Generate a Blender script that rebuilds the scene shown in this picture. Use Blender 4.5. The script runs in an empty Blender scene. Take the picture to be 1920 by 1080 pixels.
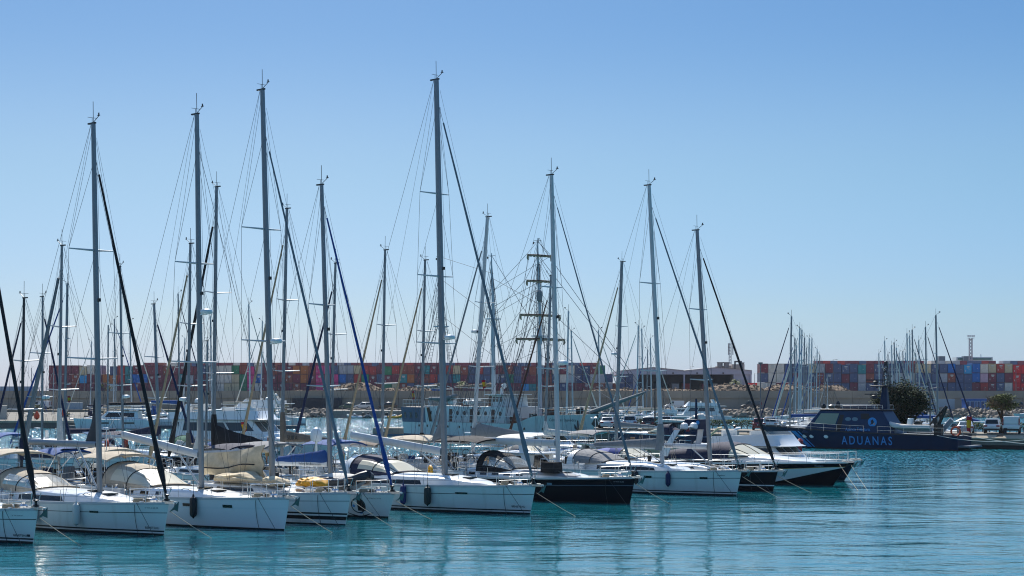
import bpy, math, random
from math import radians as R, sin, cos, pi, sqrt
from mathutils import Vector, noise as mnoise

SC = bpy.context.scene
COL = SC.collection
rnd = random.Random(7)

# ------------------------------------------------------------------ camera
EYE, FOC, HOR = 6.4, 3200.0, 735.0       # eye height, focal length in photo pixels, horizon row of the photo
cam = bpy.data.cameras.new('camera')
cam.sensor_width = 36; cam.lens = 60
cam.shift_y = (HOR-540)/1920.0
cam.clip_start = 0.5; cam.clip_end = 20000
camo = bpy.data.objects.new('camera', cam); COL.objects.link(camo)
camo.location = (0, 0, EYE); camo.rotation_euler = (R(90), 0, 0)
SC.camera = camo

# ------------------------------------------------------------------ sky, sun, exposure
SUN_AZ, SUN_EL = R(-9), R(46)            # azimuth from +Y towards +X
w = bpy.data.worlds.new('World'); SC.world = w; w.use_nodes = True
nt = w.node_tree
sky = nt.nodes.new('ShaderNodeTexSky'); sky.sky_type = 'NISHITA'; sky.sun_disc = False
sky.sun_elevation = SUN_EL; sky.sun_rotation = SUN_AZ
sky.air_density = 1.0; sky.dust_density = 0.35; sky.ozone_density = 4.0; sky.altitude = 0
# tint: horizon stays pale blue instead of yellow; upper sky brightened as added ambient fill
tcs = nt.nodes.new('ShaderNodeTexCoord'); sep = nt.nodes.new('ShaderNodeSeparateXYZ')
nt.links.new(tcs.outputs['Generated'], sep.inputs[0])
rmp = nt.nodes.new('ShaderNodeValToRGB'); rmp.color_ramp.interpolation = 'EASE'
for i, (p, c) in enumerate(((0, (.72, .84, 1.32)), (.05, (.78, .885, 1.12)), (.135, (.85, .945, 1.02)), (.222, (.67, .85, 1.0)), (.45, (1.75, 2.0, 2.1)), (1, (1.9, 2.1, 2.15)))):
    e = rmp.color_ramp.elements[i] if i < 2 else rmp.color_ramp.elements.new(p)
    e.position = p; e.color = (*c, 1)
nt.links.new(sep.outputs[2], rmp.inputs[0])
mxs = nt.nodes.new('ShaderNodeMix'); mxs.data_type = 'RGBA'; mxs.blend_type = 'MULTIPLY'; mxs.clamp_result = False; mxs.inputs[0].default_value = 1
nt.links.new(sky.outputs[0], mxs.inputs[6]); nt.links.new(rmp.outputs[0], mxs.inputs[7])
rm2 = nt.nodes.new('ShaderNodeMapRange'); nt.links.new(sep.outputs[0], rm2.inputs[0])
for k_, v_ in enumerate((-.12, .34, 0, 1)): rm2.inputs[k_+1].default_value = v_
mx2 = nt.nodes.new('ShaderNodeMix'); mx2.data_type = 'RGBA'; mx2.blend_type = 'MULTIPLY'; nt.links.new(rm2.outputs[0], mx2.inputs[0])
nt.links.new(mxs.outputs[2], mx2.inputs[6]); mx2.inputs[7].default_value = (.80, .92, .98, 1)
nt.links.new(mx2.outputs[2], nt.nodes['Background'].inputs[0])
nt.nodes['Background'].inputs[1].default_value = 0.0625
sl = bpy.data.lights.new('sun', 'SUN'); sl.energy = 5.0; sl.angle = R(0.53); sl.color = (1, .95, .87)
so = bpy.data.objects.new('sun', sl); COL.objects.link(so)
sd = Vector((sin(SUN_AZ)*cos(SUN_EL), cos(SUN_AZ)*cos(SUN_EL), sin(SUN_EL)))
so.rotation_euler = sd.to_track_quat('Z', 'Y').to_euler(); so.location = sd*200
SC.view_settings.view_transform = 'Standard'; SC.view_settings.look = 'None'
SC.view_settings.exposure = 0.45; SC.view_settings.gamma = 1
SC.cycles.max_bounces = 6; SC.cycles.diffuse_bounces = 2; SC.cycles.glossy_bounces = 3
SC.cycles.transmission_bounces = 4; SC.cycles.transparent_max_bounces = 8
SC.cycles.use_denoising = True; SC.cycles.filter_width = 1.1
SC.cycles.caustics_reflective = False; SC.cycles.caustics_refractive = False

# ------------------------------------------------------------------ helpers
def wx(px, d): return (px-960)/FOC*d
def wz(py, d): return EYE-(py-HOR)*d/FOC
def gp(px, py, z=0.0):
    d = (EYE-z)*FOC/(py-HOR)
    return Vector((wx(px, d), d, z))

def lin(c):
    c /= 255.0
    return c/12.92 if c <= .04045 else ((c+.055)/1.055)**2.4
def hx(s):
    s = s.lstrip('#')
    return tuple(lin(int(s[i:i+2], 16)) for i in (0, 2, 4))

MATS = {}
def mat(name, color, rough=.5, metal=0.0, var=.0, vscale=3.0, spec=.5, coat=0.0, bump=0.0, bscale=20.0, alpha=1.0, trans=0.0):
    if name in MATS: return MATS[name]
    m = bpy.data.materials.new(name); m.use_nodes = True
    t = m.node_tree; b = t.nodes['Principled BSDF']
    c = hx(color) if isinstance(color, str) else color
    b.inputs['Base Color'].default_value = (*c, 1)
    b.inputs['Roughness'].default_value = rough
    b.inputs['Metallic'].default_value = metal
    b.inputs['Specular IOR Level'].default_value = spec
    b.inputs['Coat Weight'].default_value = coat
    b.inputs['Alpha'].default_value = alpha
    b.inputs['Transmission Weight'].default_value = trans
    if var > 0 or bump > 0:
        tc = t.nodes.new('ShaderNodeTexCoord')
    if var > 0:
        n = t.nodes.new('ShaderNodeTexNoise'); n.inputs['Scale'].default_value = vscale
        n.inputs['Detail'].default_value = 6; n.inputs['Roughness'].default_value = .65
        t.links.new(tc.outputs['Object'], n.inputs['Vector'])
        r = t.nodes.new('ShaderNodeMapRange'); r.inputs[1].default_value = .3; r.inputs[2].default_value = .7
        r.inputs[3].default_value = 1-var; r.inputs[4].default_value = 1+var*.6
        t.links.new(n.outputs['Fac'], r.inputs[0])
        mx = t.nodes.new('ShaderNodeMix'); mx.data_type = 'RGBA'; mx.blend_type = 'MULTIPLY'
        mx.inputs[0].default_value = 1; mx.inputs[6].default_value = (*c, 1)
        t.links.new(r.outputs[0], mx.inputs[7]); t.links.new(mx.outputs[2], b.inputs['Base Color'])
    if bump > 0:
        n2 = t.nodes.new('ShaderNodeTexNoise'); n2.inputs['Scale'].default_value = bscale; n2.inputs['Detail'].default_value = 5
        t.links.new(tc.outputs['Object'], n2.inputs['Vector'])
        bp = t.nodes.new('ShaderNodeBump'); bp.inputs['Strength'].default_value = bump
        bp.inputs['Distance'].default_value = .05
        t.links.new(n2.outputs['Fac'], bp.inputs['Height']); t.links.new(bp.outputs[0], b.inputs['Normal'])
    MATS[name] = m
    return m

class MB:
    """collects faces; build() links them as ONE mesh object"""
    def __init__(s): s.v = []; s.f = []; s.m = []
    def add(s, vs, fs, mi=0):
        o = len(s.v); s.v += [tuple(p) for p in vs]
        for f in fs: s.f.append(tuple(i+o for i in f)); s.m.append(mi)
        return s
    def box(s, c, d, rz=0, ry=0, mi=0, taper=(1, 1)):
        x, y, z = d[0]/2, d[1]/2, d[2]/2
        vs = []
        for k, zz in ((0, -z), (1, z)):
            tx, ty = (taper if k else (1, 1))
            for a, b in ((-1, -1), (1, -1), (1, 1), (-1, 1)):
                p = Vector((a*x*tx, b*y*ty, zz))
                if ry: p = Vector((p.x*cos(ry)+p.z*sin(ry), p.y, -p.x*sin(ry)+p.z*cos(ry)))
                if rz: p = Vector((p.x*cos(rz)-p.y*sin(rz), p.x*sin(rz)+p.y*cos(rz), p.z))
                vs.append((p.x+c[0], p.y+c[1], p.z+c[2]))
        return s.add(vs, [(3, 2, 1, 0), (4, 5, 6, 7), (0, 1, 5, 4), (1, 2, 6, 5), (2, 3, 7, 6), (3, 0, 4, 7)], mi)
    def tube(s, pts, r, n=6, mi=0, sq=1.0, cap=True, up=None):
        pts = [Vector(p) for p in pts]
        rs = r if isinstance(r, (list, tuple)) else [r]*len(pts)
        vs = []; N = len(pts)
        for i, p in enumerate(pts):
            t = (pts[min(i+1, N-1)]-pts[max(i-1, 0)])
            if t.length < 1e-9: t = Vector((0, 0, 1))
            t.normalize()
            u = Vector(up) if up else (Vector((0, 0, 1)) if abs(t.z) < .9 else Vector((1, 0, 0)))
            a = t.cross(u); a.normalize(); b = a.cross(t)
            for k in range(n):
                an = 2*pi*(k+.5)/n
                vs.append(p+(a*cos(an)*sq+b*sin(an))*rs[i])
        fs = []
        for i in range(N-1):
            for k in range(n):
                k2 = (k+1) % n
                fs.append((i*n+k, i*n+k2, (i+1)*n+k2, (i+1)*n+k))
        if cap:
            fs.append(tuple(range(n))[::-1]); fs.append(tuple((N-1)*n+k for k in range(n)))
        return s.add(vs, fs, mi)
    def loft(s, rings, closed=False, cap=False, mi=0, mis=None):
        n = len(rings[0]); vs = [p for r in rings for p in r]; o = len(s.v)
        s.v += [tuple(p) for p in vs]
        for i in range(len(rings)-1):
            for k in range(n if closed else n-1):
                k2 = (k+1) % n
                s.f.append((o+i*n+k, o+i*n+k2, o+(i+1)*n+k2, o+(i+1)*n+k)); s.m.append(mis[k] if mis else mi)
        if cap:
            s.f.append(tuple(o+k for k in range(n))[::-1]); s.m.append(mi)
            s.f.append(tuple(o+(len(rings)-1)*n+k for k in range(n))); s.m.append(mi)
        return s
    def lathe(s, prof, c=(0, 0, 0), n=12, axis='z', mi=0):
        rings = []
        for r, h in prof:
            ring = []
            for k in range(n):
                a = 2*pi*k/n
                p = (r*cos(a), r*sin(a), h)
                if axis == 'x': p = (h, r*cos(a), r*sin(a))
                if axis == 'y': p = (r*sin(a), h, r*cos(a))
                ring.append((p[0]+c[0], p[1]+c[1], p[2]+c[2]))
            rings.append(ring)
        return s.loft(rings, closed=True, cap=True, mi=mi)
    def prism(s, prof, y0, y1, mi=0, inset=None):
        """profile in x,z extruded in y; inset = list of y insets per vertex"""
        n = len(prof); ins = inset or [0]*n
        vs = [(p[0], y0+i, p[1]) for p, i in zip(prof, ins)]+[(p[0], y1-i, p[1]) for p, i in zip(prof, ins)]
        fs = [tuple(range(n)), tuple(range(2*n-1, n-1, -1))]
        for k in range(n):
            k2 = (k+1) % n
            fs.append((k, n+k, n+k2, k2))
        return s.add(vs, fs, mi)
    def sheet(s, grid, th=0.0, mi=0):
        return s.loft(grid, mi=mi)
    def build(s, name, mats, parent=None, smooth=True, ang=35):
        me = bpy.data.meshes.new(name)
        me.from_pydata(s.v, [], s.f)
        ms = mats if isinstance(mats, (list, tuple)) else [mats]
        for m in ms: me.materials.append(m)
        if len(ms) > 1: me.polygons.foreach_set('material_index', s.m)
        me.validate()
        if smooth:
            me.shade_smooth(); me.set_sharp_from_angle(angle=R(ang))
        me.update()
        o = bpy.data.objects.new(name, me); COL.objects.link(o)
        if parent: o.parent = parent
        return o

def tag(o, label=None, cat=None, group=None, kind=None):
    if label: o['label'] = label
    if cat: o['category'] = cat
    if group: o['group'] = group
    if kind: o['kind'] = kind
    return o
def empty(name, loc, rz=0, label=None, cat=None, group=None):
    o = bpy.data.objects.new(name, None); COL.objects.link(o)
    o.location = loc; o.rotation_euler = (0, 0, rz); o.empty_display_size = .3
    return tag(o, label, cat, group)
def kids(o): return [c for c in COL.objects if c.parent == o]
def copy_tree(root, loc, rz, label=None, scale=None):
    r = root.copy(); COL.objects.link(r); r.location = loc; r.rotation_euler = (0, 0, rz)
    if scale: r.scale = (scale,)*3
    if label: r['label'] = label
    for ch in root.children:
        c = ch.copy(); COL.objects.link(c); c.parent = r
        for g in ch.children:
            d = g.copy(); COL.objects.link(d); d.parent = c
    return r

def text_mesh(txt, size=1.0, bold=0.0, shear=0.0, space=1.0):
    """letters as flat faces in x (along) / y (up), left edge at 0"""
    cu = bpy.data.curves.new('letters', 'FONT'); cu.body = txt; cu.size = size; cu.offset = bold*size
    cu.resolution_u = 3; cu.shear = shear; cu.space_character = space
    ob = bpy.data.objects.new('letters', cu); COL.objects.link(ob)
    dg = bpy.context.evaluated_depsgraph_get()
    me = bpy.data.meshes.new_from_object(ob.evaluated_get(dg))
    vs = [(v.co.x, v.co.y) for v in me.vertices]; fs = [tuple(p.vertices) for p in me.polygons]
    bpy.data.objects.remove(ob); bpy.data.meshes.remove(me); bpy.data.curves.remove(cu)
    x0 = min(v[0] for v in vs); x1 = max(v[0] for v in vs)
    return [(a-x0, b) for a, b in vs], fs, x1-x0
def decal(name, txt, fn, m, parent, width=None, **kw):
    """lettering laid on a surface: fn(u, v) -> point"""
    vs, fs, wd = text_mesh(txt, **kw)
    k = (width/wd) if width else 1
    o = MB().add([fn(a*k, b) for a, b in vs], fs).build(name, m, parent, smooth=False)
    return o

# shared materials
GEL = mat('white_gelcoat', '#dcdedc', .28, var=.07, vscale=1.2, coat=.3)
def hull_paint(name, color, stain, amt):
    m = mat(name, color, .28, coat=.3); t = m.node_tree; N = t.nodes.new; L = t.links.new; b = t.nodes['Principled BSDF']
    tc = N('ShaderNodeTexCoord'); c = hx(color)
    def nz(sx, sy, sz, lo, hi):
        mp = N('ShaderNodeMapping'); mp.inputs['Scale'].default_value = (sx, sy, sz); L(tc.outputs['Object'], mp.inputs[0])
        n = N('ShaderNodeTexNoise'); n.inputs['Scale'].default_value = 1; n.inputs['Detail'].default_value = 5; L(mp.outputs[0], n.inputs['Vector'])
        r = N('ShaderNodeMapRange'); r.inputs[1].default_value = lo; r.inputs[2].default_value = hi; L(n.outputs['Fac'], r.inputs[0]); return r.outputs[0]
    st = nz(2.6, 2.6, .45, .52, .80); gr = nz(.9, .9, 2.5, .42, .75)
    sp = N('ShaderNodeSeparateXYZ'); L(tc.outputs['Object'], sp.inputs[0])
    wl = N('ShaderNodeMapRange'); wl.inputs[1].default_value = .62; wl.inputs[2].default_value = .05; L(sp.outputs[2], wl.inputs[0])   # scum line: dirt grows towards the waterline
    def mth(op, p, q):
        n = N('ShaderNodeMath'); n.operation = op
        for i, v in enumerate((p, q)):
            if isinstance(v, (int, float)): n.inputs[i].default_value = v
            else: L(v, n.inputs[i])
        return n.outputs[0]
    f = mth('ADD', mth('MULTIPLY', st, amt), mth('MULTIPLY', mth('MULTIPLY', gr, wl.outputs[0]), amt*1.6))
    mx = N('ShaderNodeMix'); mx.data_type = 'RGBA'; L(f, mx.inputs[0]); mx.inputs[6].default_value = (*c, 1); mx.inputs[7].default_value = (*hx(stain), 1)
    L(mx.outputs[2], b.inputs['Base Color']); return m
GREYHULL = hull_paint('grey_gelcoat', '#8d969b', '#6e6a5c', .22)
HULLW = hull_paint('white_hull', '#dedfdb', '#8f8264', .26)
DECK = mat('deck_white', '#d9d8d2', .55, var=.08, vscale=2)
GREYHULL = None
NAVYHULL = mat('navy_gelcoat', '#0b0c18', .35, var=.1, vscale=1.5, spec=.12)
BLACK = mat('black_paint', '#0b0c10', .4)
BOOT = mat('bottom_paint', '#101418', .6, var=.2)
BLUEB = mat('blue_bottom_paint', '#13294a', .6, var=.2)
ALU = mat('anodised_aluminium', '#868a8e', .42, metal=.75, var=.08, vscale=2)
ALUW = mat('painted_spar', '#b7babb', .4, var=.06, vscale=2)
SPARD = mat('dark_spar', '#2a2c31', .4)
STEEL = mat('stainless_steel', '#c8cacc', .22, metal=1)
WIRE = mat('rigging_wire', '#4a4e54', .45, metal=.6)
GLASS = mat('dark_glass', '#0c0e14', .08, spec=.6)
VINYL = mat('clear_vinyl', '#b9bab2', .2, spec=.6, alpha=.42)
TEAK = mat('teak', '#6e5336', .6, var=.25, vscale=6)
ROPE = mat('mooring_rope', '#a59a85', .9)
ROPED = mat('dark_rope', '#3a3d40', .9)
RUBBER = mat('black_rubber', '#131417', .7)
NAVYC = mat('navy_canvas', '#141c3a', .85, var=.2, vscale=4, bump=.3, bscale=6)
BLUEC = mat('blue_canvas', '#0f4584', .85, var=.15, vscale=4, bump=.3, bscale=6)
GREYC = mat('grey_canvas', '#7f8082', .9, var=.15, vscale=4, bump=.4, bscale=5)
BEIGEC = mat('beige_canvas', '#b3a793', .9, var=.18, vscale=3, bump=.4, bscale=5)
TAUPEC = mat('taupe_canvas', '#75695c', .9, var=.18, vscale=3, bump=.4, bscale=5)
BLACKC = mat('black_canvas', '#16161a', .9, var=.2, vscale=3, bump=.4, bscale=5)
WHITEC = mat('white_canvas', '#cfccc4', .9, var=.12, vscale=3, bump=.4, bscale=5)
GREENC = mat('green_canvas', '#0e5a45', .9, var=.18, vscale=3)
PURPC = mat('violet_canvas', '#4a5596', .85, var=.12, vscale=3)
SAILB = mat('weathered_sail', '#cdbd9f', .9, var=.3, vscale=1.6, bump=.6, bscale=3)
ORANGE = mat('orange_buoy', '#d24a22', .6)
YELLOW = mat('yellow_plastic', '#e0a01c', .6, var=.1)
LBLUE = mat('light_blue_paint', '#2b86c0', .5)
RED = mat('red_paint', '#a3222a', .5)
GREEN = mat('green_paint', '#1d6a44', .5)
CONC = mat('concrete', '#8b857c', .9, var=.22, vscale=.35, bump=.3, bscale=8)
# ------------------------------------------------------------------ water
def water_material():
    m = bpy.data.materials.new('harbour_water'); m.use_nodes = True
    t = m.node_tree; b = t.nodes['Principled BSDF']; N = t.nodes.new; L = t.links.new
    b.inputs['Base Color'].default_value = (.006, .118, .150, 1)
    b.inputs['Roughness'].default_value = .035
    b.subsurface_method = 'BURLEY'; b.inputs['Subsurface Weight'].default_value = 1; b.inputs['Subsurface Radius'].default_value = (1.5, 3, 3); b.inputs['Subsurface Scale'].default_value = 1.0
    b.inputs['IOR'].default_value = 1.333
    g = N('ShaderNodeNewGeometry')
    def nz(scale, detail, sx=1, sy=1, rz=0, rough=.55):
        mp = N('ShaderNodeMapping'); mp.inputs['Scale'].default_value = (sx, sy, 1); mp.inputs['Rotation'].default_value = (0, 0, rz)
        n = N('ShaderNodeTexNoise'); n.inputs['Scale'].default_value = scale; n.inputs['Detail'].default_value = detail
        n.inputs['Roughness'].default_value = rough
        L(g.outputs['Position'], mp.inputs['Vector']); L(mp.outputs[0], n.inputs['Vector'])
        return n.outputs['Fac']
    def mth(op, a, c):
        n = N('ShaderNodeMath'); n.operation = op
        for i, v in enumerate((a, c)):
            if isinstance(v, (int, float)): n.inputs[i].default_value = v
            else: L(v, n.inputs[i])
        return n.outputs[0]
    big = nz(.17, 2, 1, 1.5, .3)
    mid = nz(.8, 3, .8, 1.5, -.25)
    fine = nz(3.4, 3, 1, 1.2, .4)
    patch = nz(.030, 2, 1, 1.6, .15)
    # sheltered, nearly smooth water round the yachts; ruffled by wind in the open basin behind and on the right
    sp = N('ShaderNodeSeparateXYZ'); L(g.outputs['Position'], sp.inputs[0])
    def mr(v, a, c, lo, hi):
        n = N('ShaderNodeMapRange'); n.interpolation_type = 'SMOOTHSTEP'
        for k, q in enumerate((a, c, lo, hi)): n.inputs[k+1].default_value = q
        L(v, n.inputs[0]); return n.outputs[0]
    along_ = mth('ADD', sp.outputs[1], mth('MULTIPLY', sp.outputs[0], -.25))
    far_ = mr(along_, 118, 185, 0, 1)
    pt = mr(patch, .40, .60, 0, 1)
    wind = mth('ADD', far_, mth('MULTIPLY', mth('SUBTRACT', 1, far_), mth('MULTIPLY', pt, .22)))
    am_mid = mth('ADD', .032, mth('MULTIPLY', wind, .12))
    am_fine = mth('ADD', .0045, mth('MULTIPLY', wind, .03))
    L(mr(far_, 0, 1, .04, .085), b.inputs['Roughness'])
    h = mth('ADD', mth('MULTIPLY', big, .17), mth('MULTIPLY', mid, am_mid))
    h = mth('ADD', h, mth('MULTIPLY', fine, am_fine))
    bp = N('ShaderNodeBump'); bp.inputs['Strength'].default_value = 1; bp.inputs['Distance'].default_value = WATER_AMP
    L(h, bp.inputs['Height'])
    # wind wavelets: tiny facets with their own slope, which glint in the sun
    mp = N('ShaderNodeMapping'); mp.inputs['Scale'].default_value = (1/.13, 1/.55, 1); L(g.outputs['Position'], mp.inputs['Vector'])
    vo = N('ShaderNodeTexVoronoi'); vo.inputs['Scale'].default_value = 1; L(mp.outputs[0], vo.inputs['Vector'])
    sc = N('ShaderNodeSeparateColor'); L(vo.outputs['Color'], sc.inputs[0])
    cx = N('ShaderNodeCombineXYZ')
    L(mth('MULTIPLY', mth('MULTIPLY', mth('SUBTRACT', sc.outputs[0], .5), .5), far_), cx.inputs[0])
    L(mth('MULTIPLY', mth('MULTIPLY', mth('SUBTRACT', mth('ADD', sc.outputs[1], sc.outputs[2]), 1.0), .43), far_), cx.inputs[1])
    va = N('ShaderNodeVectorMath'); va.operation = 'ADD'; L(bp.outputs[0], va.inputs[0]); L(cx.outputs[0], va.inputs[1])
    vn = N('ShaderNodeVectorMath'); vn.operation = 'NORMALIZE'; L(va.outputs[0], vn.inputs[0]); L(vn.outputs[0], b.inputs['Normal'])
    return m
WATER_AMP = 1.0
wm = MB().add([(-1500, -60, 0), (1500, -60, 0), (1500, 1600, 0), (-1500, 1600, 0)], [(0, 1, 2, 3)]).build('water', water_material(), smooth=False)
tag(wm, kind='structure')
# ------------------------------------------------------------------ sailing yachts
HEAD = R(-43.8)                       # bows of the front row point right and towards us
HV = Vector((cos(HEAD), sin(HEAD), 0)); LV = Vector((-sin(HEAD), cos(HEAD), 0))
AWAY = HEAD+pi

class Hull:
    """half-beam as a function of place: bow stem at x=0, stern at x=-L, z=0 waterline, starboard = -y"""
    def __init__(s, L, B, fb=1.5, fs=1.2, ov=.35, sag=.06, stern=.86, tm=.6, fine=1.0, flare=.8, tr=.25, pw=.85):
        s.L, s.B, s.fb, s.fs, s.ov, s.sag, s.stern, s.tm, s.fine, s.flare, s.tr, s.pw = L, B, fb, fs, ov, sag, stern, tm, fine, flare, tr, pw
    def shape(s, t, p, stern):
        if t < s.tm: return max(.004, sin(pi/2*t/s.tm)**p)
        return 1-(1-stern)*((t-s.tm)/(1-s.tm))**2
    def yd(s, t): return s.B/2*s.shape(t, s.pw, s.stern)
    def yw(s, t): return s.B/2*.93*s.shape(t, s.pw+.22*s.fine, s.stern*.93)
    def sheer(s, t): return s.fb+(s.fs-s.fb)*t-s.sag*sin(pi*t)
    def x(s, t, v): return s.ov*v*(1-t)**3-t*s.L+s.tr*(1-v)*max(0, t-.8)*-1
    def y(s, t, v):
        if v < 0: return max(.003, s.yw(t)*max(0, 1+v*1.2)**.6)
        return s.yw(t)+(s.yd(t)-s.yw(t))*v**s.flare
    def tv(s, x, z):
        t = max(0, -x/s.L)
        for _ in range(4):
            v = z/s.sheer(t); t = min(1, max(0, (s.ov*v*(1-t)**3-x)/s.L))
        return t, v
    def side(s, x, z, sd=-1, off=.006):
        t, v = s.tv(x, z)
        return (x, sd*(s.y(t, v)+off), z)
    def deck(s, x, f=0.0):
        """point on deck at x, f = fraction of the half beam (-1 starboard .. 1 port)"""
        t = min(1, max(0, (s.ov-x)/(s.L+s.ov)))
        y = s.yd(t)
        return Vector((x, y*f, s.sheer(t)-.02+.07*(1-f*f)*min(1, y)))
    def ts(s, n=22): return [0, .006, .02, .04]+[.04+(1-.04)*(i/(n-1)) for i in range(1, n)]
    def mesh(s, bands):
        """bands = list of (height or ('f', fraction of sheer), material index) from the waterline up"""
        mb = MB(); ts = s.ts()
        for sd in (-1, 1):
            rings = []
            for t in ts:
                sh = s.sheer(t); ring = []
                for k in (-.8, -.4): ring.append((s.x(t, 0), sd*s.y(t, k), k*.55))
                for b, mi in bands:
                    z = b(t)*sh if callable(b) else (b[1]*sh if isinstance(b, tuple) else b)
                    v = z/sh
                    ring.append((s.x(t, v), sd*s.y(t, v), z))
                rings.append(ring if sd < 0 else ring[::-1])
            mis = [bands[0][1]]*2+[b[1] for b in bands[1:]]
            if sd > 0: mis = mis[::-1]
            mb.loft(rings, mis=mis)
        # stem strip and transom
        for t in (0, 1):
            a = [(s.x(t, v), -s.y(t, v), v*s.sheer(t)) for v in (0, .25, .5, .75, 1)]
            b = [(p[0], -p[1], p[2]) for p in a]
            mb.loft([a, b] if t == 0 else [b, a], mi=bands[-1][1])
        return mb
    def deckmesh(s, inset=.03):
        mb = MB(); rings = []
        for t in s.ts():
            x = s.x(t, 1); y = s.yd(t)-inset*min(1, s.yd(t)); z = s.sheer(t)
            rings.append([(x, y*f, z-.02+.07*(1-f*f)*min(1, y)) for f in (-1, -.6, 0, .6, 1)])
        return mb.loft(rings)
    def rail(s, m, parent, h=.06, name='toe_rail'):
        mb = MB()
        for sd in (-1, 1):
            mb.loft([[(s.x(t, 1), sd*(s.yd(t)+.012), s.sheer(t)-.05), (s.x(t, 1), sd*(s.yd(t)+.012), s.sheer(t)+h), (s.x(t, 1), sd*max(.0, s.yd(t)-.05), s.sheer(t)+h), (s.x(t, 1), sd*max(0, s.yd(t)-.05), s.sheer(t)-.05)] for t in s.ts()])
        return mb.build(name, m, parent)

def std_bands(hullm, stripe=True, cove=True, boot=None):
    """materials list and band list"""
    ms = [HULLW if hullm is GEL else hullm, boot or BOOT, BLACK]
    b = [(0, 1), (.10, 1)]
    if stripe: b += [(.17, 0), (.235, 2)]
    b += [(.45, 0)]
    if cove: b += [(('f', .70), 0), (('f', .722), 2)]
    b += [(('f', .86), 0), (('f', 1.0), 0)]
    return ms, b

class Cabin:
    """coachroof between x0 (front) and x1 (aft)"""
    def __init__(s, hull, x0, x1, h, wf=.62, nose=.35, pw=.7):
        s.hl, s.x0, s.x1, s.h, s.wf, s.nose, s.pw = hull, x0, x1, h, wf, nose, pw
    def hw(s, x):
        u = (s.x0-x)/(s.x0-s.x1)
        d = abs(s.hl.deck(x, s.wf).y)
        return d*min(1, (max(0.0, u)/.10+.04)**.5)
    def ht(s, x):
        u = max(0, (s.x0-x)/(s.x0-s.x1)); return s.h*min(1, .04+(u/s.nose)**s.pw*.75 if u < s.nose else .79+.21*(u-s.nose)/(1-s.nose))
    def pt(s, x, k):
        """k 0..1 from deck edge at starboard over the top; 1 = centre line"""
        w_, h_ = s.hw(x), s.ht(x); z0 = s.hl.deck(x, s.wf).z-.03
        P = [(1.0, 0), (.955, .55), (.90, .82), (.80, .95), (.5, 1.05), (0, 1.12)]
        q = k*5; i = min(4, int(q)); f = q-i
        a, b = P[i], P[i+1]
        return Vector((x, -(a[0]+(b[0]-a[0])*f)*w_, z0+(a[1]+(b[1]-a[1])*f)*(h_+.03)))
    def mesh(s):
        rings = []
        n = 16
        for i in range(n+1):
            x = s.x0+(s.x1-s.x0)*(i/n)**1.25
            half = [s.pt(x, k/5) for k in range(6)]
            rings.append(half+[Vector((p.x, -p.y, p.z)) for p in half[-2::-1]])
        mb = MB().loft(rings)
        mb.add(rings[-1], [tuple(range(len(rings[-1])))])
        return mb
    def window(s, xa, xb, z0=.2, z1=.75, sd=-1, slant=0.0, n=8, off=.012):
        """dark pane following the cabin side; z as fractions of the upright face"""
        lo, hi = [], []
        for i in range(n+1):
            x = xa+(xb-xa)*i/n
            for lst, z in ((lo, z0), (hi, z1)):
                p = s.pt(x-(slant*z if i in (0,) else 0), z*.36)
                lst.append((p.x, sd*(-p.y+off), p.z))
        return MB().loft([lo, hi])

def arch(x, w, h, z, n=12, p=2.4):
    """super-elliptic hoop across the boat"""
    out = []
    for i in range(n+1):
        a = pi*i/n
        c, s_ = cos(a), sin(a)
        out.append((x, -w*math.copysign(abs(c)**(2/p), c), z+h*abs(s_)**(2/p)))
    return out

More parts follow.
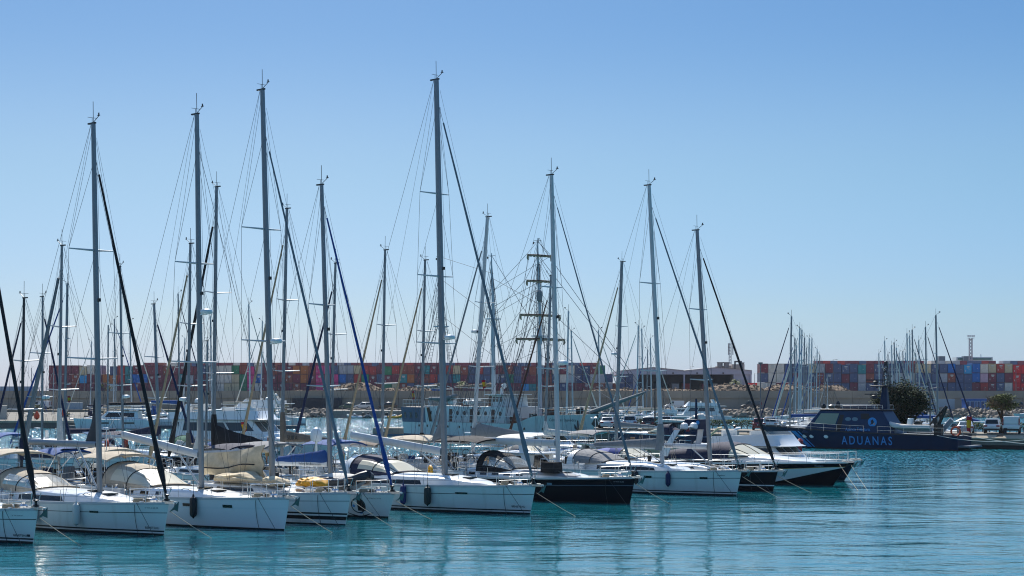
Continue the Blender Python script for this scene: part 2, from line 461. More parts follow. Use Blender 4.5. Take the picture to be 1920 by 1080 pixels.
def sprayhood(root, cb, x_front, x_aft, h, w, m, mw, style='fabric', frame=BLACKC, open_aft=True):
    z = cb.hl.deck(x_front, 0).z+cb.ht(x_front)*.9
    zb = z-.10
    A = [arch(x_front, w*.84, .08, z), arch(x_front+(x_aft-x_front)*.3, w*.93, h*.70, zb), arch(x_front+(x_aft-x_front)*.62, w*.98, h*.98, zb), arch(x_aft, w, h*1.10, zb)]
    n = len(A[0])-1
    if style == 'hard':                     # moulded white arch aft with a soft windscreen in front of it
        A2 = [arch(x_aft+.10, w*1.02, h*1.15, zb-.1), arch(x_aft-.5, w*1.02, h*1.17, zb-.1)]
        A3 = [arch(x_aft+.04, w*.94-.05, h*1.04, zb-.1), arch(x_aft-.44, w*.94-.05, h*1.06, zb-.1)]
        MB().loft([A3[0], A2[0], A2[1], A3[1], A3[0]]).build('hardtop_arch', GEL, root)
    NF, NK = 18, 36
    def P(f, k, off=0.0):
        a = min(2, int(f)); b = f-a; q = min(n-1, int(k)); r = k-q
        p = Vector(A[a][q]).lerp(Vector(A[a][q+1]), r).lerp(Vector(A[a+1][q]).lerp(Vector(A[a+1][q+1]), r), b)
        if off:
            d = p-Vector((p.x-.3, 0, z-.3)); d.normalize(); p = p+d*off
        return p
    def is_win(f, k):
        return (.22 < f < 2.55 and (.07 < k < .265 or .735 < k < .93)) or (.16 < f < 1.5 and (.30 < k < .49 or .51 < k < .70))
    cloth, win = MB(), {}
    G = [[P(3*i/NF, n*k/NK) for k in range(NK+1)] for i in range(NF+1)]
    for i in range(NF):
        for k in range(NK):
            q = [G[i][k], G[i][k+1], G[i+1][k+1], G[i+1][k]]; f, kk = 3*(i+.5)/NF, (k+.5)/NK
            if is_win(f, kk): win.setdefault((kk < .28, kk > .72, kk < .5), MB()).add(q, [(0, 1, 2, 3)])
            else: cloth.add(q, [(0, 1, 2, 3)])
    # merge the cloth's vertices so it shades as one sheet
    key = {}; vs = []; idx = []
    for v in cloth.v:
        kx = tuple(round(t, 4) for t in v)
        if kx not in key: key[kx] = len(vs); vs.append(v)
        idx.append(key[kx])
    cloth.v = vs; cloth.f = [tuple(idx[t] for t in f) for f in cloth.f]
    ho = cloth.build('sprayhood', m, root, ang=50)
    for mb in win.values(): mb.build('sprayhood_window', mw, ho)
    fr = MB()
    for f in (.05, 1.5, 2.97): fr.tube([P(f, n*k/NK, .015) for k in range(NK+1)], .022, n=5)
    fr.build('sprayhood_frame', frame, ho)
    return ho

def bimini(root, hl, x0, x1, h, w, m, legs=True, sag=.28):
    zd = hl.deck((x0+x1)/2, 0).z; nx = 5; rings = []
    for i in range(nx+1):
        u = i/nx; x = x0+(x1-x0)*u
        up = h-.10*(2*u-1)**2
        ring = []
        for k in range(9):
            f = -1+2*k/8
            ring.append((x, f*w, zd+up-sag*abs(f)**2.6))
        rings.append(ring)
    mb = MB().loft(rings).loft([[(p[0], p[1], p[2]-.025) for p in r][::-1] for r in rings])
    for r in (rings[0], rings[-1]):
        mb.loft([r, [(p[0], p[1], p[2]-.09) for p in r]])
    bo = mb.build('bimini', m, root)
    if legs:
        lg = MB()
        for sd in (-1, 1):
            b = (((x0+x1)/2), sd*w*1.02, zd+.35)
            for r in (rings[0], rings[2], rings[-1]):
                p = r[0] if sd < 0 else r[-1]
                lg.tube([b, p], .018, n=5)
        lg.build('bimini_frame', STEEL, bo)
    return bo

def rig(root, hl, J, H, rake, zb, spr, mmat, mr, genoa, boom=None, backstay=True, radar=None, fly=0.0, hound=.9, tack=None, gr=.085, gmat=None, shroudm=None, clew=None):
    """mast stepped at x=-J on height zb, top at height H, displaced aft by rake"""
    mx = lambda z: -J-rake*max(0, (z-zb))/(H-zb)
    mo = MB().tube([(mx(zb), 0, zb), (mx(zb+.6*(H-zb)), 0, zb+.6*(H-zb)), (mx(H), 0, H)], [mr, mr, mr*.8], n=10, sq=.72, up=(1, 0, 0)).build('mast', mmat, root)
    # mast head: crane, aerial, wind arm
    mh = MB(); t = Vector((mx(H), 0, H))
    mh.box((t.x-.12, 0, t.z+.04), (mr*2+.26, .10, .07))
    mh.tube([t, t+Vector((-.02, 0, 1.05))], .014, n=4)
    mh.tube([t+Vector((.05, 0, .1)), t+Vector((.45, 0, .32))], .016, n=4)
    mh.box((t.x+.46, 0, t.z+.40), (.07, .03, .15)); mh.box((t.x+.46, 0, t.z+.35), (.20, .03, .035))
    mh.tube([t+Vector((-.1, -.24, .3)), t+Vector((-.1, .24, .3))], .012, n=4)
    mh.tube([t+Vector((-.1, 0, .05)), t+Vector((-.1, 0, .3))], .012, n=4)
    mh.build('masthead_gear', BLACK, mo)
    tips = {-1: [], 1: []}
    for f, ln in spr:
        z = zb+(H-zb)*f
        for sd in (-1, 1):
            a = Vector((mx(z), 0, z)); b = a+Vector((-ln*.30, sd*ln, .06))
            MB().tube([a, b], [.055, .03], n=5).build('spreader', ALUW, mo)
            tips[sd].append(b)
    if radar is not None:
        z = zb+(H-zb)*radar
        rd = MB().lathe([(.05, -.12), (.27, -.10), (.31, 0), (.27, .10), (.12, .15)], (mx(z)+.42+mr, 0, z), n=14)
        rd.box((mx(z)+.2+mr, 0, z-.12), (.45, .12, .05)); rd.build('radar', GEL, mo)
    dl = MB().box((mx(zb+.52*(H-zb))+mr+.07, 0, zb+.52*(H-zb)), (.12, .1, .16)); dl.build('steaming_light', BLACK, mo)
    # standing rigging
    hz = zb+(H-zb)*hound
    for sd in (-1, 1):
        ch = hl.deck(-J-.25, sd*.92); top = Vector((mx(hz), 0, hz))
        s_ = MB()
        pts = [top]+[p for p in tips[sd][::-1]]+[ch]
        s_.tube(pts, .0085, n=4)
        zz = zb+(H-zb)*spr[-1][0]
        for k, (f, ln) in enumerate(spr):
            z = zb+(H-zb)*f
            s_.tube([(mx(z), 0, z-.05), tips[sd][k-1] if k else ch], .0075, n=4)
        s_.tube([(mx(H), 0, H), tips[sd][-1]], .0075, n=4)
        s_.build('shroud', shroudm or WIRE, root)
    if backstay:
        bs = MB(); sp = Vector((-hl.L*.62, 0, hl.deck(-hl.L*.7, 0).z+4.2)); top = Vector((mx(H)-.2, 0, H))
        for sd in (-1, 1):
            e = hl.deck(-hl.L+.1, sd*.75)
            s_ = top.lerp(Vector((e.x, 0, e.z)), .72)
            bs.tube([top, s_, e], .0085, n=4)
        bs.build('backstay', WIRE, root)
        tl = MB(); e = hl.deck(-hl.L*.8, 0)
        tl.tube([top, (e.x, 0.1, e.z+1.2)], .006, n=4); tl.build('topping_lift', WIRE, root)
    tk = Vector(tack) if tack else Vector((hl.ov-.15, 0, hl.fb+.25))
    top = Vector((mx(hz)+mr, 0, hz))
    fs = MB().tube([Vector((tk.x, 0, hl.deck(tk.x).z)), top], .011, n=4)
    d = top-tk
    fs.tube([top+Vector((.05, 0, (H-hz)*.6)), tk.lerp(top, .3)], .006, n=4)      # spare halyard
    fs.tube([(mx(hz)+mr+.02, .05, hz), (mx(zb+2)+mr+.25, .1, zb+.3)], .007, n=4)
    fs.build('forestay', WIRE, root)
    if genoa is not None:
        gm = genoa; a, b = tk+d*.012, tk+d*.955
        N = 14; pts = [a.lerp(b, i/N) for i in range(N+1)]
        rr = []
        for i in range(N+1):
            u = i/N
            rr.append((gr*(1.15-.62*u))*(1+.07*sin(i*2.7))*(1.45 if i == 1 else 1.15 if i == 2 else 1) if i else gr*.5)
        go = MB().tube(pts, rr, n=8).build('furled_sail', gm, root)
        MB().lathe([(.09, 0), (.14, .03), (.14, .07), (.06, .09), (.06, .2), (.12, .22), (.12, .26), (.05, .28)], tk+Vector((0, 0, -.12)), n=10).build('furling_drum', BLACK, go)
    if clew:
        cm, cz0, cz1, cw = clew
        rows = [[(mx(cz0+(cz1-cz0)*u)-mr*.8-cw*(1-u)**1.15*k/4-.0, .05*sin(u*9+k), cz0+(cz1-cz0)*u-.12*k*(1-u)*.5) for k in range(5)] for u in [q/10 for q in range(11)]]
        MB().loft(rows).loft([[(p[0], p[1]+.03, p[2]) for p in r][::-1] for r in rows]).build('sail_clew', cm, mo)
    if boom:
        E = boom['len']; z0 = boom.get('z', zb+.95); up = boom.get('up', .0); bm_ = boom.get('mat', ALUW)
        bh = boom.get('h', .13)
        a = Vector((mx(z0)-mr, 0, z0)); b = Vector((a.x-E, boom.get('swing', 0)*E, z0+up))
        bo = MB().tube([a, b], bh, n=8, sq=.7).build('boom', bm_, root)
        va = a.lerp(b, .3)
        MB().tube([(mx(zb+.1)-mr-.02, 0, zb+.12), va], [.045, .05], n=6).build('vang', ALUW, bo)
        sh = MB(); e = hl.deck(-J-E*.62, 0)
        c_ = a.lerp(b, .62)
        for k in (-1, 0, 1): sh.tube([c_+Vector((.05*k, 0, -.1)), (e.x+.05*k, .25*k, e.z+.45)], .010, n=4)
        sh.build('mainsheet', ROPE, bo)
        if boom.get('btext'):
            tx, tm_, sz, u0 = boom['btext']; p0 = a.lerp(b, u0); dr = (a-b).normalized()
            decal('lettering', tx, lambda u, v: tuple(p0+dr*u+Vector((0, -bh*.7-.012, v-.08))), tm_, bo, size=sz)
        if boom.get('cover'):
            cm = boom['cover']; N = 18; ch_ = boom.get('ch', .55); rings = []
            ty = boom.get('type', 'stack')
            for i in range(N+1):
                u = i/N; p = a.lerp(b, u*boom.get('cl', .96)); j = mnoise.noise(Vector((u*6, J, 0)))
                if ty == 'stack': hh = ch_*(1-.62*u)*(1+.08*j)+.05
                elif ty == 'dropped': hh = ch_*(1-.75*u)*(1+.35*j)+.10
                else: hh = ch_*(1-.5*u)*(1+.1*j)
                wv = .17*(1-.35*u)*(1+.2*j)
                if i in (0, N): hh *= .7; wv *= .5
                ring = []
                for k in range(12):
                    an = 2*pi*k/12; cc, s2 = cos(an), sin(an)
                    ring.append((p.x, p.y+cc*wv*(1-.35*max(0, s2)), p.z-.06+(s2*.5+.5)*hh))
                rings.append(ring)
            co = MB().loft(rings, closed=True, cap=True).build('sail_cover', cm, bo)
            if boom.get('collar', True):
                hC = boom.get('hc', 1.3)
                rg = []
                for i in range(7):
                    u = i/6; z = z0-.18+u*hC
                    rx = (mr+.16)*(1-u)**.7+mr*1.25*u; ry = (mr+.08)*(1-u)+mr*1.05*u
                    off = -.20*(1-u)**1.5
                    rg.append([(mx(z)+off+rx*cos(2*pi*k/10), ry*sin(2*pi*k/10), z) for k in range(10)])
                MB().loft(rg, closed=True, cap=True).build('mast_collar', cm, bo)
            if boom.get('text'):
                tx, tm_, sz, u0 = boom['text']
                L0 = boom.get('tl', 2.2)
                side = boom.get('tside', -1)
                p0 = a.lerp(b, u0); dr = (b-a).normalized()
                def fn(u, v):
                    q = p0+dr*(-side*-1*u if side < 0 else u)
                    # letters read from left to right on the near side
                    q = p0+dr*(u*boom.get('tdir', -1))
                    return (q.x, q.y+side*.205, q.z+.12+v)
                decal('lettering', tx, fn, tm_, co, size=sz)
    return mo

def lifelines(root, hl, x0, x1, n=6, h=.62):
    """x0 forward, x1 aft"""
    for sd in (-1, 1):
        top = []
        for i in range(n):
            x = x0+(x1-x0)*i/(n-1); p = hl.deck(x, sd*.965)
            MB().tube([p, p+Vector((0, sd*.02, h))], .016, n=5).build('stanchion', STEEL, root)
            top.append(p+Vector((0, sd*.02, h)))
        ll = MB(); ll.tube(top, .008, n=4); ll.tube([p-Vector((0, 0, h*.48)) for p in top], .007, n=4)
        ll.build('lifeline', WIRE, root)
def pulpit(root, hl, aft=1.5, h=.66, name='pulpit'):
    mb = MB(); f = hl.ov-.05
    def side(sd, z): return [hl.deck(-aft, sd*.95)+Vector((0, 0, z)), hl.deck(-aft*.45, sd*.95)+Vector((0, 0, z+.03)), hl.deck(f-.25, sd*.9)+Vector((.02, sd*.12, z+.06))]
    for sd in (-1, 1):
        p = side(sd, h); mb.tube(p+[p[-1]+Vector((.18, -sd*.07, .0))], .018, n=5); q = side(sd, h*.48); mb.tube(q, .014, n=5)
        mb.tube([p[0], hl.deck(-aft, sd*.95)], .018, n=5); mb.tube([p[1], hl.deck(-aft*.45, sd*.95)], .018, n=5)
        mb.tube([p[-1]+Vector((.18, -sd*.07, 0)), hl.deck(f-.3, sd*.6)], .018, n=5)
    return mb.build(name, STEEL, root)
def pushpit(root, hl, h=.66):
    mb = MB(); x = -hl.L+.15
    for zz in (h, h*.5):
        mb.tube([hl.deck(x+1.5, -.95)+Vector((0, 0, zz)), hl.deck(x, -.95)+Vector((0, 0, zz)), hl.deck(x, -.4)+Vector((0, 0, zz))], .017, n=5)
        mb.tube([hl.deck(x+1.5, .95)+Vector((0, 0, zz)), hl.deck(x, .95)+Vector((0, 0, zz)), hl.deck(x, .4)+Vector((0, 0, zz))], .017, n=5)
    mb.tube([hl.deck(x, -.4)+Vector((0, 0, h*.5)), hl.deck(x, .4)+Vector((0, 0, h*.5))], .012, n=4)
    for f, xx in ((-.95, x+1.5), (-.95, x), (.95, x+1.5), (.95, x), (-.4, x), (.4, x)):
        p = hl.deck(xx, f); mb.tube([p, p+Vector((0, 0, h))], .017, n=5)
    return mb.build('pushpit', STEEL, root)
def bow_anchor(root, hl, m=None):
    mb = MB(); p = Vector((hl.ov, 0, hl.fb))
    ro = MB().box(p+Vector((.02, 0, .05)), (.95, .22, .1)); ro.build('bow_roller', STEEL, root)
    mb.tube([p+Vector((-.5, 0, .12)), p+Vector((.38, 0, .11)), p+Vector((.5, 0, .02)), p+Vector((.42, 0, -.18))], .03, n=5)
    a = p+Vector((.78, 0, .14)); b = p+Vector((.36, 0, -.34))
    mb.add([a, b+Vector((0, -.24, -.02)), b+Vector((.06, 0, .08)), b+Vector((0, .24, -.02)), a+Vector((-.03, 0, -.09))],
           [(0, 1, 2), (0, 2, 3), (0, 4, 1), (0, 3, 4), (1, 4, 3, 2)])
    mb.build('anchor', m or mat('galvanised_anchor', '#5e6a6e', .5, metal=.5), root)
def helm(root, hl, x, tables=True):
    """cockpit: coamings, benches, pedestal, two wheels"""
    z = hl.deck(x, 0).z
    for sd in (-1, 1):
        y = abs(hl.deck(x, .8).y)*sd*.8
        w_ = MB(); R_ = .42
        w_.tube([(x, y+R_*sin(2*pi*k/16), z+.75+R_*cos(2*pi*k/16)) for k in range(17)], .022, n=5)
        for k in range(5): w_.tube([(x, y, z+.75), (x, y+R_*sin(2*pi*k/5), z+.75+R_*cos(2*pi*k/5))], .012, n=4)
        w_.box((x+.12, y, z+.4), (.16, .2, .8)); w_.build('steering_wheel', BLACK, root)

def fender(x, y, z, rz, m, label, ln=.75, r=.14):
    f = MB(); f.lathe([(.02, ln/2+.10), (.045, ln/2+.07), (.05, ln/2), (r*.8, ln/2-.06), (r, ln/2-.16), (r, -ln/2+.16), (r*.8, -ln/2+.06), (.05, -ln/2), (.03, -ln/2-.05)], n=12)
    f.tube([(0, 0, ln/2+.05), (0, 0.02, ln/2+.75)], .011, n=4)
    o = f.build('fender', m); o.location = (x, y, z); o.rotation_euler = (0, 0, rz)
    return tag(o, label, 'fender', 'fenders hanging on the hulls')
def line(pts, label, r=.014, m=ROPE, sag=.06, name='mooring_line', grp='mooring lines from the bows into the water', kind='mooring line'):
    a, b = Vector(pts[0]), Vector(pts[1]); N = 8
    P = [a.lerp(b, i/N)-Vector((0, 0, sag*(a-b).length*4*(i/N)*(1-i/N)*.25)) for i in range(N+1)]
    c = (a+b)/2
    o = MB().tube([p-a for p in P], r, n=5).build(name, m); o.location = a
    return tag(o, label, kind, grp)

def solve_J(bow, px):
    """distance aft of the bow along the heading at which the boat's centre line shows at photo column px"""
    k = (px-960)/FOC
    return (bow.x-k*bow.y)/(HV.x-k*HV.y)
# ------------------------------------------------------------------ front row of yachts
def yacht(label, px, py, L, B, top=None, J=None, mast_px=None, top_px=None, hullm=GEL, fb=1.5, fs=1.2, stripe=True, cove=True,
          cab=(.24, .70), cabh=.48, wins=(), hood=None, bim=None, spr=((.36, 1.25), (.62, 1.0)), genoa=None, mmat=ALU, mr=.135, boom=None,
          radar=None, heading=HEAD, group='sailing yachts moored bows out along the pontoon', anchor=True, ov=.38, boot=None, hound=.9, stern=.86,
          wheels=True, loc=None, lines=True, zb=None, gr=.085, d_along=None, bands=None, rails=True, backstay=True, short=None, clew=None, pw=.85, name='sailing_yacht'):
    bow = loc or gp(px, py)
    hv = Vector((cos(heading), sin(heading), 0))
    root = empty(name, bow, heading, label, 'sailing boat', group)
    hl = Hull(L, B, fb, fs, ov, stern=stern, pw=pw)
    ms, bd = bands(hl) if bands else std_bands(hullm, stripe, cove, boot)
    hl.mesh(bd).build('hull', ms, root)
    hl.deckmesh().build('deck', DECK, root)
    hl.rail(TEAK if stripe == 'teak' else ALUW, root)
    if mast_px:
        k = (mast_px-960)/FOC; J = (bow.x-k*bow.y)/(hv.x-k*hv.y)
    cb = Cabin(hl, -L*cab[0], -L*cab[1], cabh)
    co = cb.mesh().build('cabin', GEL, root)
    for w_ in wins:
        xa, xb = w_[0], w_[1]
        for sd in (-1, 1): cb.window(xa, xb, *(w_[2:4] if len(w_) > 3 else (.22, .72)), sd=sd, slant=.35 if abs(xa-xb) > 1 else 0).build('cabin_window', GLASS, co)
    # hatches, handrails, winches, coamings
    for f in (.3, .55):
        x = -L*cab[0]-(L*(cab[1]-cab[0]))*f*.6; p = cb.pt(x, 1)
        MB().box((x, 0, p.z+.03), (.55, .55, .06)).build('deck_hatch', GLASS, root)
    MB().box((-L*.12, 0, hl.deck(-L*.12).z+.03), (.55, .5, .06)).build('deck_hatch', GLASS, root)
    x0, x1 = -L*cab[1]+.2, -L+.7
    for sd in (-1, 1):
        pa = [hl.deck(x0+(x1-x0)*i/6, sd*.74) for i in range(7)]
        MB().loft([[p+Vector((0, -.16, 0)), p+Vector((0, -.12, .34)), p+Vector((0, .12, .34)), p+Vector((0, .16, 0))] for p in pa], cap=True).build('cockpit_coaming', GEL, root)
        for x in (-L*cab[1]-.3, -L*.78):
            p = hl.deck(x, sd*.74); MB().lathe([(.09, .32), (.1, .36), (.06, .4), (.09, .5), (.04, .51)], p, n=10).build('winch', STEEL, root)
    if wheels: helm(root, hl, -L*.87)
    zb_ = zb or (cb.pt(-J, 1).z if L*cab[0] < J < L*cab[1] else hl.deck(-J).z)
    bp = bow-hv*J
    H = wz(top, bp.y)
    if top_px:
        k = (top_px-960)/FOC; rake = (bow.x-k*bow.y)/(hv.x-k*hv.y)-J
    else: rake = .3
    rig(root, hl, J, H, rake, zb_, spr, mmat, mr, genoa, boom, radar=radar, hound=hound, gr=gr, backstay=backstay, clew=clew)
    if hood: sprayhood(root, cb, **hood)
    if bim: bimini(root, hl, **bim)
    if rails:
        lifelines(root, hl, -1.6, -L+1.9, 7); pulpit(root, hl); pushpit(root, hl)
    if anchor: bow_anchor(root, hl)
    def W(x, y, z): return root_pt(bow, heading, (x, y, z))
    root['_'] = 0; del root['_']
    if lines:
        p = hl.deck(-1.1, -.96)+Vector((0, 0, .06)); s_ = hl.side(-1.1, hl.sheer(.09)*.98)
        nm = short or label.split(' with ')[0]
        line([W(p.x, p.y-.03, p.z), W(.5, -.75, -.1)], 'taut rope down across the bow of the '+nm, r=.012, m=ROPED, sag=0)
        e = MB(); q = [p+Vector((-.1, -.03, 0))]
        for i in range(1, 9):
            zz = p.z*(1-i/7.5); q.append(Vector(hl.side(p.x-.1-.25*sin(i*.3)*.4, max(.02, zz), -1, .03))+Vector((0, 0, min(0, zz))))
        e.tube([v-q[0] for v in q], .011, n=4); o = e.build('mooring_line', ROPED); o.location = W(*q[0]); o.rotation_euler = (0, 0, heading)
        tag(o, 'slack dark rope down the bow of the '+nm, 'mooring line', 'mooring lines from the bows into the water')
        line([W(hl.ov+.02, .06, fb-.35), W(2.6, .9, -.1)], 'pale rope from the stem of the '+nm, r=.016, m=ROPE, sag=.05)
    return root, hl, cb
def root_pt(o, rz, p):
    return Vector((o.x+p[0]*cos(rz)-p[1]*sin(rz), o.y+p[0]*sin(rz)+p[1]*cos(rz), o.z+p[2]))
def at_side(root, hl, x, z, off=.0):
    p = hl.side(x, z, -1, off); return root_pt(root.location, root.rotation_euler.z, p)
def along(root, px):
    b = root.location; a = root.rotation_euler.z; k = (px-960)/FOC
    return -(b.x-k*b.y)/(cos(a)-k*sin(a))
def near_x(root, hl, px, z=1.0):
    """local x on the near (starboard) side of the hull that shows at photo column px"""
    x = along(root, px)
    for _ in range(5):
        q = at_side(root, hl, x, z); x += (px-(960+q.x/q.y*FOC))/FOC*q.y/cos(root.rotation_euler.z)*.9
    return x
def side_text(root, hl, txt, px0, px1, zf, m, parent=None, size=None, name='lettering', **kw):
    x0, x1 = near_x(root, hl, px0, zf), near_x(root, hl, px1, zf)
    return decal(name, txt, lambda u, v: hl.side(x0+u, zf+v, -1, .012), m, parent or root.children[0], width=(x1-x0) if not size else None, size=size or (x1-x0)/(len(txt)*.62), **kw)
def hull_patch(root, hl, px0, px1, z0, z1, m, name='hull_window', n=6, slant=0):
    x0, x1 = near_x(root, hl, px0, z0), near_x(root, hl, px1, z0)
    g = [[hl.side(x0+(x1-x0)*i/n+slant*(z-z0), z, -1, .010) for i in range(n+1)] for z in (z0, (z0+z1)/2, z1)]
    return MB().loft(g).build(name, m, root.children[0])
def hang_fender(root, hl, px, m, what, z=1.0, ln=.75, r=.14):
    x = near_x(root, hl, px, z); p = at_side(root, hl, x, z, r+.03)
    return fender(p.x, p.y, z, root.rotation_euler.z, m, what, ln, r)

MARK = mat('hull_lettering', '#25282e', .5)
MARKL = mat('pale_lettering', '#b9c0c6', .5)
BLUEG = mat('blue_furled_sail', '#0f4488', .85, var=.1); BLACKG = mat('black_furled_sail', '#17191d', .85, var=.15)
GREYG = mat('grey_furled_sail', '#6b757c', .85, var=.12); WHITEG = mat('white_furled_sail', '#c9c5b8', .85, var=.12); BEIGEG = mat('beige_furled_sail', '#a08d73', .9, var=.15)
NAVYG = mat('navy_furled_sail', '#121d42', .85, var=.15); BROWNG = mat('brown_furled_sail', '#4d2f26', .9, var=.2)
HAZEV = mat('milky_vinyl', '#c9c2a8', .3)

# the leftmost bow
r0, h0, c0 = yacht('white yacht whose bow alone enters at the left edge', short='leftmost yacht', px=62, py=1020, L=14.0, B=4.3, top=120, J=5.4, fb=1.47, fs=1.2,
    wins=((-5.2, -8.2),), genoa=BLACKG, gr=.088, boom=dict(len=5.2, z=3.0), spr=((.3, 1.3), (.58, 1.1)))
side_text(r0, h0, 'BENETEAU', 26, 51, .30, MARK, bold=.01)
side_text(r0, h0, '6ª VA-5-59-07', 23, 43, 1.17, MARK)
hull_patch(r0, h0, 51.5, 57, .30, .40, MARK, 'stripe_end')
# second: white yacht with black genoa
r1, h1, c1 = yacht('white yacht with a black furled sail, white windscreen arch and bare aluminium boom', short='white yacht right of the leftmost bow', px=307, py=1005, L=15.0, B=4.5, top=230, top_px=175, mast_px=187, fb=1.46, fs=1.22,
    cab=(.19, .72), cabh=.52, wins=((-6.2, -10.0, .10, .62), (-10.5, -10.9, .3, .6)), genoa=BLACKG, gr=.095,
    spr=((.36, 1.35), (.655, 1.2)), mr=.165, radar=None,
    hood=dict(x_front=-8.7, x_aft=-12.2, h=.95, w=1.42, m=BEIGEC, mw=VINYL, style='hard'), clew=(mat('dark_leech', '#3a3b40', .9), 4.1, 6.5, 1.0),
    bim=dict(x0=-11.8, x1=-14.8, h=2.3, w=1.7, m=BEIGEC), boom=dict(len=5.9, z=3.95, h=.15, up=.0, mat=ALU))
side_text(r1, h1, 'BENETEAU', 273, 299, .30, MARK, bold=.01)
side_text(r1, h1, '6ª VA-6-60-08', 272, 297, 1.22, MARK)
hull_patch(r1, h1, 168, 185, .93, 1.02, GLASS)
hang_fender(r1, h1, 150, mat('white_fender', '#c9c8c2', .6), 'long white fender hanging amidships on the white yacht with a black furled sail', .85, 1.0, .17)
hang_fender(r1, h1, 71, mat('white_fender', '#c9c8c2', .6), 'white fender with black tip hanging aft, behind the leftmost bow', .75, .95, .17)
# third: grey yacht
def greybands(hl): return [GREYHULL, BOOT, mat('white_hull_stripe', '#dfe2e3', .35)], [(0, 1), (.08, 1), (.3, 0), (('f', .655), 0), (('f', .715), 2), (('f', .86), 0), (('f', 1), 0)]
r2, h2, c2 = yacht('pale grey yacht with a beige sprayhood and white boom', short='pale grey yacht', px=533, py=995, L=15.6, B=4.6, top=213, top_px=369, mast_px=378, fb=1.5, fs=1.22, hullm=GREYHULL, bands=greybands,
    cab=(.24, .70), cabh=.42, wins=((-7.9, -8.3), (-8.9, -9.6), (-10.2, -10.7)), genoa=None, spr=((.335, 1.4), (.6, 1.15)), mr=.165, radar=.47,
    hood=dict(x_front=-8.9, x_aft=-12.9, h=1.15, w=1.5, m=BEIGEC, mw=HAZEV), bim=dict(x0=-12.4, x1=-15.2, h=2.05, w=1.5, m=BEIGEC),
    boom=dict(len=6.6, z=3.35, h=.2, up=.85), clew=(WHITEC, 3.6, 5.6, .55))
for a, b in ((343, 359), (418, 436)): hull_patch(r2, h2, a, b, .98, 1.12, GLASS)
hang_fender(r2, h2, 369, mat('black_fender', '#14161c', .5), 'black fender hanging amidships on the pale grey yacht', .98, 1.0, .17)
# fourth: white with two stripes, dropped mainsail
def twostripe(hl): return [HULLW, BOOT, BLACK], [(0, 1), (.06, 1), (.24, 0), (.42, 2), (.5, 0), (.58, 2), (('f', .75), 0), (('f', .768), 2), (('f', .88), 0), (('f', 1), 0)]
r3, h3, c3 = yacht('white yacht with two dark waterline stripes and a dropped beige mainsail over its boom', short='striped white yacht', px=648, py=985, L=14.5, B=4.4, top=165, top_px=492, mast_px=511, fb=1.55, fs=1.25, bands=twostripe,
    cab=(.25, .70), wins=((-5.5, -8.5),), genoa=GREYG, gr=.078, spr=((.36, 1.4), (.645, 1.25)), mr=.175, radar=.36, hound=.88,
    boom=dict(len=5.8, z=3.45, h=.1, up=-.25))
# fifth: small white yacht with emblem
r4, h4, c4 = yacht('short white yacht with a round emblem on its bow and a dark blue furled sail', short='white yacht with a round emblem', px=728, py=972, L=12.2, B=3.9, top=345, top_px=603, mast_px=620, fb=1.27, fs=1.1, stripe=False, cove=False,
    cab=(.28, .70), cabh=.45, wins=((-5, -7.6),), genoa=BLUEG, gr=.088, spr=((.33, 1.15), (.6, .9)), mr=.145, radar=None, hound=.93, ov=.45,
    boom=dict(len=4.6, z=2.62, h=.17, mat=GEL, cover=BLUEC, ch=.78, type='stack', collar=False, up=-.05, btext=('Velero Bandolero.com', MARK, .2, .5)))
side_text(r4, h4, '6ª MA-2-13-14', 689, 714, .98, MARK)
# sixth: big white yacht
r5, h5, c5 = yacht('largest white yacht with a long white boom rising aft and a white arch', short='largest white yacht', px=994, py=965, L=16.6, B=4.9, top=147, top_px=818, mast_px=834, fb=1.5, fs=1.25,
    cab=(.17, .72), cabh=.6, wins=((-6.8, -11.0, .10, .52),), genoa=GREYG, gr=.086, spr=((.33, 1.5), (.5, 1.35), (.71, 1.1)), mr=.20, radar=.345, hound=.93,
    hood=dict(x_front=-9.2, x_aft=-12.7, h=1.0, w=1.5, m=NAVYC, mw=HAZEV, style='hard'), boom=dict(len=7.5, z=3.15, h=.22, up=.75, mat=ALUW), clew=(GREYC, 3.9, 5.6, .8))
side_text(r5, h5, 'BENETEAU', 960, 985, .36, MARK, bold=.01)
hull_patch(r5, h5, 854, 877, .98, 1.08, GLASS)
hang_fender(r5, h5, 761, mat('blue_fender', '#1b2c66', .6), 'dark blue fender hanging on the largest white yacht', .85, 1.05, .17)
hang_fender(r5, h5, 807, mat('dark_green_fender', '#1a2b2b', .6), 'dark green fender hanging on the largest white yacht', .85, 1.0, .19)
# seventh: navy hull
def navybands(hl): return [NAVYHULL, BOOT, mat('silver_line', '#6d7f94', .3)], [(0, 1), (.05, 1), (.4, 0), (('f', .70), 0), (('f', .715), 2), (('f', .88), 0), (('f', 1), 0)]
r6, h6, c6 = yacht('navy hulled yacht with a black sprayhood and black bimini', short='navy hulled yacht', px=1181, py=945, L=15.0, B=4.5, top=327, top_px=1034, mast_px=1047, fb=1.5, fs=1.2, bands=navybands,
    cab=(.22, .80), cabh=.46, wins=tuple((-7.2-1.0*i, -7.75-1.0*i, .30, .72) for i in range(5)), genoa=GREYG, gr=.055, spr=((.345, 1.3), (.62, 1.05)), mr=.16, radar=.365, hound=.93, mmat=ALUW,
    hood=dict(x_front=-8.2, x_aft=-11.0, h=1.1, w=1.45, m=BLACKC, mw=VINYL), bim=dict(x0=-10.6, x1=-14.4, h=2.35, w=1.75, m=BLACKC, sag=.2),
    boom=dict(len=6.6, z=3.35, h=.22, up=.05))
side_text(r6, h6, '6ª VA-5-52-05', 1151, 1170, 1.24, MARKL)
hull_patch(r6, h6, 1026, 1035, .98, 1.1, mat('pale_port', '#5f7f92', .2))
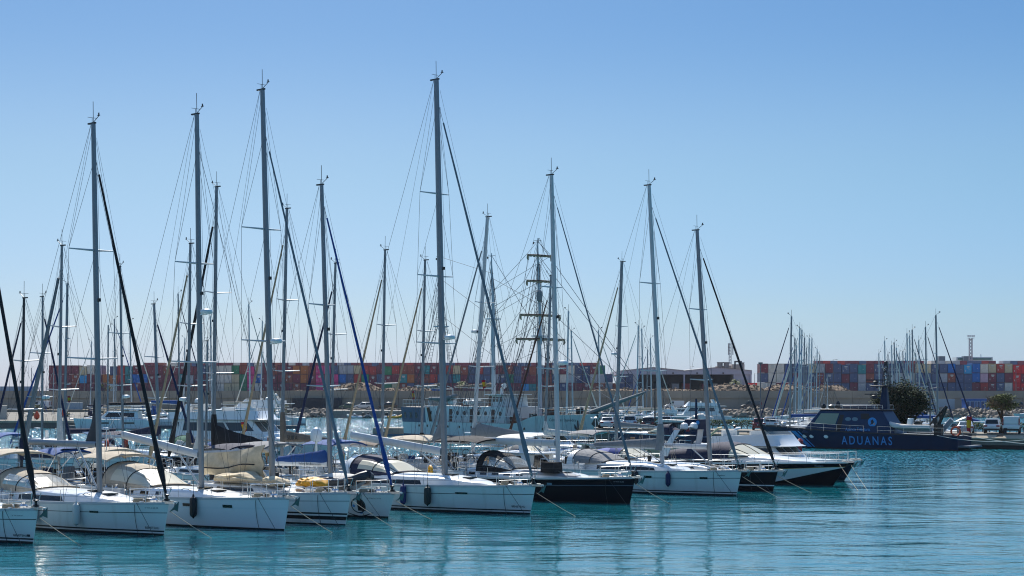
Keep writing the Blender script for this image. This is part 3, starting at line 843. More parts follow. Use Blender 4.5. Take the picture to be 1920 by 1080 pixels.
# eighth: white, grey sail cover
r7, h7, c7 = yacht('white yacht with a grey sail cover and collar round its mast', short='white yacht with a grey sail cover', px=1381, py=930, L=14.9, B=4.5, top=345, top_px=1217, mast_px=1242, fb=1.55, fs=1.28,
    cab=(.25, .76), cabh=.58, wins=((-5.4, -10.2, .15, .58),), genoa=GREYG, gr=.075, spr=((.33, 1.35), (.645, 1.05)), mr=.155, radar=None, hound=.92, mmat=ALUW,
    hood=dict(x_front=-9.6, x_aft=-12.2, h=.8, w=1.5, m=GREYC, mw=GREYC, style='hard'),
    boom=dict(len=5.9, z=2.85, cover=GREYC, ch=.62, type='stack', hc=1.7))
for a, b in ((1208, 1222), (1312, 1327)): hull_patch(r7, h7, a, b, 1.0, 1.13, GLASS)
side_text(r7, h7, 'Dephne', 1345, 1359, 1.22, MARK, shear=.3)
hang_fender(r7, h7, 1256, mat('blue_fender2', '#151d4e', .6), 'dark blue fender hanging on the white yacht with a grey sail cover', .95, .85, .16)
hang_fender(r7, h7, 1196, mat('black_fender', '#14161c', .5), 'black fender just right of the navy bow with the white number', 1.0, .8, .16)
# ninth: small dark hull
def darkbands(hl): return [mat('charcoal_gelcoat', '#12131b', .35, spec=.12), BOOT, mat('white_hull_stripe', '#dfe2e3', .35)], [(0, 1), (.05, 1), (.36, 0), (.43, 2), (('f', .8), 0), (('f', .9), 0), (('f', 1), 0)]
r8, h8, c8 = yacht('charcoal hulled yacht with a white waterline stripe and a black furled sail', short='charcoal hulled yacht', px=1449, py=922, L=13.0, B=4.1, top=430, top_px=1307, mast_px=1332, fb=1.33, fs=1.15, bands=darkbands,
    cab=(.27, .7), wins=((-5.3, -7.5),), genoa=BLACKG, gr=.085, spr=((.36, 1.2), (.66, .95)), mr=.16, radar=None, hound=.92,
    boom=dict(len=4.9, z=2.75, h=.17, up=.05, btext=('Xander 2', MARK, .2, .72)))
# ------------------------------------------------------------------ block: a house with raked faces and window panels on them
class Block:
    """bottom rectangle x0..x1 half-width w0 at z0; top xt0..xt1 half-width w1 at z1 (x0 = front)"""
    def __init__(s, x0, x1, w0, z0, xt0, xt1, w1, z1, crown=0.0):
        s.B = [Vector((x0, -w0, z0)), Vector((x1, -w0, z0)), Vector((x1, w0, z0)), Vector((x0, w0, z0))]
        s.T = [Vector((xt0, -w1, z1)), Vector((xt1, -w1, z1)), Vector((xt1, w1, z1)), Vector((xt0, w1, z1))]
    SIDES = dict(s=(0, 1), a=(1, 2), p=(2, 3), f=(3, 0))
    def add(s, mb, mi=0):
        mb.add(s.B+s.T, [(3, 2, 1, 0), (4, 5, 6, 7), (0, 1, 5, 4), (1, 2, 6, 5), (2, 3, 7, 6), (3, 0, 4, 7)], mi); return mb
    def at(s, side, u, v, off=.012):
        i, j = s.SIDES[side]
        p = s.B[i].lerp(s.B[j], u).lerp(s.T[i].lerp(s.T[j], u), v)
        n = (s.B[j]-s.B[i]).cross(s.T[i]-s.B[i])
        if n.length < 1e-6: n = (s.B[j]-s.B[i]).cross(s.T[j]-s.B[j])
        n.normalize()
        c = (s.B[0]+s.B[1]+s.B[2]+s.B[3]+s.T[0]+s.T[1]+s.T[2]+s.T[3])/8
        if n.dot(p-c) < 0: n.negate()
        return p+n*off
    def panel(s, side, u0, u1, v0, v1, off=.012, mi=0, mb=None, ru=0.0):
        mb = mb or MB()
        return mb.add([s.at(side, u0+ru, v0, off), s.at(side, u1, v0, off), s.at(side, u1-ru, v1, off), s.at(side, u0+2*ru, v1, off)], [(0, 1, 2, 3)], mi)
    def build(s, name, m, parent, bevel=.06, seg=2):
        o = s.add(MB()).build(name, m, parent, smooth=True)
        if bevel:
            md = o.modifiers.new('bevel', 'BEVEL'); md.width = bevel; md.segments = seg; md.limit_method = 'ANGLE'
        return o

def rail_run(root, pts, h=.7, m=STEEL, name='guard_rail', posts=True, r=.018, mid=True, every=1):
    mb = MB(); up = Vector((0, 0, h)); pts = [Vector(p) for p in pts]
    mb.tube([p+up for p in pts], r, n=5)
    if mid: mb.tube([p+up*.5 for p in pts], r*.7, n=4)
    if posts:
        for p in pts[::every]: mb.tube([p, p+up], r, n=5)
    return mb.build(name, m, root)
def dome(root, p, r=.3, h=.5, m=GEL, name='satellite_dome'):
    return MB().lathe([(r*.75, 0), (r, .08), (r, h*.5), (r*.85, h*.8), (r*.45, h*.97), (.02, h)], p, n=14).build(name, m, root)

def cruiser(label, loc, heading, L, B, fb=1.5, hullm=GEL, house=(.30, .78), hh=1.2, fly=False, canvas=None, cab=(.12, .45), cabh=.5, glass=GLASS, arch_=True, domes=0,
            group='motor boats in the marina', bands=None, rails=True, winw=(.06, .94), roofm=None, aftcover=None, name='motor_boat', simple=False, flare=1.6):
    root = empty(name, loc, heading, label, 'motor boat', group)
    hl = Hull(L, B, fb, fb*.78, ov=L*.075, sag=.05, stern=.92, tm=.5, fine=1.3, flare=flare, tr=.05)
    if bands: ms, bd = bands(hl)
    else: ms, bd = [hullm, BOOT, BLACK], [(0, 1), (.08, 1), (.35, 0), (('f', .78), 0), (('f', .82), 2 if not simple else 0), (('f', 1), 0)]
    hl.mesh(bd).build('hull', ms, root); hl.deckmesh().build('deck', DECK, root); hl.rail(GEL, root, .05)
    cb = Cabin(hl, -L*cab[0], -L*cab[1], cabh, wf=.7, nose=.7)
    cbo = cb.mesh().build('cabin', GEL, root)
    z0 = hl.deck(-L*house[0]).z-.05; w0 = abs(hl.deck(-L*.5, .76).y)
    if fly or not canvas:
        bk = Block(-L*house[0], -L*house[1], w0, z0, -L*(house[0]+.10), -L*house[1]-.1, w0*.9, z0+hh)
        ho = bk.build('deckhouse', GEL, root, .12, 3)
        n = 3
        for sd in 's', 'p':
            for i in range(n):
                a = winw[0]+(winw[1]-winw[0])*i/n+.012; b = winw[0]+(winw[1]-winw[0])*(i+1)/n-.012
                bk.panel(sd, a, b, .45, .86, ru=.0).build('window', glass, ho, smooth=False)
        for i in range(3): bk.panel('f', .05+.31*i, .05+.31*i+.28, .42, .9).build('windscreen', glass, ho, smooth=False)
        bk.panel('a', .2, .8, .08, .9).build('saloon_door', glass, ho, smooth=False)
        ro = Block(-L*(house[0]+.04), -L*min(.97, house[1]+.12), w0*1.05, z0+hh, -L*(house[0]+.06), -L*min(.97, house[1]+.12), w0*1.03, z0+hh+.1)
        ro.build('roof', roofm or GEL, root, .04, 2)
        zr = z0+hh+.1
        if fly:
            xa_, xb_ = -L*(house[0]+.05), -L*(house[1]+.02); N = 20
            def ringf(g, dz, rk):
                out = []
                for q in range(N+1):
                    a = -pi/2+pi*q/N; fx = max(0, cos(a))**.55
                    out.append((xa_-1.9+(1.9-rk)*fx*g, math.copysign(abs(sin(a))**.5, sin(a))*w0*1.0*g, zr+dz))
                return [(xb_, -w0*g, zr+dz*.8)]+out+[(xb_, w0*g, zr+dz*.8)]
            MB().loft([ringf(1.08, -.08, -.45), ringf(1.04, .05, -.1), ringf(1.02, .5, .35), ringf(1.0, .72, .5), ringf(.95, .72, .55), ringf(.95, .05, .2)]).build('flybridge', GEL, root, ang=50)
            MB().loft([ringf(.99, .72, .5)[4:-4], ringf(.95, 1.0, .75)[4:-4]]).build('wind_deflector', VINYL, root)
            for k, x in enumerate((-L*(house[0]+.26), -L*(house[1]-.04))):
                MB().box((x, 0, zr+.35), (.7, w0*1.1, .5)).box((x-.35, 0, zr+.7), (.16, w0*1.1, .6)).build('seat', DECK, root)
        top = zr+(.62 if fly else 0)
    else:
        # open sports cockpit: raked screen, canopy cloth over hoops
        xs = -L*house[0]; zs = hl.deck(xs).z+cb.ht(xs)*.8
        A = [arch(xs, w0*.86, .12, zs), arch(xs-.9, w0*.94, .62, zs-.05), arch(xs-1.5, w0*.97, .95, zs-.15)]
        so_ = MB().loft(A).build('windscreen', VINYL if canvas == 'clear' else HAZEV, root)
        fr = MB()
        for q in (0, 3, 6, 9, 12): fr.tube([A[0][q], A[1][q], A[2][q]], .035, n=5)
        fr.tube(A[2], .045, n=5); fr.build('screen_frame', BLACK, so_)
        C_ = [arch(xs-1.5, w0*.97, 1.0, zs-.15), arch(xs-2.6, w0, 1.22, zs-.25), arch(xs-L*.22, w0, 1.2, zs-.3), arch(-L*.86, w0*.95, .55, zs-.3)]
        MB().loft(C_).build('canopy', canvas, root)
        top = zs+1.0
    if arch_:
        xa = -L*(house[1]-.08); am = MB(); zt = top+.75
        ring = lambda dx, g: [(xa+dx-.5, -w0*g, z0+.3), (xa+dx, -w0*.96*g, top), (xa+dx+.35, -w0*.8*g, zt), (xa+dx+.35, w0*.8*g, zt), (xa+dx, w0*.96*g, top), (xa+dx-.5, w0*g, z0+.3)]
        am.loft([ring(0, .95), ring(0, 1), ring(-.5, 1), ring(-.5, .95), ring(0, .95)]); am.build('radar_arch', GEL, root)
        for k in range(domes): dome(root, (xa+.1, (-.55+1.1*k) if domes > 1 else 0, zt+.02))
        if not simple:
            MB().lathe([(.05, 0), (.05, .14), (.3, .16), (.3, .24), (.05, .26)], (xa+.1, .1, zt), n=12).build('radar', GEL, root)
    if aftcover:
        x0 = -L*house[1]+.1; C2 = [arch(x0, w0*.98, hh*1.0, z0), arch(x0-.9, w0*.98, hh*.95, z0), arch(-L+.35, w0*.9, .45, z0)]
        MB().loft(C2).build('aft_cover', aftcover, root)
    if rails:
        for sd in (-1, 1):
            pts = [hl.deck(-L*.55+(L*.55+hl.ov*.9)*i/8, sd*.93) for i in range(9)]
            pts[-1] = hl.deck(hl.ov-.1, 0)+Vector((.12, sd*.05, .05))
            rail_run(root, pts, h=.62, r=.017)
        if not simple: bow_anchor(root, hl)
    return root, hl

# ------------------------------------------------------------------ sports cruiser and flybridge boat at the right end of the front row
def wedge(hl):
    ch = lambda t: max(.06, .80*(max(0, 1-t/.30))**1.1)
    kn = lambda t: max(ch(t)+.004, min(.80, .60+.22*max(0, 1-t/.5)))
    return [mat('black_blue_gelcoat', '#0c0d16', .35, spec=.12), BOOT, GEL, mat('gold_stripe', '#b8862c', .4)], \
        [(0, 1), (.05, 1), (ch, 0), (lambda t: ch(t)+(kn(t)-ch(t))*.5, 2), (lambda t: kn(t)-.0, 2), (lambda t: kn(t)+.02, 3), (lambda t: max(kn(t)+.03, .9), 0), (('f', 1), 0)]
b9 = gp(1562, 911)
r9, h9 = cruiser('sports cruiser with a dark upper hull, white wedge and navy canopy', b9, HEAD, 16.0, 4.7, fb=1.62, bands=wedge, house=(.38, .86), canvas=NAVYC, cab=(.09, .46), cabh=.62, domes=2, arch_=True,
        group='motor boats in the front row', flare=1.3)
side_text(r9, h9, 'POLEMIKOS', 1528, 1544, 1.32, MARKL)
x_ = -3.6; p_ = at_side(r9, h9, x_, .95, .18); fender(p_.x, p_.y, .95, HEAD, mat('navy_fender', '#16203c', .6), 'dark fender hanging near the bow of the sports cruiser', .8, .15)
line([root_pt(b9, HEAD, (h9.ov*.7, -.5, 1.5)), gp(1612, 921)+Vector((0, 0, -.1))], 'nearer pale rope from the bow of the sports cruiser into the water', sag=.03)
line([root_pt(b9, HEAD, (h9.ov, .4, 1.4)), gp(1629, 920)+Vector((0, 0, -.1))], 'farther pale rope from the bow of the sports cruiser into the water', sag=.03)
line([root_pt(b9, HEAD, (-3.2, -1.55, 1.55)), root_pt(b9, HEAD, (-8.2, -2.45, .9))], 'slack white rope looped along the dark side of the sports cruiser', r=.014, m=WHITEC, sag=.35)
b10 = Vector((wx(1583, 123), 123, 0))
r10, h10 = cruiser('white flybridge boat with a navy bow behind the sports cruiser', b10, HEAD, 13.0, 4.3, fb=1.5, hullm=mat('navy_gelcoat2', '#0d1026', .25), house=(.30, .80), hh=1.05, fly=True,
        cab=(.1, .4), cabh=.3, arch_=False, group='motor boats in the front row', glass=mat('tinted_glass', '#39424a', .1))

# ------------------------------------------------------------------ pontoon between the rows
PR = Vector((-HV.y*-1*0+LV.x, LV.y, 0))     # along the row, to the right and away
PC = gp(307, 1005)-HV*17.6
pm = MB(); 
for k in range(-3, 14):
    c = PC+PR*(k*6.05)
    pm.box((c.x, c.y, .36), (2.3, 6.0, .5), rz=HEAD)
po = pm.build('pontoon', mat('weathered_planks', '#6f665a', .8, var=.3, vscale=3)); tag(po, 'weathered plank pontoon between the two rows of yachts', 'pontoon')

# ------------------------------------------------------------------ second row: bows point left and away
def on_row(px, off, s0=None):
    """place on the line parallel to the front row, off metres behind the second yacht's bow, that shows at column px"""
    o = gp(307, 1005)-HV*off; k = (px-960)/FOC
    s = (k*o.y-o.x)/(PR.x-k*PR.y)
    return o+PR*s
def second(label, base, top, tpx, L, genoa, boom=None, off=29, d=None, short=None, **kw):
    J = L*.37
    mp = on_row(base, off) if d is None else Vector((wx(base, d), d, 0))
    hd = kw.pop('heading', AWAY); hv = Vector((cos(hd), sin(hd), 0))
    # the lean of the mast: the top shows at tpx; raked aft
    kw.setdefault('B', L*.305); kw.setdefault('group', 'yachts moored in the second row, bows away')
    return yacht(label, px=base, py=900, L=L, top=top, J=J, genoa=genoa, boom=boom, heading=hd, loc=mp+hv*J, top_px=tpx, mr=kw.pop('mr', .12), lines=False, short=short,
                 anchor=False, fb=kw.pop('fb', 1.3), fs=kw.pop('fs', 1.1), spr=kw.pop('spr', ((.36, 1.15), (.64, .95))), **kw)
LET = mat('dark_lettering', '#2c2722', .7)
second('yacht with a dark mast and navy furled sail at the far left', 40, 560, 45, 11, NAVYG, dict(len=4, z=2.5, cover=NAVYC), mmat=SPARD, bim=dict(x0=-7.4, x1=-10, h=2.0, w=1.4, m=BLUEC))
second('yacht with white cloth wrapped round its mast foot and a thick grey furled sail', 110, 462, 116, 12, GREYG, dict(len=4.6, z=2.6, cover=WHITEC, ch=.8, hc=3.0), gr=.16, radar=None, wins=((-4.5, -7),), bim=dict(x0=-8.6, x1=-11.2, h=2.0, w=1.5, m=BEIGEC))
second('yacht with a slim beige furled sail left of the grey yacht mast', 352, 458, 357, 11.5, BEIGEG, dict(len=4.4, z=2.6, cover=TAUPEC, ch=.5), gr=.10, radar=.3, wins=((-4.5, -7),), bim=dict(x0=-8.0, x1=-10.6, h=2.0, w=1.5, m=NAVYC))
second('yacht with a black furled sail and sagging black sail cover', 400, 352, 406, 13.5, BLACKG, dict(len=5.6, z=2.7, cover=BLACKC, ch=1.5, hc=2.4), gr=.13, radar=None, mr=.15, wins=((-5, -8),), bim=dict(x0=-9.2, x1=-12.4, h=2.1, w=1.6, m=GREYC), spr=((.33, 1.3), (.62, 1.1)))
rs, hs, cs = second('yacht with a taupe sail cover lettered in capitals', 528, 393, 538, 12.8, BEIGEG, dict(len=5.6, z=3.0, cover=TAUPEC, ch=.78, hc=2.2, text=('SUKA', LET, .46, .12), tside=1, tdir=1), gr=.10, mr=.14, wins=((-5, -8),), bim=dict(x0=-8.8, x1=-11.8, h=2.1, w=1.6, m=BLUEC))
second('yacht with a navy furled sail and a plain white boom', 620, 495, 629, 11.5, NAVYG, dict(len=4.8, z=2.7), gr=.11, radar=None, wins=((-4.5, -7),), bim=dict(x0=-8.0, x1=-10.6, h=2.0, w=1.5, m=TAUPEC))
second('yacht with a beige furled sail and a beige awning beneath its boom', 716, 470, 722, 11.8, BEIGEG, dict(len=4.8, z=2.9), gr=.10, wins=((-4.5, -7),), bim=dict(x0=-6.6, x1=-11.0, h=2.2, w=1.6, m=BEIGEC))
second('yacht with a black sail cover in white letters before the white ship', 790, 489, 797, 11.6, BEIGEG, dict(len=4.9, z=2.75, cover=BLACKC, ch=.55, hc=.8, text=('SENSEI 33', MARKL, .28, .25), tside=1, tdir=1), gr=.10, wins=((-4.5, -7),), bim=dict(x0=-8.0, x1=-10.9, h=2.1, w=1.5, m=BLACKC))
second('yacht with a thick grey sail cover and a pale furled sail before the white ship', 886, 410, 914, 13.5, GREYG, dict(len=5.4, z=2.9, cover=GREYC, ch=1.15, hc=.9, cl=.97), d=133, gr=.10, mr=.18, radar=.52, mmat=ALUW, wins=((-5, -8),), bim=dict(x0=-9.0, x1=-12.4, h=2.1, w=1.7, m=WHITEC), spr=((.37, 1.4), (.64, 1.1)))
second('yacht with a brown furled sail before the foremast of the white ship', 1021, 518, 1033, 12, BROWNG, dict(len=4.8, z=2.8, cover=WHITEC, ch=.5), d=146, gr=.10, wins=((-4.5, -7),), bim=dict(x0=-8.4, x1=-11.2, h=2.1, w=1.5, m=GREYC))
second('yacht with a slim beige furled sail beside the navy launch', 1155, 492, 1166, 13, BEIGEG, dict(len=5, z=3.0, cover=GREYC, ch=.5), d=168, gr=.12, mr=.2, radar=.49, wins=((-4.5, -7),), hullm=mat('cream_gelcoat', '#b9a98c', .4))

# third group: bows right, on a pontoon farther back
def third(label, base, top, tpx, L, genoa, boom=None, d=135, **kw):
    return second(label, base, top, tpx, L, genoa, boom, d=d, heading=HEAD, group='yachts moored farther back, bows right', **kw)
third('small white yacht with a red mast foot far left', 79, 557, 80, 11.5, NAVYG, dict(len=4.4, z=2.6, up=.1), d=134, gr=.10, radar=.36, bim=dict(x0=-8.2, x1=-10.6, h=2.0, w=1.5, m=BLUEC))
third('white yacht with a bare mast and small white hood far left', 231, 500, 225, 12, None, dict(len=4.8, z=2.8), d=137, radar=.3, hood=dict(x_front=-6.2, x_aft=-8.4, h=.9, w=1.4, m=BLUEC, mw=VINYL))
third('navy hulled yacht with navy sail covers left of the pale grey yacht mast', 299, 570, 289, 13, NAVYG, dict(len=5.4, z=3.0, up=-.25, cover=NAVYC, ch=.75, hc=.8), d=139, gr=.12, mr=.15, radar=.25, hullm=NAVYHULL, stripe=False, bim=dict(x0=-9, x1=-11.6, h=2.0, w=1.5, m=NAVYC))
third('white yacht with a green hood behind the pale grey yacht', 386, 640, 389, 10.5, None, dict(len=4, z=2.6), d=141, hood=dict(x_front=-4.2, x_aft=-7, h=1.2, w=1.4, m=GREENC, mw=VINYL))

# motor boats among the second row
def on(px, d): return Vector((wx(px, d), d, 0))
cruiser('motor boat with a grey arched hood behind the navy yacht', on(1100, 128), HEAD, 10.5, 3.6, 1.3, house=(.4, .85), canvas=GREYC, arch_=False, aftcover=None)
cruiser('motor boat under a violet canopy behind the grey sail cover', on(1270, 127), HEAD, 11, 3.7, 1.25, house=(.28, .85), canvas=PURPC, arch_=False)
cruiser('motor boat with pale screen and white arch right of the emblem yacht', on(860, 122), AWAY, 10, 3.5, 1.25, house=(.3, .8), hh=1.1)
cruiser('long white yacht with a low saloon and slatted rail before the white ship', on(1118, 150), HEAD, 17, 4.8, 1.6, house=(.22, .74), hh=1.1, fly=False, arch_=False, cab=(.06, .3), cabh=.3)
cruiser('large white motor yacht with flybridge behind the black sail cover', on(612, 158), R(-20), 19, 5.4, 2.1, house=(.26, .80), hh=1.9, fly=True, domes=1, glass=mat('tinted_glass', '#39424a', .1))
cruiser('motor boat with a blue cover moored before the large flybridge yacht', on(505, 146), HEAD, 10, 3.5, 1.35, house=(.35, .82), canvas=BLUEC, arch_=False)
cruiser('low motor boat with a white roof at the left behind the wrapped mast', on(150, 150), HEAD, 11, 3.6, 1.2, house=(.3, .75), hh=1.0, canvas=None)
# ------------------------------------------------------------------ white three-masted training ship
SHIPW = mat('ship_white', '#cfd3d0', .45, var=.12, vscale=.6); SHIPB = mat('ship_blue_grey', '#33506b', .5, var=.12, vscale=.8)
BROWNW = mat('brown_wood', '#5a3a2a', .6, var=.2); SPARW = mat('white_spar', '#b9bfc2', .5); TAN = mat('furled_brown_canvas', '#a08a6c', .9, var=.25, vscale=3)
class ShipHull(Hull):
    def sheer(s, t):
        def sm(a, b, x): x = min(1, max(0, (x-a)/(b-a))); return x*x*(3-2*x)
        lo = 2.35; return 3.75-.35*min(1, t/.2)-(3.4-lo)*sm(.20, .30, t)+(4.3-lo)*sm(.79, .80, t)
def tall_ship():
    a = Vector((-13.8, 243.8, 0)); b = Vector((9.1, 211, 0)); L = (b-a).length; hd = math.atan2(b.y-a.y, b.x-a.x)
    root = empty('training_ship', b, hd, 'white three masted training ship with a blue stern and yards on its foremast', 'sailing ship')
    hl = ShipHull(L, 7.6, 3.7, 4.3, ov=3.2, stern=.62, tm=.42, fine=1.2, flare=1.3, tr=-1.2)
    hl.ts = lambda n=22: [0, .006, .02, .04]+[.04+.96*i/48 for i in range(1, 49)]
    hl.mesh([(0, 1), (.55, 1), (.56, 0), (('f', .5), 0), (('f', .9), 0), (('f', 1), 0)]).build('hull', [SHIPW, BLUEB], root)
    hl.deckmesh().build('deck', TEAK, root)
    g = MB()
    for sd in (-1, 1):
        rows = []
        for z in (2.2, 3.2, 4.28):
            rows.append([Vector((hl.x(t, z/hl.sheer(t)), sd*(hl.y(t, min(1, z/hl.sheer(t)))+.03), z)) for t in [.812+.188*i/8 for i in range(9)]])
        g.loft(rows)
    aft = [[Vector((-L-.0+1.2*0-.0, 0, 0))]]
    g.loft([[(hl.x(1, z/4.3)-.04, hl.y(1, z/4.3)*f, z) for f in (-1.02, 0, 1.02)] for z in (2.2, 3.2, 4.28)])
    so_ = g.build('stern_band', SHIPB, root)
    for sd in (-1, 1):
        for x in (-35.2, -37.0, -38.8):
            q = [hl.side(x+dx, 3.15+dz, sd, .05) for dx, dz in ((-.3, -.4), (.3, -.4), (.3, .4), (-.3, .4))]
            MB().add(q, [(0, 1, 2, 3)]).build('stern_window', GLASS, so_)
    def port(p, r=.2, parent=root, sd=-1):
        MB().lathe([(r*1.25, 0), (r*1.25, .03), (r, .035), (.01, .036)], (0, 0, 0), n=10, axis='y').build('porthole', GLASS, parent).location = p
    for x in (-3.8, -6, -9, -14, -17, -20, -23, -26, -29, -32, -34.5):
        q = hl.side(x, 1.75, -1, .0); o = MB().lathe([(.18, 0), (.18, -.04), (.01, -.045)], n=10, axis='y').build('porthole', GLASS, root); o.location = q
    # deckhouse
    bk = Block(-13.5, -33.4, 2.75, 2.3, -13.5, -33.4, 2.65, 4.5); ho = bk.build('deckhouse', SHIPW, root, .05)
    for i in range(11):
        u = .06+.085*i
        if i in (1, 4, 7): bk.panel('s', u-.02, u+.02, .05, .82).build('door', BROWNW, ho, smooth=False)
        else:
            o = MB().lathe([(.3, 0), (.3, -.04), (.01, -.045)], n=10, axis='y').build('porthole', GLASS, ho); o.location = bk.at('s', u, .58, .01)
    bw = Block(-15.0, -18.6, 2.0, 4.5, -15.2, -18.6, 1.9, 6.0); wo = bw.build('wheelhouse', SHIPW, root, .05)
    for i in range(4): bw.panel('s', .06+.23*i, .06+.23*i+.18, .42, .85).build('window', GLASS, wo, smooth=False)
    bw.panel('s', .75, .97, .02, .9, off=.02).build('door', BROWNW, wo, smooth=False)
    Block(-14.6, -19, 2.3, 6.0, -14.6, -19, 2.3, 6.12).build('wheelhouse_roof', SHIPW, root, .02)
    st = MB()
    for k in range(7): st.box((-21+.28*k, -2.85, 2.5+.29*k), (.25, .55, .05))
    st.tube([(-21.2, -3.0, 2.4), (-19.1, -3.0, 4.5)], .05); st.build('stairway', BROWNW, root)
    rail_run(root, [(-13.6, -2.6, 4.5)]+[(-13.6-1.65*i, -2.6, 4.5) for i in range(1, 13)], h=1.0, m=SHIPW, r=.03)
    rail_run(root, [(-13.6-1.65*i, 2.6, 4.5) for i in range(13)], h=1.0, m=SHIPW, r=.03)
    for sd in (-1, 1):
        rail_run(root, [hl.deck(-9.2-1.5*i, sd*.97)+Vector((0, 0, .0)) for i in range(16)], h=.95, m=SHIPW, r=.03)
        rail_run(root, [hl.deck(-33.6-1.0*i, sd*.96) for i in range(7)], h=1.0, m=SHIPW, r=.03)
        rail_run(root, [hl.deck(-7.4+1.3*i, sd*.96) for i in range(8)], h=.95, m=SHIPW, r=.03)
    for k, x in enumerate((-22.2, -23.6, -27.2)):
        MB().lathe([(.1, -.6), (.34, -.55), (.36, -.05), (.38, 0), (.36, .05), (.34, .55), (.1, .6)], (x, -2.0, 5.0), n=12, axis='x').build('liferaft_canister', GEL, root)
    for x, y, s_, m_ in ((-20.6, -1.6, (1.2, .9, .7), GREYC), (-24.9, -1.4, (.8, .8, 1.0), BROWNW), (-26.2, 1.0, (1.6, 1.2, .9), SHIPW), (-32.4, -1.8, (.9, .7, 1.0), GREYC), (-19.6, 1.2, (.7, .7, 1.1), BLACK)):
        MB().box((x, y, 4.5+s_[2]/2), s_, taper=(.92, .9)).build('deck_locker', m_, root)
    for x, s_, m_ in ((-12.4, (.9, .8, .9), BROWNW), (-10.6, (1.1, .7, .7), GREYC), (-8.6, (.7, .7, 1.1), BLACK), (-5.2, (1.2, 1.0, .8), BROWNW)):
        q = hl.deck(x, -.55); MB().box(q+Vector((0, 0, s_[2]/2)), s_).build('deck_locker', m_, root)
    vt = MB().tube([(-16.5, -1.2, 6.1), (-16.5, -1.2, 6.9), (-16.2, -1.2, 7.2), (-15.9, -1.2, 7.2)], [.2, .2, .28, .38], n=10); vt.build('ventilator', GEL, root)
    rb = MB()
    for sd in (-1, 1):
        rb.tube([(-31.5, -2.2+sd*.7, 5.5), (-28.5, -2.2+sd*.75, 5.5), (-26.8, -2.2+sd*.5, 5.7), (-26.0, -2.2, 6.0)], [.26, .28, .26, .22], n=8)
    rb.loft([[(-31.2, -2.8, 5.4), (-31.2, -2.2, 5.0), (-31.2, -1.6, 5.4)], [(-28.5, -2.8, 5.4), (-28.5, -2.2, 5.0), (-28.5, -1.6, 5.4)], [(-26.1, -2.25, 5.9), (-26.1, -2.2, 5.7), (-26.1, -2.15, 5.9)]])
    ro = rb.build('rubber_boat', GREYC, root); 
    dv = MB()
    for x in (-30.4, -28): dv.tube([(x, -1.4, 4.5), (x, -1.4, 6.9), (x, -2.3, 7.2)], .07, n=6)
    dv.tube([(-30.4, -1.4, 6.8), (-28, -1.4, 6.8)], .05, n=5)
    dv.build('davit', SHIPW, root)
    wl = MB().lathe([(.45, 0), (.5, .3), (.5, .75), (.3, .9)], (-1.2, 0, 3.6), n=12); wl.build('windlass', BLACK, root)
    # anchor against the bow
    am = MB(); c = Vector(hl.side(-.4, 2.3, -1, .14))
    am.tube([c+Vector((0, 0, .7)), c+Vector((.05, 0, -.5))], .09, n=6)
    am.tube([c+Vector((-.65, -.02, .25)), c+Vector((-.45, -.03, -.35)), c+Vector((.05, -.04, -.6)), c+Vector((.55, -.03, -.35)), c+Vector((.75, -.02, .25))], [.05, .12, .14, .12, .05], n=6)
    am.build('anchor', BLACK, root)
    x0 = -4.6
    decal('lettering', 'Cervantes Saavedra', lambda u, v: hl.side(x0+u, 2.75+v, -1, .03), mat('ship_lettering', '#39424a', .6), root.children[0], width=4.0, size=.5, shear=.3)
    # bowsprit
    bs0 = Vector((-.5, 0, 3.5)); bs1 = Vector((11.6, 0, 6.4))
    MB().tube([bs0, bs0.lerp(bs1, .6), bs1], [.34, .26, .12], n=8).build('bowsprit', mat('grey_spar', '#77797a', .6, var=.2), root)
    MB().box(Vector((1.8, 0, 3.2)), (1.4, .5, 1.6), ry=.5).build('figurehead', mat('dark_carving', '#2e3330', .7), root)
    # masts
    def lx(px):
        k = (px-960)/FOC; return -(b.x-k*b.y)/(cos(hd)-k*sin(hd))
    def wp(x): return b.y+x*sin(hd)
    M = []
    for px, tp, plat, up in ((1013, 446, 630, -1), (926, 474, 598, -1), (829, 477, 612, -1)):
        x = lx(px); d = wp(x); H = wz(tp, d); P = wz(plat, d); lean = -.55
        mo = MB().tube([(x, 0, 2.0), (x+lean*.4, 0, P+1.0)], [.30, .25], n=10).build('mast', SPARW, root)
        MB().tube([(x+lean*.35+.3, 0, P-1.0), (x+lean, 0, H-2.5), (x+lean, 0, H)], [.2, .13, .05], n=8).build('topmast', SPARW, mo)
        pl = MB().box((x+lean*.38, 0, P), (1.3, 1.7, .12)); pl.tube([(x+lean*.3, -.75, P), (x, -.1, P-1.2)], .05, n=5); pl.tube([(x+lean*.3, .75, P), (x, .1, P-1.2)], .05, n=5)
        pl.build('mast_platform', SPARW, mo)
        th = MB().tube([(x+lean, -.6, H-.3), (x+lean, .6, H-.3)], .03, n=4); th.box((x+lean-.5, -.3, H-.6), (.12, .12, .3)); th.tube([(x+lean, 0, H-.4), (x+lean-.5, -.3, H-.6)], .025, n=4)
        th.build('masthead_gear', BLACK, mo)
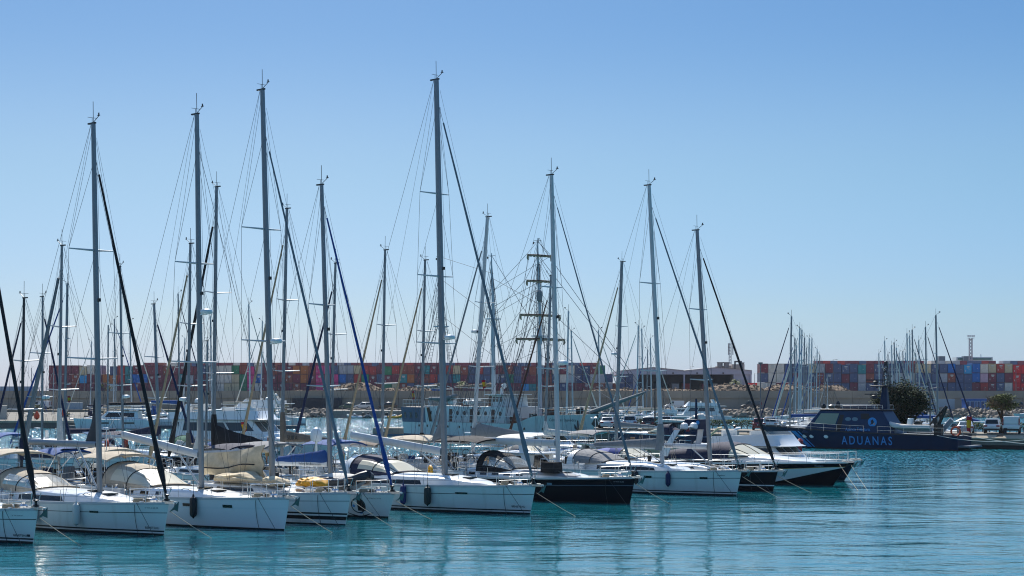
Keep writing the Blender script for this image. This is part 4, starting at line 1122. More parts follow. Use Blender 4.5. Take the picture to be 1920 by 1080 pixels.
        for sd in (-1, 1):
            rt = MB()
            def ladder(p0, p1, q0, q1, n):
                rt.tube([p0, p1], .032, n=4); rt.tube([q0, q1], .032, n=4)
                for i in range(1, n):
                    u = i/n; rt.tube([p0.lerp(p1, u), q0.lerp(q1, u)], .026, n=4)
            e = hl.deck(x, sd*.97)+Vector((0, 0, .8)); f = e+Vector((-1.4, 0, 0))
            ladder(e, Vector((x, sd*.75, P)), f, Vector((x-.5, sd*.75, P)), 26)
            ladder(Vector((x, sd*.75, P)), Vector((x+lean*.8, sd*.06, H-3)), Vector((x-.5, sd*.75, P)), Vector((x+lean*.8-.12, sd*.06, H-3)), 22)
            rt.build('ratlines', WIRE, root)
        M.append((x, d, H, P, lean))
    # yards with furled sails on the foremast
    x, d, H, P, lean = M[0]
    for py, ln in ((478, 3.9), (526, 4.3), (590, 6.5), (635, 7.9)):
        z = wz(py, d); xx = x+lean*(z-2)/(H-2)+.35
        yo = MB().tube([(xx, -ln/2, z), (xx, 0, z), (xx, ln/2, z)], [.05, .09, .05], n=6).build('yard', BROWNW, root)
        fs = MB(); N = 22
        fs.tube([(xx, -ln/2*.97+ln*.97*i/N, z-.14+.05*sin(i*1.9)) for i in range(N+1)], [(.12+.035*sin(i*2.3)+(.03 if i in (1, N-1) else 0))*(1 if 0 < i < N else .5) for i in range(N+1)], n=7)
        for e in (-1, 1): fs.tube([(xx, e*ln/2*.95, z-.1), (xx, e*ln/2*.96, z-.45), (xx, e*ln/2*.92, z-.75)], [.12, .15, .06], n=6)
        fs.build('furled_square_sail', TAN, yo)
    MB().lathe([(.1, -.8), (.38, -.6), (.42, .5), (.15, .7)], (x+.5, -.5, wz(555, d)), n=10).build('mast_buoy', GREYC, root)
    # gaff booms with furled canvas
    for (x, d, H, P, lean), ln in zip(M[1:], (9.5, 6.5)):
        z = 6.9; bo = MB().tube([(x-.3, 0, z), (x-ln, 0, z+.2)], [.14, .1], n=7).build('gaff_boom', SPARW, root)
        fs = MB(); N = 16
        fs.tube([(x-.4-(ln-.6)*i/N, .02*sin(i*2), z+.42-.012*i+.05*sin(i*1.7)) for i in range(N+1)], [(.30-.010*i+.04*sin(i*2.1)) if 0 < i < N else .12 for i in range(N+1)], n=8)
        fs.build('furled_sail', TAUPEC, bo)
    # stays
    sy = MB()
    f, m, z3 = M
    def top(q, dz=0): return Vector((q[0]+q[4], 0, q[2]-.3-dz))
    for dz, u in ((0, 1), (1.8, .97), (7.5, .9), (12, .62), (14.5, .55)): sy.tube([top(f, dz), bs0.lerp(bs1, u)], .032, n=4)
    for dz, e in ((0, 5), (3, 9), (7, 12)): sy.tube([top(m, dz), Vector((f[0], 0, f[3]+e-5))], .03, n=4)
    for dz, e in ((0, 8), (3, 2), (8, -3)): sy.tube([top(z3, dz), Vector((m[0], 0, m[3]+e-2))], .03, n=4)
    for q in M:
        for sd in (-1, 1):
            for k, dz in enumerate((.3, 5, 9)): sy.tube([top(q, dz), hl.deck(q[0]-2.8-1.6*k, sd*.95)], .03, n=4)
    for sd in (-1, 1):
        for py, ln in ((478, 3.9), (526, 4.3), (590, 6.5), (635, 7.9)):
            z = wz(py, f[1]); sy.tube([(f[0]-.3, sd*ln/2, z), (f[0]+f[4], 0, min(f[2]-.4, z+3.2))], .026, n=4)
            sy.tube([(f[0]-.3, sd*ln/2, z), Vector((m[0], 0, z-4))], .026, n=4)
    for q in M:
        for sd in (-1, 1):
            for dz in (1.2, 2.6, 4.0, 6.5, 8.5): sy.tube([top(q, dz), hl.deck(q[0]-.6-.5*dz, sd*.96)+Vector((0, 0, .6))], .024, n=4)
    for k, (py, ln) in enumerate(((478, 3.9), (526, 4.3), (590, 6.5), (635, 7.9))):
        z = wz(py, f[1])
        for sd in (-1, 1):
            sy.tube([(f[0], sd*ln/2*.95, z), hl.deck(f[0]-3-2*k, sd*.95)], .024, n=4)
            for u in (.3, .6): sy.tube([(f[0]+.2, sd*ln/2*u, z), (f[0]+f[4]*.5, sd*.05, z+2.2)], .02, n=4)
    sy.tube([bs1, Vector((2.6, 0, .6))], .03, n=4)
    sy.build('stay', WIRE, root)
    # ensign on the stern
    fm = MB().tube([(-L+.3, 0, 4.3), (-L-.3, 0, 6.7)], .03, n=5); fo = fm.build('flagstaff', SHIPW, root)
    flag(fo, Vector((-L-.3, 0, 6.6)), .55, 1.25)
    return root, hl
SPR = mat('flag_red', '#b01820', .8); SPY = mat('flag_yellow', '#e3a912', .8)
def flag(parent, p, w_, h):
    """limp Spanish ensign: red, yellow, red hanging down from p"""
    mb = MB(); n = 6
    xs = [p+Vector((-(w_)*i/n, .10*sin(i*1.3), -.10*i/n*h)) for i in range(n+1)]
    fr = (0, .25, .75, 1)
    for k in range(3):
        mb.loft([[q+Vector((.12*sin(3*f+i), 0, -h*f)) for i, q in enumerate(xs)] for f in (fr[k], fr[k+1])], mi=1 if k == 1 else 0)
    return mb.build('ensign', [SPR, SPY], parent)
ship, shiphull = tall_ship()

# ------------------------------------------------------------------ customs patrol boat
PB = mat('patrol_navy', '#0b2746', .45, var=.1, vscale=.8, spec=.2); PBD = mat('patrol_dark', '#0a1626', .4); PLB = mat('patrol_light_blue', '#2f8ed0', .5); KH = mat('khaki_glass', '#8c8f7e', .3)
QU = Vector((-.844, .536, 0)); QA = math.atan2(QU.y, QU.x); QN = Vector((QU.y, -QU.x, 0))*-1   # pier direction (to the left and away)
def patrol():
    b = Vector((32, 198.8, 0)); L = 21.0
    root = empty('patrol_boat', b, QA, 'dark blue customs patrol boat moored along the stone pier', 'patrol boat')
    hl = Hull(L, 5.6, 2.5, 1.6, ov=3.6, sag=.22, stern=.93, tm=.45, fine=1.0, flare=1.5, tr=0)
    hl.mesh([(0, 1), (.12, 1), (.3, 0), (.8, 0), (('f', .6), 0), (('f', 1), 0)]).build('hull', [PB, BLACK], root)
    hl.deckmesh().build('deck', mat('grey_deck', '#55606a', .6), root); hl.rail(PBD, root, .1, 'bulwark')
    hullo = root.children[0]
    S = 1                                            # port side faces us
    def lx(px, z):
        x = along(root, px)
        for _ in range(6):
            q = root_pt(b, QA, hl.side(x, z, S, 0)); x -= (px-(960+q.x/q.y*FOC))/FOC*q.y/.85
        return x
    za = 1.06
    xa, xb = lx(1578, .75), lx(1673, .75)
    decal('lettering', 'ADUANAS', lambda u, v: hl.side(xa-u, .52+v, S, .02), PLB, hullo, width=abs(xb-xa), size=1.33, space=1.35, bold=.012)
    for t0, t1 in ((1477, 1479.5), (1483, 1491.5), (1495, 1497.5)):
        rows = []
        for i in range(7):
            u = i/6; z = 1.92-u*1.78
            rows.append([hl.side(lx(p+31*u, z), z, S, .02) for p in (t0, (t0+t1)/2, t1)])
        MB().loft(rows).build('stripe', PLB, hullo)
    for px in (1509, 1522, 1549):
        q = hl.side(lx(px, 1.35), 1.35, S, .0); o = MB().lathe([(.01, -.05), (.26, -.05), (.3, 0)][::-1], n=12, axis='y').build('porthole', GEL, hullo); o.location = q
        o.scale = (1, -1, .7)
    # superstructure
    X = lambda px, d=195.0: along(root, px)
    b1 = Block(X(1515), X(1690), 2.1, 1.7, X(1548), X(1664), 1.75, 4.35); so_ = b1.build('superstructure', mat('patrol_house', '#123355', .45, var=.12, vscale=.8, spec=.25), root, .12, 3)
    xs, xe = X(1515), X(1690)
    uu = lambda px: (px-1515)/(1690-1515)
    # panels on the port side run from aft (u=0) to front (u=1)
    P = lambda a, c, v0, v1, nm, m, **k: b1.panel('p', 1-uu(c), 1-uu(a), v0, v1, off=.02, **k).build(nm, m, so_, smooth=False)
    P(1526, 1574, .40, .86, 'side_window', KH); P(1577.5, 1588, .02, .80, 'door', BLACK); P(1630, 1652, .62, .86, 'grille', BLACK)
    for px in (1600, 1616):
        o = MB().lathe([(.34, 0), (.36, .03), (.01, .04)], n=14, axis='y').build('oval_window', mat('pale_port', '#5f7f92', .2), so_); o.location = b1.at('p', 1-uu(px), .62, .0); o.scale = (1, 1, .6)
    cc = b1.at('p', 1-uu(1655), .50, .03)
    em = MB().lathe([(.52, 0), (.52, .03), (.01, .035)], n=20, axis='y').build('emblem', PLB, so_); em.location = cc
    MB().add([(-.05, .05, .32), (.18, .05, .15), (.12, .05, -.12), (.3, .05, -.3), (-.05, .05, -.22), (-.2, .05, .0)], [(0, 5, 4, 3, 2, 1)]).build('emblem_bird', PBD, em)
    MB().add([(-.30, .05, -.05), (-.22, .05, -.12), (-.1, .05, -.3), (-.28, .05, -.26)], [(0, 3, 2, 1)]).build('emblem_mark', YELLOW, em)
    # lettering on the house
    vs = lambda u, v: b1.at('p', 1-uu(1598)-u/abs(xe-xs), .13+v/2.7, .03)
    decal('lettering', 'Agencia Tributaria', vs, PLB, so_, width=abs(X(1598)-X(1647)), size=.5, bold=.012)
    b1.panel('f', .06, .94, .38, .88).build('windscreen', KH, so_, smooth=False)
    Block(X(1546), X(1668), 1.9, 4.35, X(1550), X(1668), 1.85, 4.47).build('roof', PBD, root, .03)
    rail_run(root, [(X(1560+15*i), 1.7, 4.47) for i in range(8)], h=.45, r=.02)
    rail_run(root, [(X(1560+15*i), -1.7, 4.47) for i in range(8)], h=.45, r=.02)
    # aerial housings and searchlights on the roof
    for px, r, h in ((1564, .45, .55), (1548, .28, .6), (1575, .25, .9)): MB().lathe([(r*.6, 0), (r, .15), (r, h*.7), (r*.5, h)], (X(px), .6, 4.45), n=10).build('searchlight', BLACK, root)
    Block(X(1578), X(1640), .9, 4.47, X(1584), X(1638), .8, 4.85).build('roof_locker', PB, root, .06)
    # mast block
    d = 194.0; mx = X(1658)
    m1 = Block(mx+.42, mx-.55, .5, 4.4, mx+.18, mx-.34, .3, 7.0); mo = m1.build('mast_trunk', PB, root, .08)
    Block(mx+1.3, mx-1.1, .8, 7.0, mx+1.4, mx-1.1, .8, 7.15).build('mast_platform', PBD, mo, .03)
    Block(mx+1.5, mx+.2, .35, 5.7, mx+1.5, mx+.2, .35, 5.82).build('mast_platform', PBD, mo, .03)
    for z, xx in ((7.7, 1.0), (6.1, 1.15)):
        rd = MB().lathe([(.22, -.5), (.22, -.3), (.35, -.25), (.35, -.1), (.1, 0)], (mx+xx, 0, z), n=10); rd.box((mx+xx, 0, z+.05), (2.3, .16, .12)); rd.build('radar', PBD, mo)
    lt = MB()
    for sx in (-.3, .3):
        for sy in (-.3, .3): lt.tube([(mx-.2+sx, sy, 7.1), (mx-.2+sx*.4, sy*.4, 9.6)], .045, n=4)
    for k in range(6):
        z = 7.3+.4*k; w_ = .3*(1-.6*k/6); lt.tube([(mx-.2-w_, -w_, z), (mx-.2+w_, -w_, z+.2), (mx-.2+w_, w_, z), (mx-.2-w_, w_, z+.2), (mx-.2-w_, -w_, z)], .03, n=4)
    lt.lathe([(.12, 9.4), (.2, 9.5), (.2, 9.8), (.1, 9.9)], (mx-.2, 0, 0), n=8); lt.lathe([(.16, 0), (.18, .2), (.1, .3)], (mx-.2, .3, 8.6), n=8)
    lt.build('lattice_mast', BLACK, mo)
    # rails
    for sd in (1, -1):
        rail_run(root, [hl.deck(2.4-1.6*i, sd*.96) for i in range(9)], h=.85, r=.024)
        rail_run(root, [hl.deck(-12.0-1.5*i, sd*.96) for i in range(6)], h=.85, r=.024)
    wl = MB().lathe([(.3, 0), (.35, .5), (.2, .6)], (.4, 0, 2.3), n=10); wl.build('windlass', STEEL, root)
    # stern crane, bathing platform
    cr = MB(); c = hl.deck(X(1765), .35)
    cr.box(c+Vector((0, 0, .6)), (.8, .8, 1.2)); cr.tube([c+Vector((0, 0, 1.1)), c+Vector((-.9, 0, 3.2))], .2, n=6); cr.tube([c+Vector((-.9, 0, 3.2)), c+Vector((.6, 0, 1.6)), c+Vector((1.5, 0, .5))], [.16, .12, .1], n=6)
    cr.tube([c+Vector((-.2, 0, 1.6)), c+Vector((-.1, 0, 2.6))], .1, n=6); cr.build('crane', BLACK, root)
    Block(-L+.1, -L-1.3, 2.3, .35, -L+.1, -L-1.2, 2.3, .55).build('stern_platform', mat('grey_deck', '#55606a', .6), root, .03)
    ex = MB().tube([(-L+2.6, 0, 2.0), (-L+1.4, 0, 3.4)], .28, n=12); ex.build('deck_duct', mat('grey_duct', '#8d949a', .5), root)
    fs = MB().tube([(-L+.3, 0, 1.6), (-L-.3, 0, 3.9)], .03, n=5).build('flagstaff', STEEL, root); flag(fs, Vector((-L-.3, 0, 3.8)), .5, 1.7)
    rg = MB(); 
    rg.tube([(-L+.2+.5*sin(2*pi*k/16), 2.45, 2.1+.5*cos(2*pi*k/16)) for k in range(17)], .11, n=6); rg.build('life_ring', ORANGE, root)
    return root, hl
pb, pbh = patrol()
# inflatable carried on the patrol boat's aft deck
def rib(label, loc, rz, L=5.5, W=1.1, tube=.26, col=GREYC, motors=1, console=True, hullc=GEL, cat='rubber boat'):
    root = empty('rubber_boat', loc, rz, label, cat)
    tb = MB()
    for sd in (-1, 1):
        tb.tube([(-L, sd*W, tube), (-L*.35, sd*W, tube), (-L*.15, sd*W*.8, tube*1.4), (-L*.04, sd*W*.4, tube*2.2), (0, 0, tube*2.6)], [tube, tube, tube, tube*.95, tube*.85], n=10)
    tb.build('tube', col, root)
    MB().loft([[(-L, -W, tube), (-L, 0, -.3), (-L, W, tube)], [(-L*.35, -W, tube), (-L*.35, 0, -.3), (-L*.35, W, tube)], [(-.1, -.1, tube*2.4), (-.1, 0, tube), (-.1, .1, tube*2.4)]]).build('hull', hullc, root)
    MB().box((-L*.6, 0, tube*.8), (L*.7, 1.7*W, .06)).build('floor', DECK, root)
    if console:
        Block(-L*.42, -L*.55, .35, tube, -L*.45, -L*.55, .3, tube+.95).build('console', hullc, root, .06)
        MB().box((-L*.68, 0, tube+.35), (.6, .8, .5)).build('seat', BLACK, root)
    for k in range(motors):
        y = 0 if motors == 1 else -.4+.8*k
        o = Block(-L-.05, -L-.6, .24, tube+.35, -L-.1, -L-.5, .2, tube+1.05).build('outboard_engine', BLACK, root, .1, 3)
        o.location = (0, y, 0)
        MB().box((-L-.3, y, tube-.1), (.2, .14, .9)).build('engine_leg', BLACK, root)
    return root
pr_ = root_pt(pb.location, QA, (along(pb, 1680)+.3, 1.3, 2.3)); rib('black rubber boat with pale tubes on the aft deck of the patrol boat', pr_, QA, 4.9, .8, .24, WHITEC)
line([root_pt(pb.location, QA, (-18.8, 2.7, 1.65)), root_pt(pb.location, QA, (-30, 5.2, 1.5))], 'long pale rope from the stern of the patrol boat along the pier', r=.03, sag=.16, m=WHITEC, grp='stern ropes of the patrol boat')
line([root_pt(pb.location, QA, (-21.3, 1.5, 1.7)), root_pt(pb.location, QA, (-30, 5.0, .9))], 'tighter pale rope from the stern of the patrol boat to the pier', r=.03, sag=.05, m=WHITEC, grp='stern ropes of the patrol boat')
# ------------------------------------------------------------------ stone pier behind the patrol boat
P0 = Vector((57, 189.6, 0)); PN = Vector((.536, .844, 0))        # near edge of the pier at the right, and the way across it
def pier(s, n=0.0, z=1.7): 
    q = P0+QU*s+PN*n; return Vector((q.x, q.y, z))
def pier_s(px, n=0.0, z=1.7):
    k = (px-960)/FOC; o = P0+PN*n; return (k*o.y-o.x)/(QU.x-k*QU.y)
def strip(s0, s1, n0, n1, z0, z1, mb):
    a = [pier(s, n, z) for z in (z0, z1) for s, n in ((s0, n0), (s1, n0), (s1, n1), (s0, n1))]
    return mb.add(a, [(0, 1, 2, 3), (7, 6, 5, 4), (4, 5, 1, 0), (5, 6, 2, 1), (6, 7, 3, 2), (7, 4, 0, 3)])
S0, S1 = -30, 62
PALE = mat('pale_concrete', '#b3a48d', .9, var=.15, vscale=.5, bump=.3, bscale=6)
tag(strip(S0, S1, .0, 9, -1, 1.12, MB()).build('pier', mat('pier_stone', '#7d776c', .9, var=.35, vscale=.6, bump=.5, bscale=3), smooth=False), kind='structure')
def coping():
    mb = MB(); pr = ((-.14, 1.12), (-.14, 1.24), (.55, 1.67), (.55, 1.12))
    mb.add([pier(s, n, z) for s in (S0, S1) for n, z in pr], [(0, 1, 2, 3), (7, 6, 5, 4), (0, 4, 5, 1), (1, 5, 6, 2), (2, 6, 7, 3), (3, 7, 4, 0)])
    tag(mb.build('pier_edge', PALE, smooth=False), kind='structure')
coping(); tag(strip(S0, S1, .56, 9.1, 1.12, 1.66, MB()).build('pier_deck', CONC, smooth=False), kind='structure')
tag(strip(S0, S1, -.02, -.001, -1, .45, MB()).build('pier_waterline', mat('wet_stone', '#1b1e1c', .5, var=.3), smooth=False), kind='structure')
tag(strip(S0, S1, .4, 9, 1.66, 1.70, MB()).build('pavement', CONC, smooth=False), kind='structure')
i = 0; s = S0+2
while s < S1-2:
    o = MB().add([pier(q, n, 1.24+(n+.14)*.623+.012) for q, n in ((s, .10), (s+.75, .10), (s+.75, .36), (s, .36))], [(0, 1, 2, 3)]).build('drain_slot', mat('slot_dark', '#3f3a33', .9), smooth=False)
    tag(o, 'dark drain slot in the pale edge of the stone pier', 'drain slot', 'drain slots along the pier edge'); s += 3.05
for px in (1378, 1455, 1700, 1885):
    p = pier(pier_s(px, .7), .7); o = MB().lathe([(.22, 0), (.16, .12), (.14, .4), (.26, .5), (.26, .6), (.1, .68)], n=12).build('bollard', BLACK); o.location = p
    tag(o, {1378: 'black bollard on the pier edge left of the hedge end', 1455: 'black bollard on the pier beside the bow of the patrol boat', 1700: 'black bollard on the pier behind the patrol boat', 1885: 'black bollard on the pier beside the white van'}[px], 'bollard', 'bollards on the pier')

# ------------------------------------------------------------------ cars
TYRE = mat('tyre', '#101112', .8); RIM = mat('wheel_rim', '#8a8d90', .4, metal=.8); TAILL = mat('tail_lamp', '#8e0f18', .25); CGL = mat('car_glass', '#16242a', .06); PLATE = mat('number_plate', '#c9c9c4', .5)
def car(label, loc, rz, paint, kind='suv', group='cars parked on the pier'):
    """x forward, rear at -L/2"""
    D = dict(suv=(4.4, 1.86, .36, 1.02, 1.66), hatch=(4.0, 1.76, .3, .92, 1.48), coupe=(4.45, 1.85, .24, .86, 1.30), van=(4.9, 1.9, .36, 1.1, 1.95), sedan=(4.6, 1.82, .3, .95, 1.45))[kind]
    L, W, g, belt, H = D; h = L/2; root = empty('parked_car', loc, rz, label, 'van' if kind == 'van' else 'car', group)
    fr = dict(suv=.25, hatch=.22, coupe=.2, van=.32, sedan=.12)[kind]
    prof = [(-h+.05, g), (h-.05, g), (h, g+.35), (h-.15, belt-.18), (h-1.05, belt), (-h+.18, belt+.02), (-h+.02, belt-.15), (-h, g+.3)]
    bo = MB().prism(prof, -W/2, W/2, inset=[.08, .08, .03, .08, .03, .03, .02, .03]).build('body', paint, root)
    md = bo.modifiers.new('bevel', 'BEVEL'); md.width = .07; md.segments = 2; md.limit_method = 'ANGLE'
    rx = dict(suv=(-h+.22, -h+.50), hatch=(-h+.2, -h+.55), coupe=(-h+.35, -h+1.5), van=(-h+.08, -h+.14), sedan=(-h+.75, -h+1.35))[kind]
    fx = dict(suv=(.95, .25), hatch=(.9, .2), coupe=(.7, .05), van=(1.35, .75), sedan=(.9, .25))[kind]
    gb = Block(fx[0], rx[0], W/2-.06, belt-.02, fx[1], rx[1], W/2-.22 if kind != 'van' else W/2-.12, H)
    co = gb.build('cabin', paint, root, .08, 3)
    if kind == 'van':
        gb.panel('a', .03, .485, .12, .95).build('rear_door', paint, root, smooth=False); gb.panel('a', .515, .97, .12, .95).build('rear_door', paint, root, smooth=False)
        for sd in 's', 'p': gb.panel(sd, *((.02, .26) if sd == 's' else (.74, .98)), .12, .85).build('side_window', CGL, root, smooth=False)
    else:
        gb.panel('a', .09, .91, .14, .86).build('rear_window', CGL, root, smooth=False)
        for sd in 's', 'p':
            gb.panel(sd, .06, .47, .12, .86).build('side_window', CGL, root, smooth=False); gb.panel(sd, .51, .93, .12, .86).build('side_window', CGL, root, smooth=False)
    gb.panel('f', .07, .93, .1, .9).build('windscreen', CGL, root, smooth=False)
    for sd in (-1, 1):
        tl = MB().box((-h+.02, sd*(W/2-.25), belt-.16), (.10, .38, .16)) if kind != 'van' else MB().box((-h+.06, sd*(W/2-.08), belt+.25), (.10, .12, .75))
        tl.build('tail_lamp', TAILL, root)
        MB().box((h-.1, sd*(W/2-.28), belt-.28), (.14, .34, .15)).build('headlamp', VINYL, root)
        MB().box((fx[0]-.15, sd*(W/2+.09), belt+.1), (.12, .2, .14)).build('wing_mirror', paint, root)
        for x in (-h+.85, h-.85):
            wo = MB().lathe([(.2, -.11), (.33, -.10), (.34, 0), (.33, .10), (.2, .11)], n=18, axis='y').build('wheel', TYRE, root); wo.location = (x, sd*(W/2-.1), .34)
            MB().lathe([(.02, 0), (.21, 0), (.21, .02), (.02, .03)], n=12, axis='y').build('rim', RIM, wo).location = (0, sd*.11, 0); 
    MB().box((-h-.005, 0, g+.38 if kind != 'van' else g+.30), (.03, .5, .12)).build('number_plate', PLATE, root)
    MB().box((-h+.02, 0, g+.1), (.12, W*.92, .22)).build('rear_bumper', BLACK if kind in ('suv', 'van') else paint, root)
    return root
CW = mat('white_car_paint', '#d4d4d2', .25, coat=.6); CK = mat('black_car_paint', '#15171a', .2, coat=.6); CR = mat('red_car_paint', '#7c1420', .25, coat=.6); CS = mat('silver_car_paint', '#a9adb2', .3, metal=.5, coat=.5)
CG = mat('green_car_paint', '#27564a', .25, coat=.5); CD = mat('grey_car_paint', '#3b4148', .3, coat=.5)
AW = R(90)-.0
for px, kind, paint, lab in ((1112, 'suv', CK, 'black car half hidden behind the bow of the white ship'), (1140, 'sedan', CW, 'low white car right of the white ship bow'), (1181, 'suv', CW, 'white off-roader between the low white car and the dark hatchback'),
                      (1217, 'hatch', CK, 'dark hatchback with red lamps between two white off-roaders'), (1248, 'suv', CW, 'white off-roader right of the dark hatchback'), (1425, 'hatch', CR, 'dark red car behind the patrol boat bow'), (1446, 'suv', CW, 'white car beside the dark red one behind the patrol boat'),
                      (1811, 'coupe', CS, 'low silver sports car beside the patrol boat stern'), (1862, 'suv', CW, 'white car between the silver sports car and the van'), (1897, 'van', CW, 'white panel van with red upright lamps at the right end of the pier')):
    s = pier_s(px, 3.2); car(lab, pier(s, 3.2, 1.705), AW-math.atan((px-960)/FOC)+R(rnd.uniform(-4, 1)), paint, kind)

# ------------------------------------------------------------------ foliage
LEAFD = mat('dark_leaves', '#2a3a1c', .8, spec=.15, var=.45, vscale=1.2); LEAFO = mat('olive_leaves', '#5b6332', .8, spec=.15, var=.4, vscale=1.2); BARK = mat('bark', '#4b3a2b', .9, var=.3, vscale=4); LEAFG = mat('hedge_leaves', '#4d5c2a', .8, spec=.15, var=.45, vscale=1.5)
TWIG = mat('bare_twigs', '#6f5a42', .9, var=.3)
def leaves(mb, pts, size, r, flat=.6):
    for p in pts:
        a = r.uniform(0, 2*pi); b = r.uniform(-.9, .9); sz = size*r.uniform(.6, 1.3)
        u = Vector((cos(a), sin(a), r.uniform(-.5, .5))).normalized(); v = u.cross(Vector((r.uniform(-1, 1), r.uniform(-1, 1), 1))).normalized()
        mb.add([p-u*sz, p-v*sz*flat, p+u*sz, p+v*sz*flat], [(0, 1, 2, 3)])
def crown_pts(c, rad, n, r, clumps=26, lo=-.75):
    cl = []
    for _ in range(clumps):
        while True:
            v = Vector((r.uniform(-1, 1), r.uniform(-1, 1), r.uniform(lo, 1)))
            if .35 < v.length < 1: break
        cl.append(Vector((c[0]+v.x*rad[0]*.86, c[1]+v.y*rad[1]*.86, c[2]+v.z*rad[2]*.86)))
    out = []
    for _ in range(n):
        q = r.choice(cl); g = Vector((r.gauss(0, 1), r.gauss(0, 1), r.gauss(0, .8)))*.17
        out.append(q+Vector((g.x*rad[0], g.y*rad[1], g.z*rad[2])))
    return out
def tree(label, loc, h, rad, cz, trunk, leafm, n=2600, size=.16, r=random.Random(3), name='tree', twigs=0, lean=0, clumps=30, lo=-.75):
    root = empty(name, loc, 0, label, 'tree')
    t = MB(); t.tube([(0, 0, -.1), (.05, 0, cz*.4), (lean*.5, .05, cz*.7), (lean, 0, cz)], [trunk, trunk*.8, trunk*.6, trunk*.3], n=8)
    for k in range(7):
        a = 2*pi*k/7+r.uniform(-.3, .3); e = Vector((lean*.5+cos(a)*rad[0]*.7, sin(a)*rad[1]*.7, cz+r.uniform(-.1, .4)*rad[2])); s_ = Vector((.03, 0, cz*r.uniform(.4, .65)))
        t.tube([s_, s_.lerp(e, .5)+Vector((0, 0, .15*rad[2])), e], [trunk*.45, trunk*.28, trunk*.08], n=6)
    t.build('trunk', BARK, root)
    c = MB(); leaves(c, crown_pts((lean, 0, cz), rad, n, r, clumps, lo), size, r); c.build('crown', leafm, root, smooth=False)
    if twigs:
        w_ = MB()
        for p in crown_pts((lean-rad[0]*.35, -rad[1]*.3, cz-.05*rad[2]), (rad[0]*.75, rad[1]*.7, rad[2]*.8), twigs, r, 18, -.6):
            q = p+Vector((r.uniform(-.35, .35), r.uniform(-.35, .35), r.uniform(.1, .5))); w_.tube([p, q], [.022, .008], n=3, cap=False)
        w_.build('twigs', TWIG, root)
    return root
s = pier_s(1686, 6.5); tree('broad dark evergreen tree behind the mast of the patrol boat', pier(s, 6.5), 6, (3.3, 2.6, 3.0), 3.1, .28, LEAFD, 17000, .15, random.Random(5), twigs=700, lean=.1, clumps=60, lo=-.95)
s = pier_s(1877, 6.0); tree('small round tree with a bare trunk and half brown crown', pier(s, 6.0), 5, (1.75, 1.6, 1.25), 3.3, .15, LEAFO, 4200, .11, random.Random(8), twigs=900, lean=.2, clumps=34, lo=-.5)
def hedge(label, s0, s1, n, h, r):
    mb = MB(); L = abs(s1-s0); pts = []
    for _ in range(int(L*260)):
        u = r.random(); hh = h*(.85+.15*mnoise.noise(Vector((u*L*.8, 0, n))))
        p = pier(s0+(s1-s0)*u, n+r.uniform(-.55, .55)*(.8+.3*mnoise.noise(Vector((u*L*1.2, 3, 0)))), 1.7); pts.append(p+Vector((0, 0, .25+(hh-.25)*r.random()**.7)))
    root = empty('hedge', pier((s0+s1)/2, n), 0, label, 'hedge'); o = root.location
    leaves(mb, [p-o for p in pts], .11, r); mb.build('foliage', LEAFG, root, smooth=False)
    st = MB(); k = s0
    while k < s1:
        p = pier(k, n)-o; st.tube([p, p+Vector((0, 0, .5))], .05, n=5); k += .8
    st.build('stems', BARK, root)
hedge('clipped green hedge on the pier right of the navy workboat', pier_s(1412, 8), pier_s(1318, 8), 8, 1.35, random.Random(11))
hedge('green hedge behind the cars at the right end of the pier', -12, pier_s(1795, 8), 8, 1.3, random.Random(12))
hedge('low green hedge between the white off-roaders', pier_s(1262, 8), pier_s(1190, 8), 8, 1.3, random.Random(13))

def lamp_post(label, loc, h, arm=1.2, m=mat('grey_pole', '#6d7175', .5, metal=.4), rz=0):
    root = empty('street_lamp', loc, rz, label, 'street lamp', 'street lamps in the harbour')
    MB().tube([(0, 0, 0), (0, 0, h)], [.11, .06], n=8).build('pole', m, root)
    if arm: MB().tube([(0, 0, h-.1), (arm, 0, h+.05)], .04, n=5).box((arm+.1, 0, h+.03), (.6, .25, .1)).build('lamp_head', m, root)
    else: MB().box((0, 0, h+.1), (.5, .35, .25)).build('lamp_head', m, root)
lamp_post('tall dark lamp post on the pier beside the patrol boat bow', pier(pier_s(1426, 7), 7), 8.2, 0)
lamp_post('grey lamp post rising just right of the patrol boat mast', pier(pier_s(1668, 8.5), 8.5), 6.5, 0)
lamp_post('lamp post with an arm above the evergreen tree right edge', pier(pier_s(1744, 8), 8), 5.2, 1.0)
lamp_post('thin dark lamp post beside the dark hatchback', pier(pier_s(1228, 1.2), 1.2), 5.8, 0, BLACK)

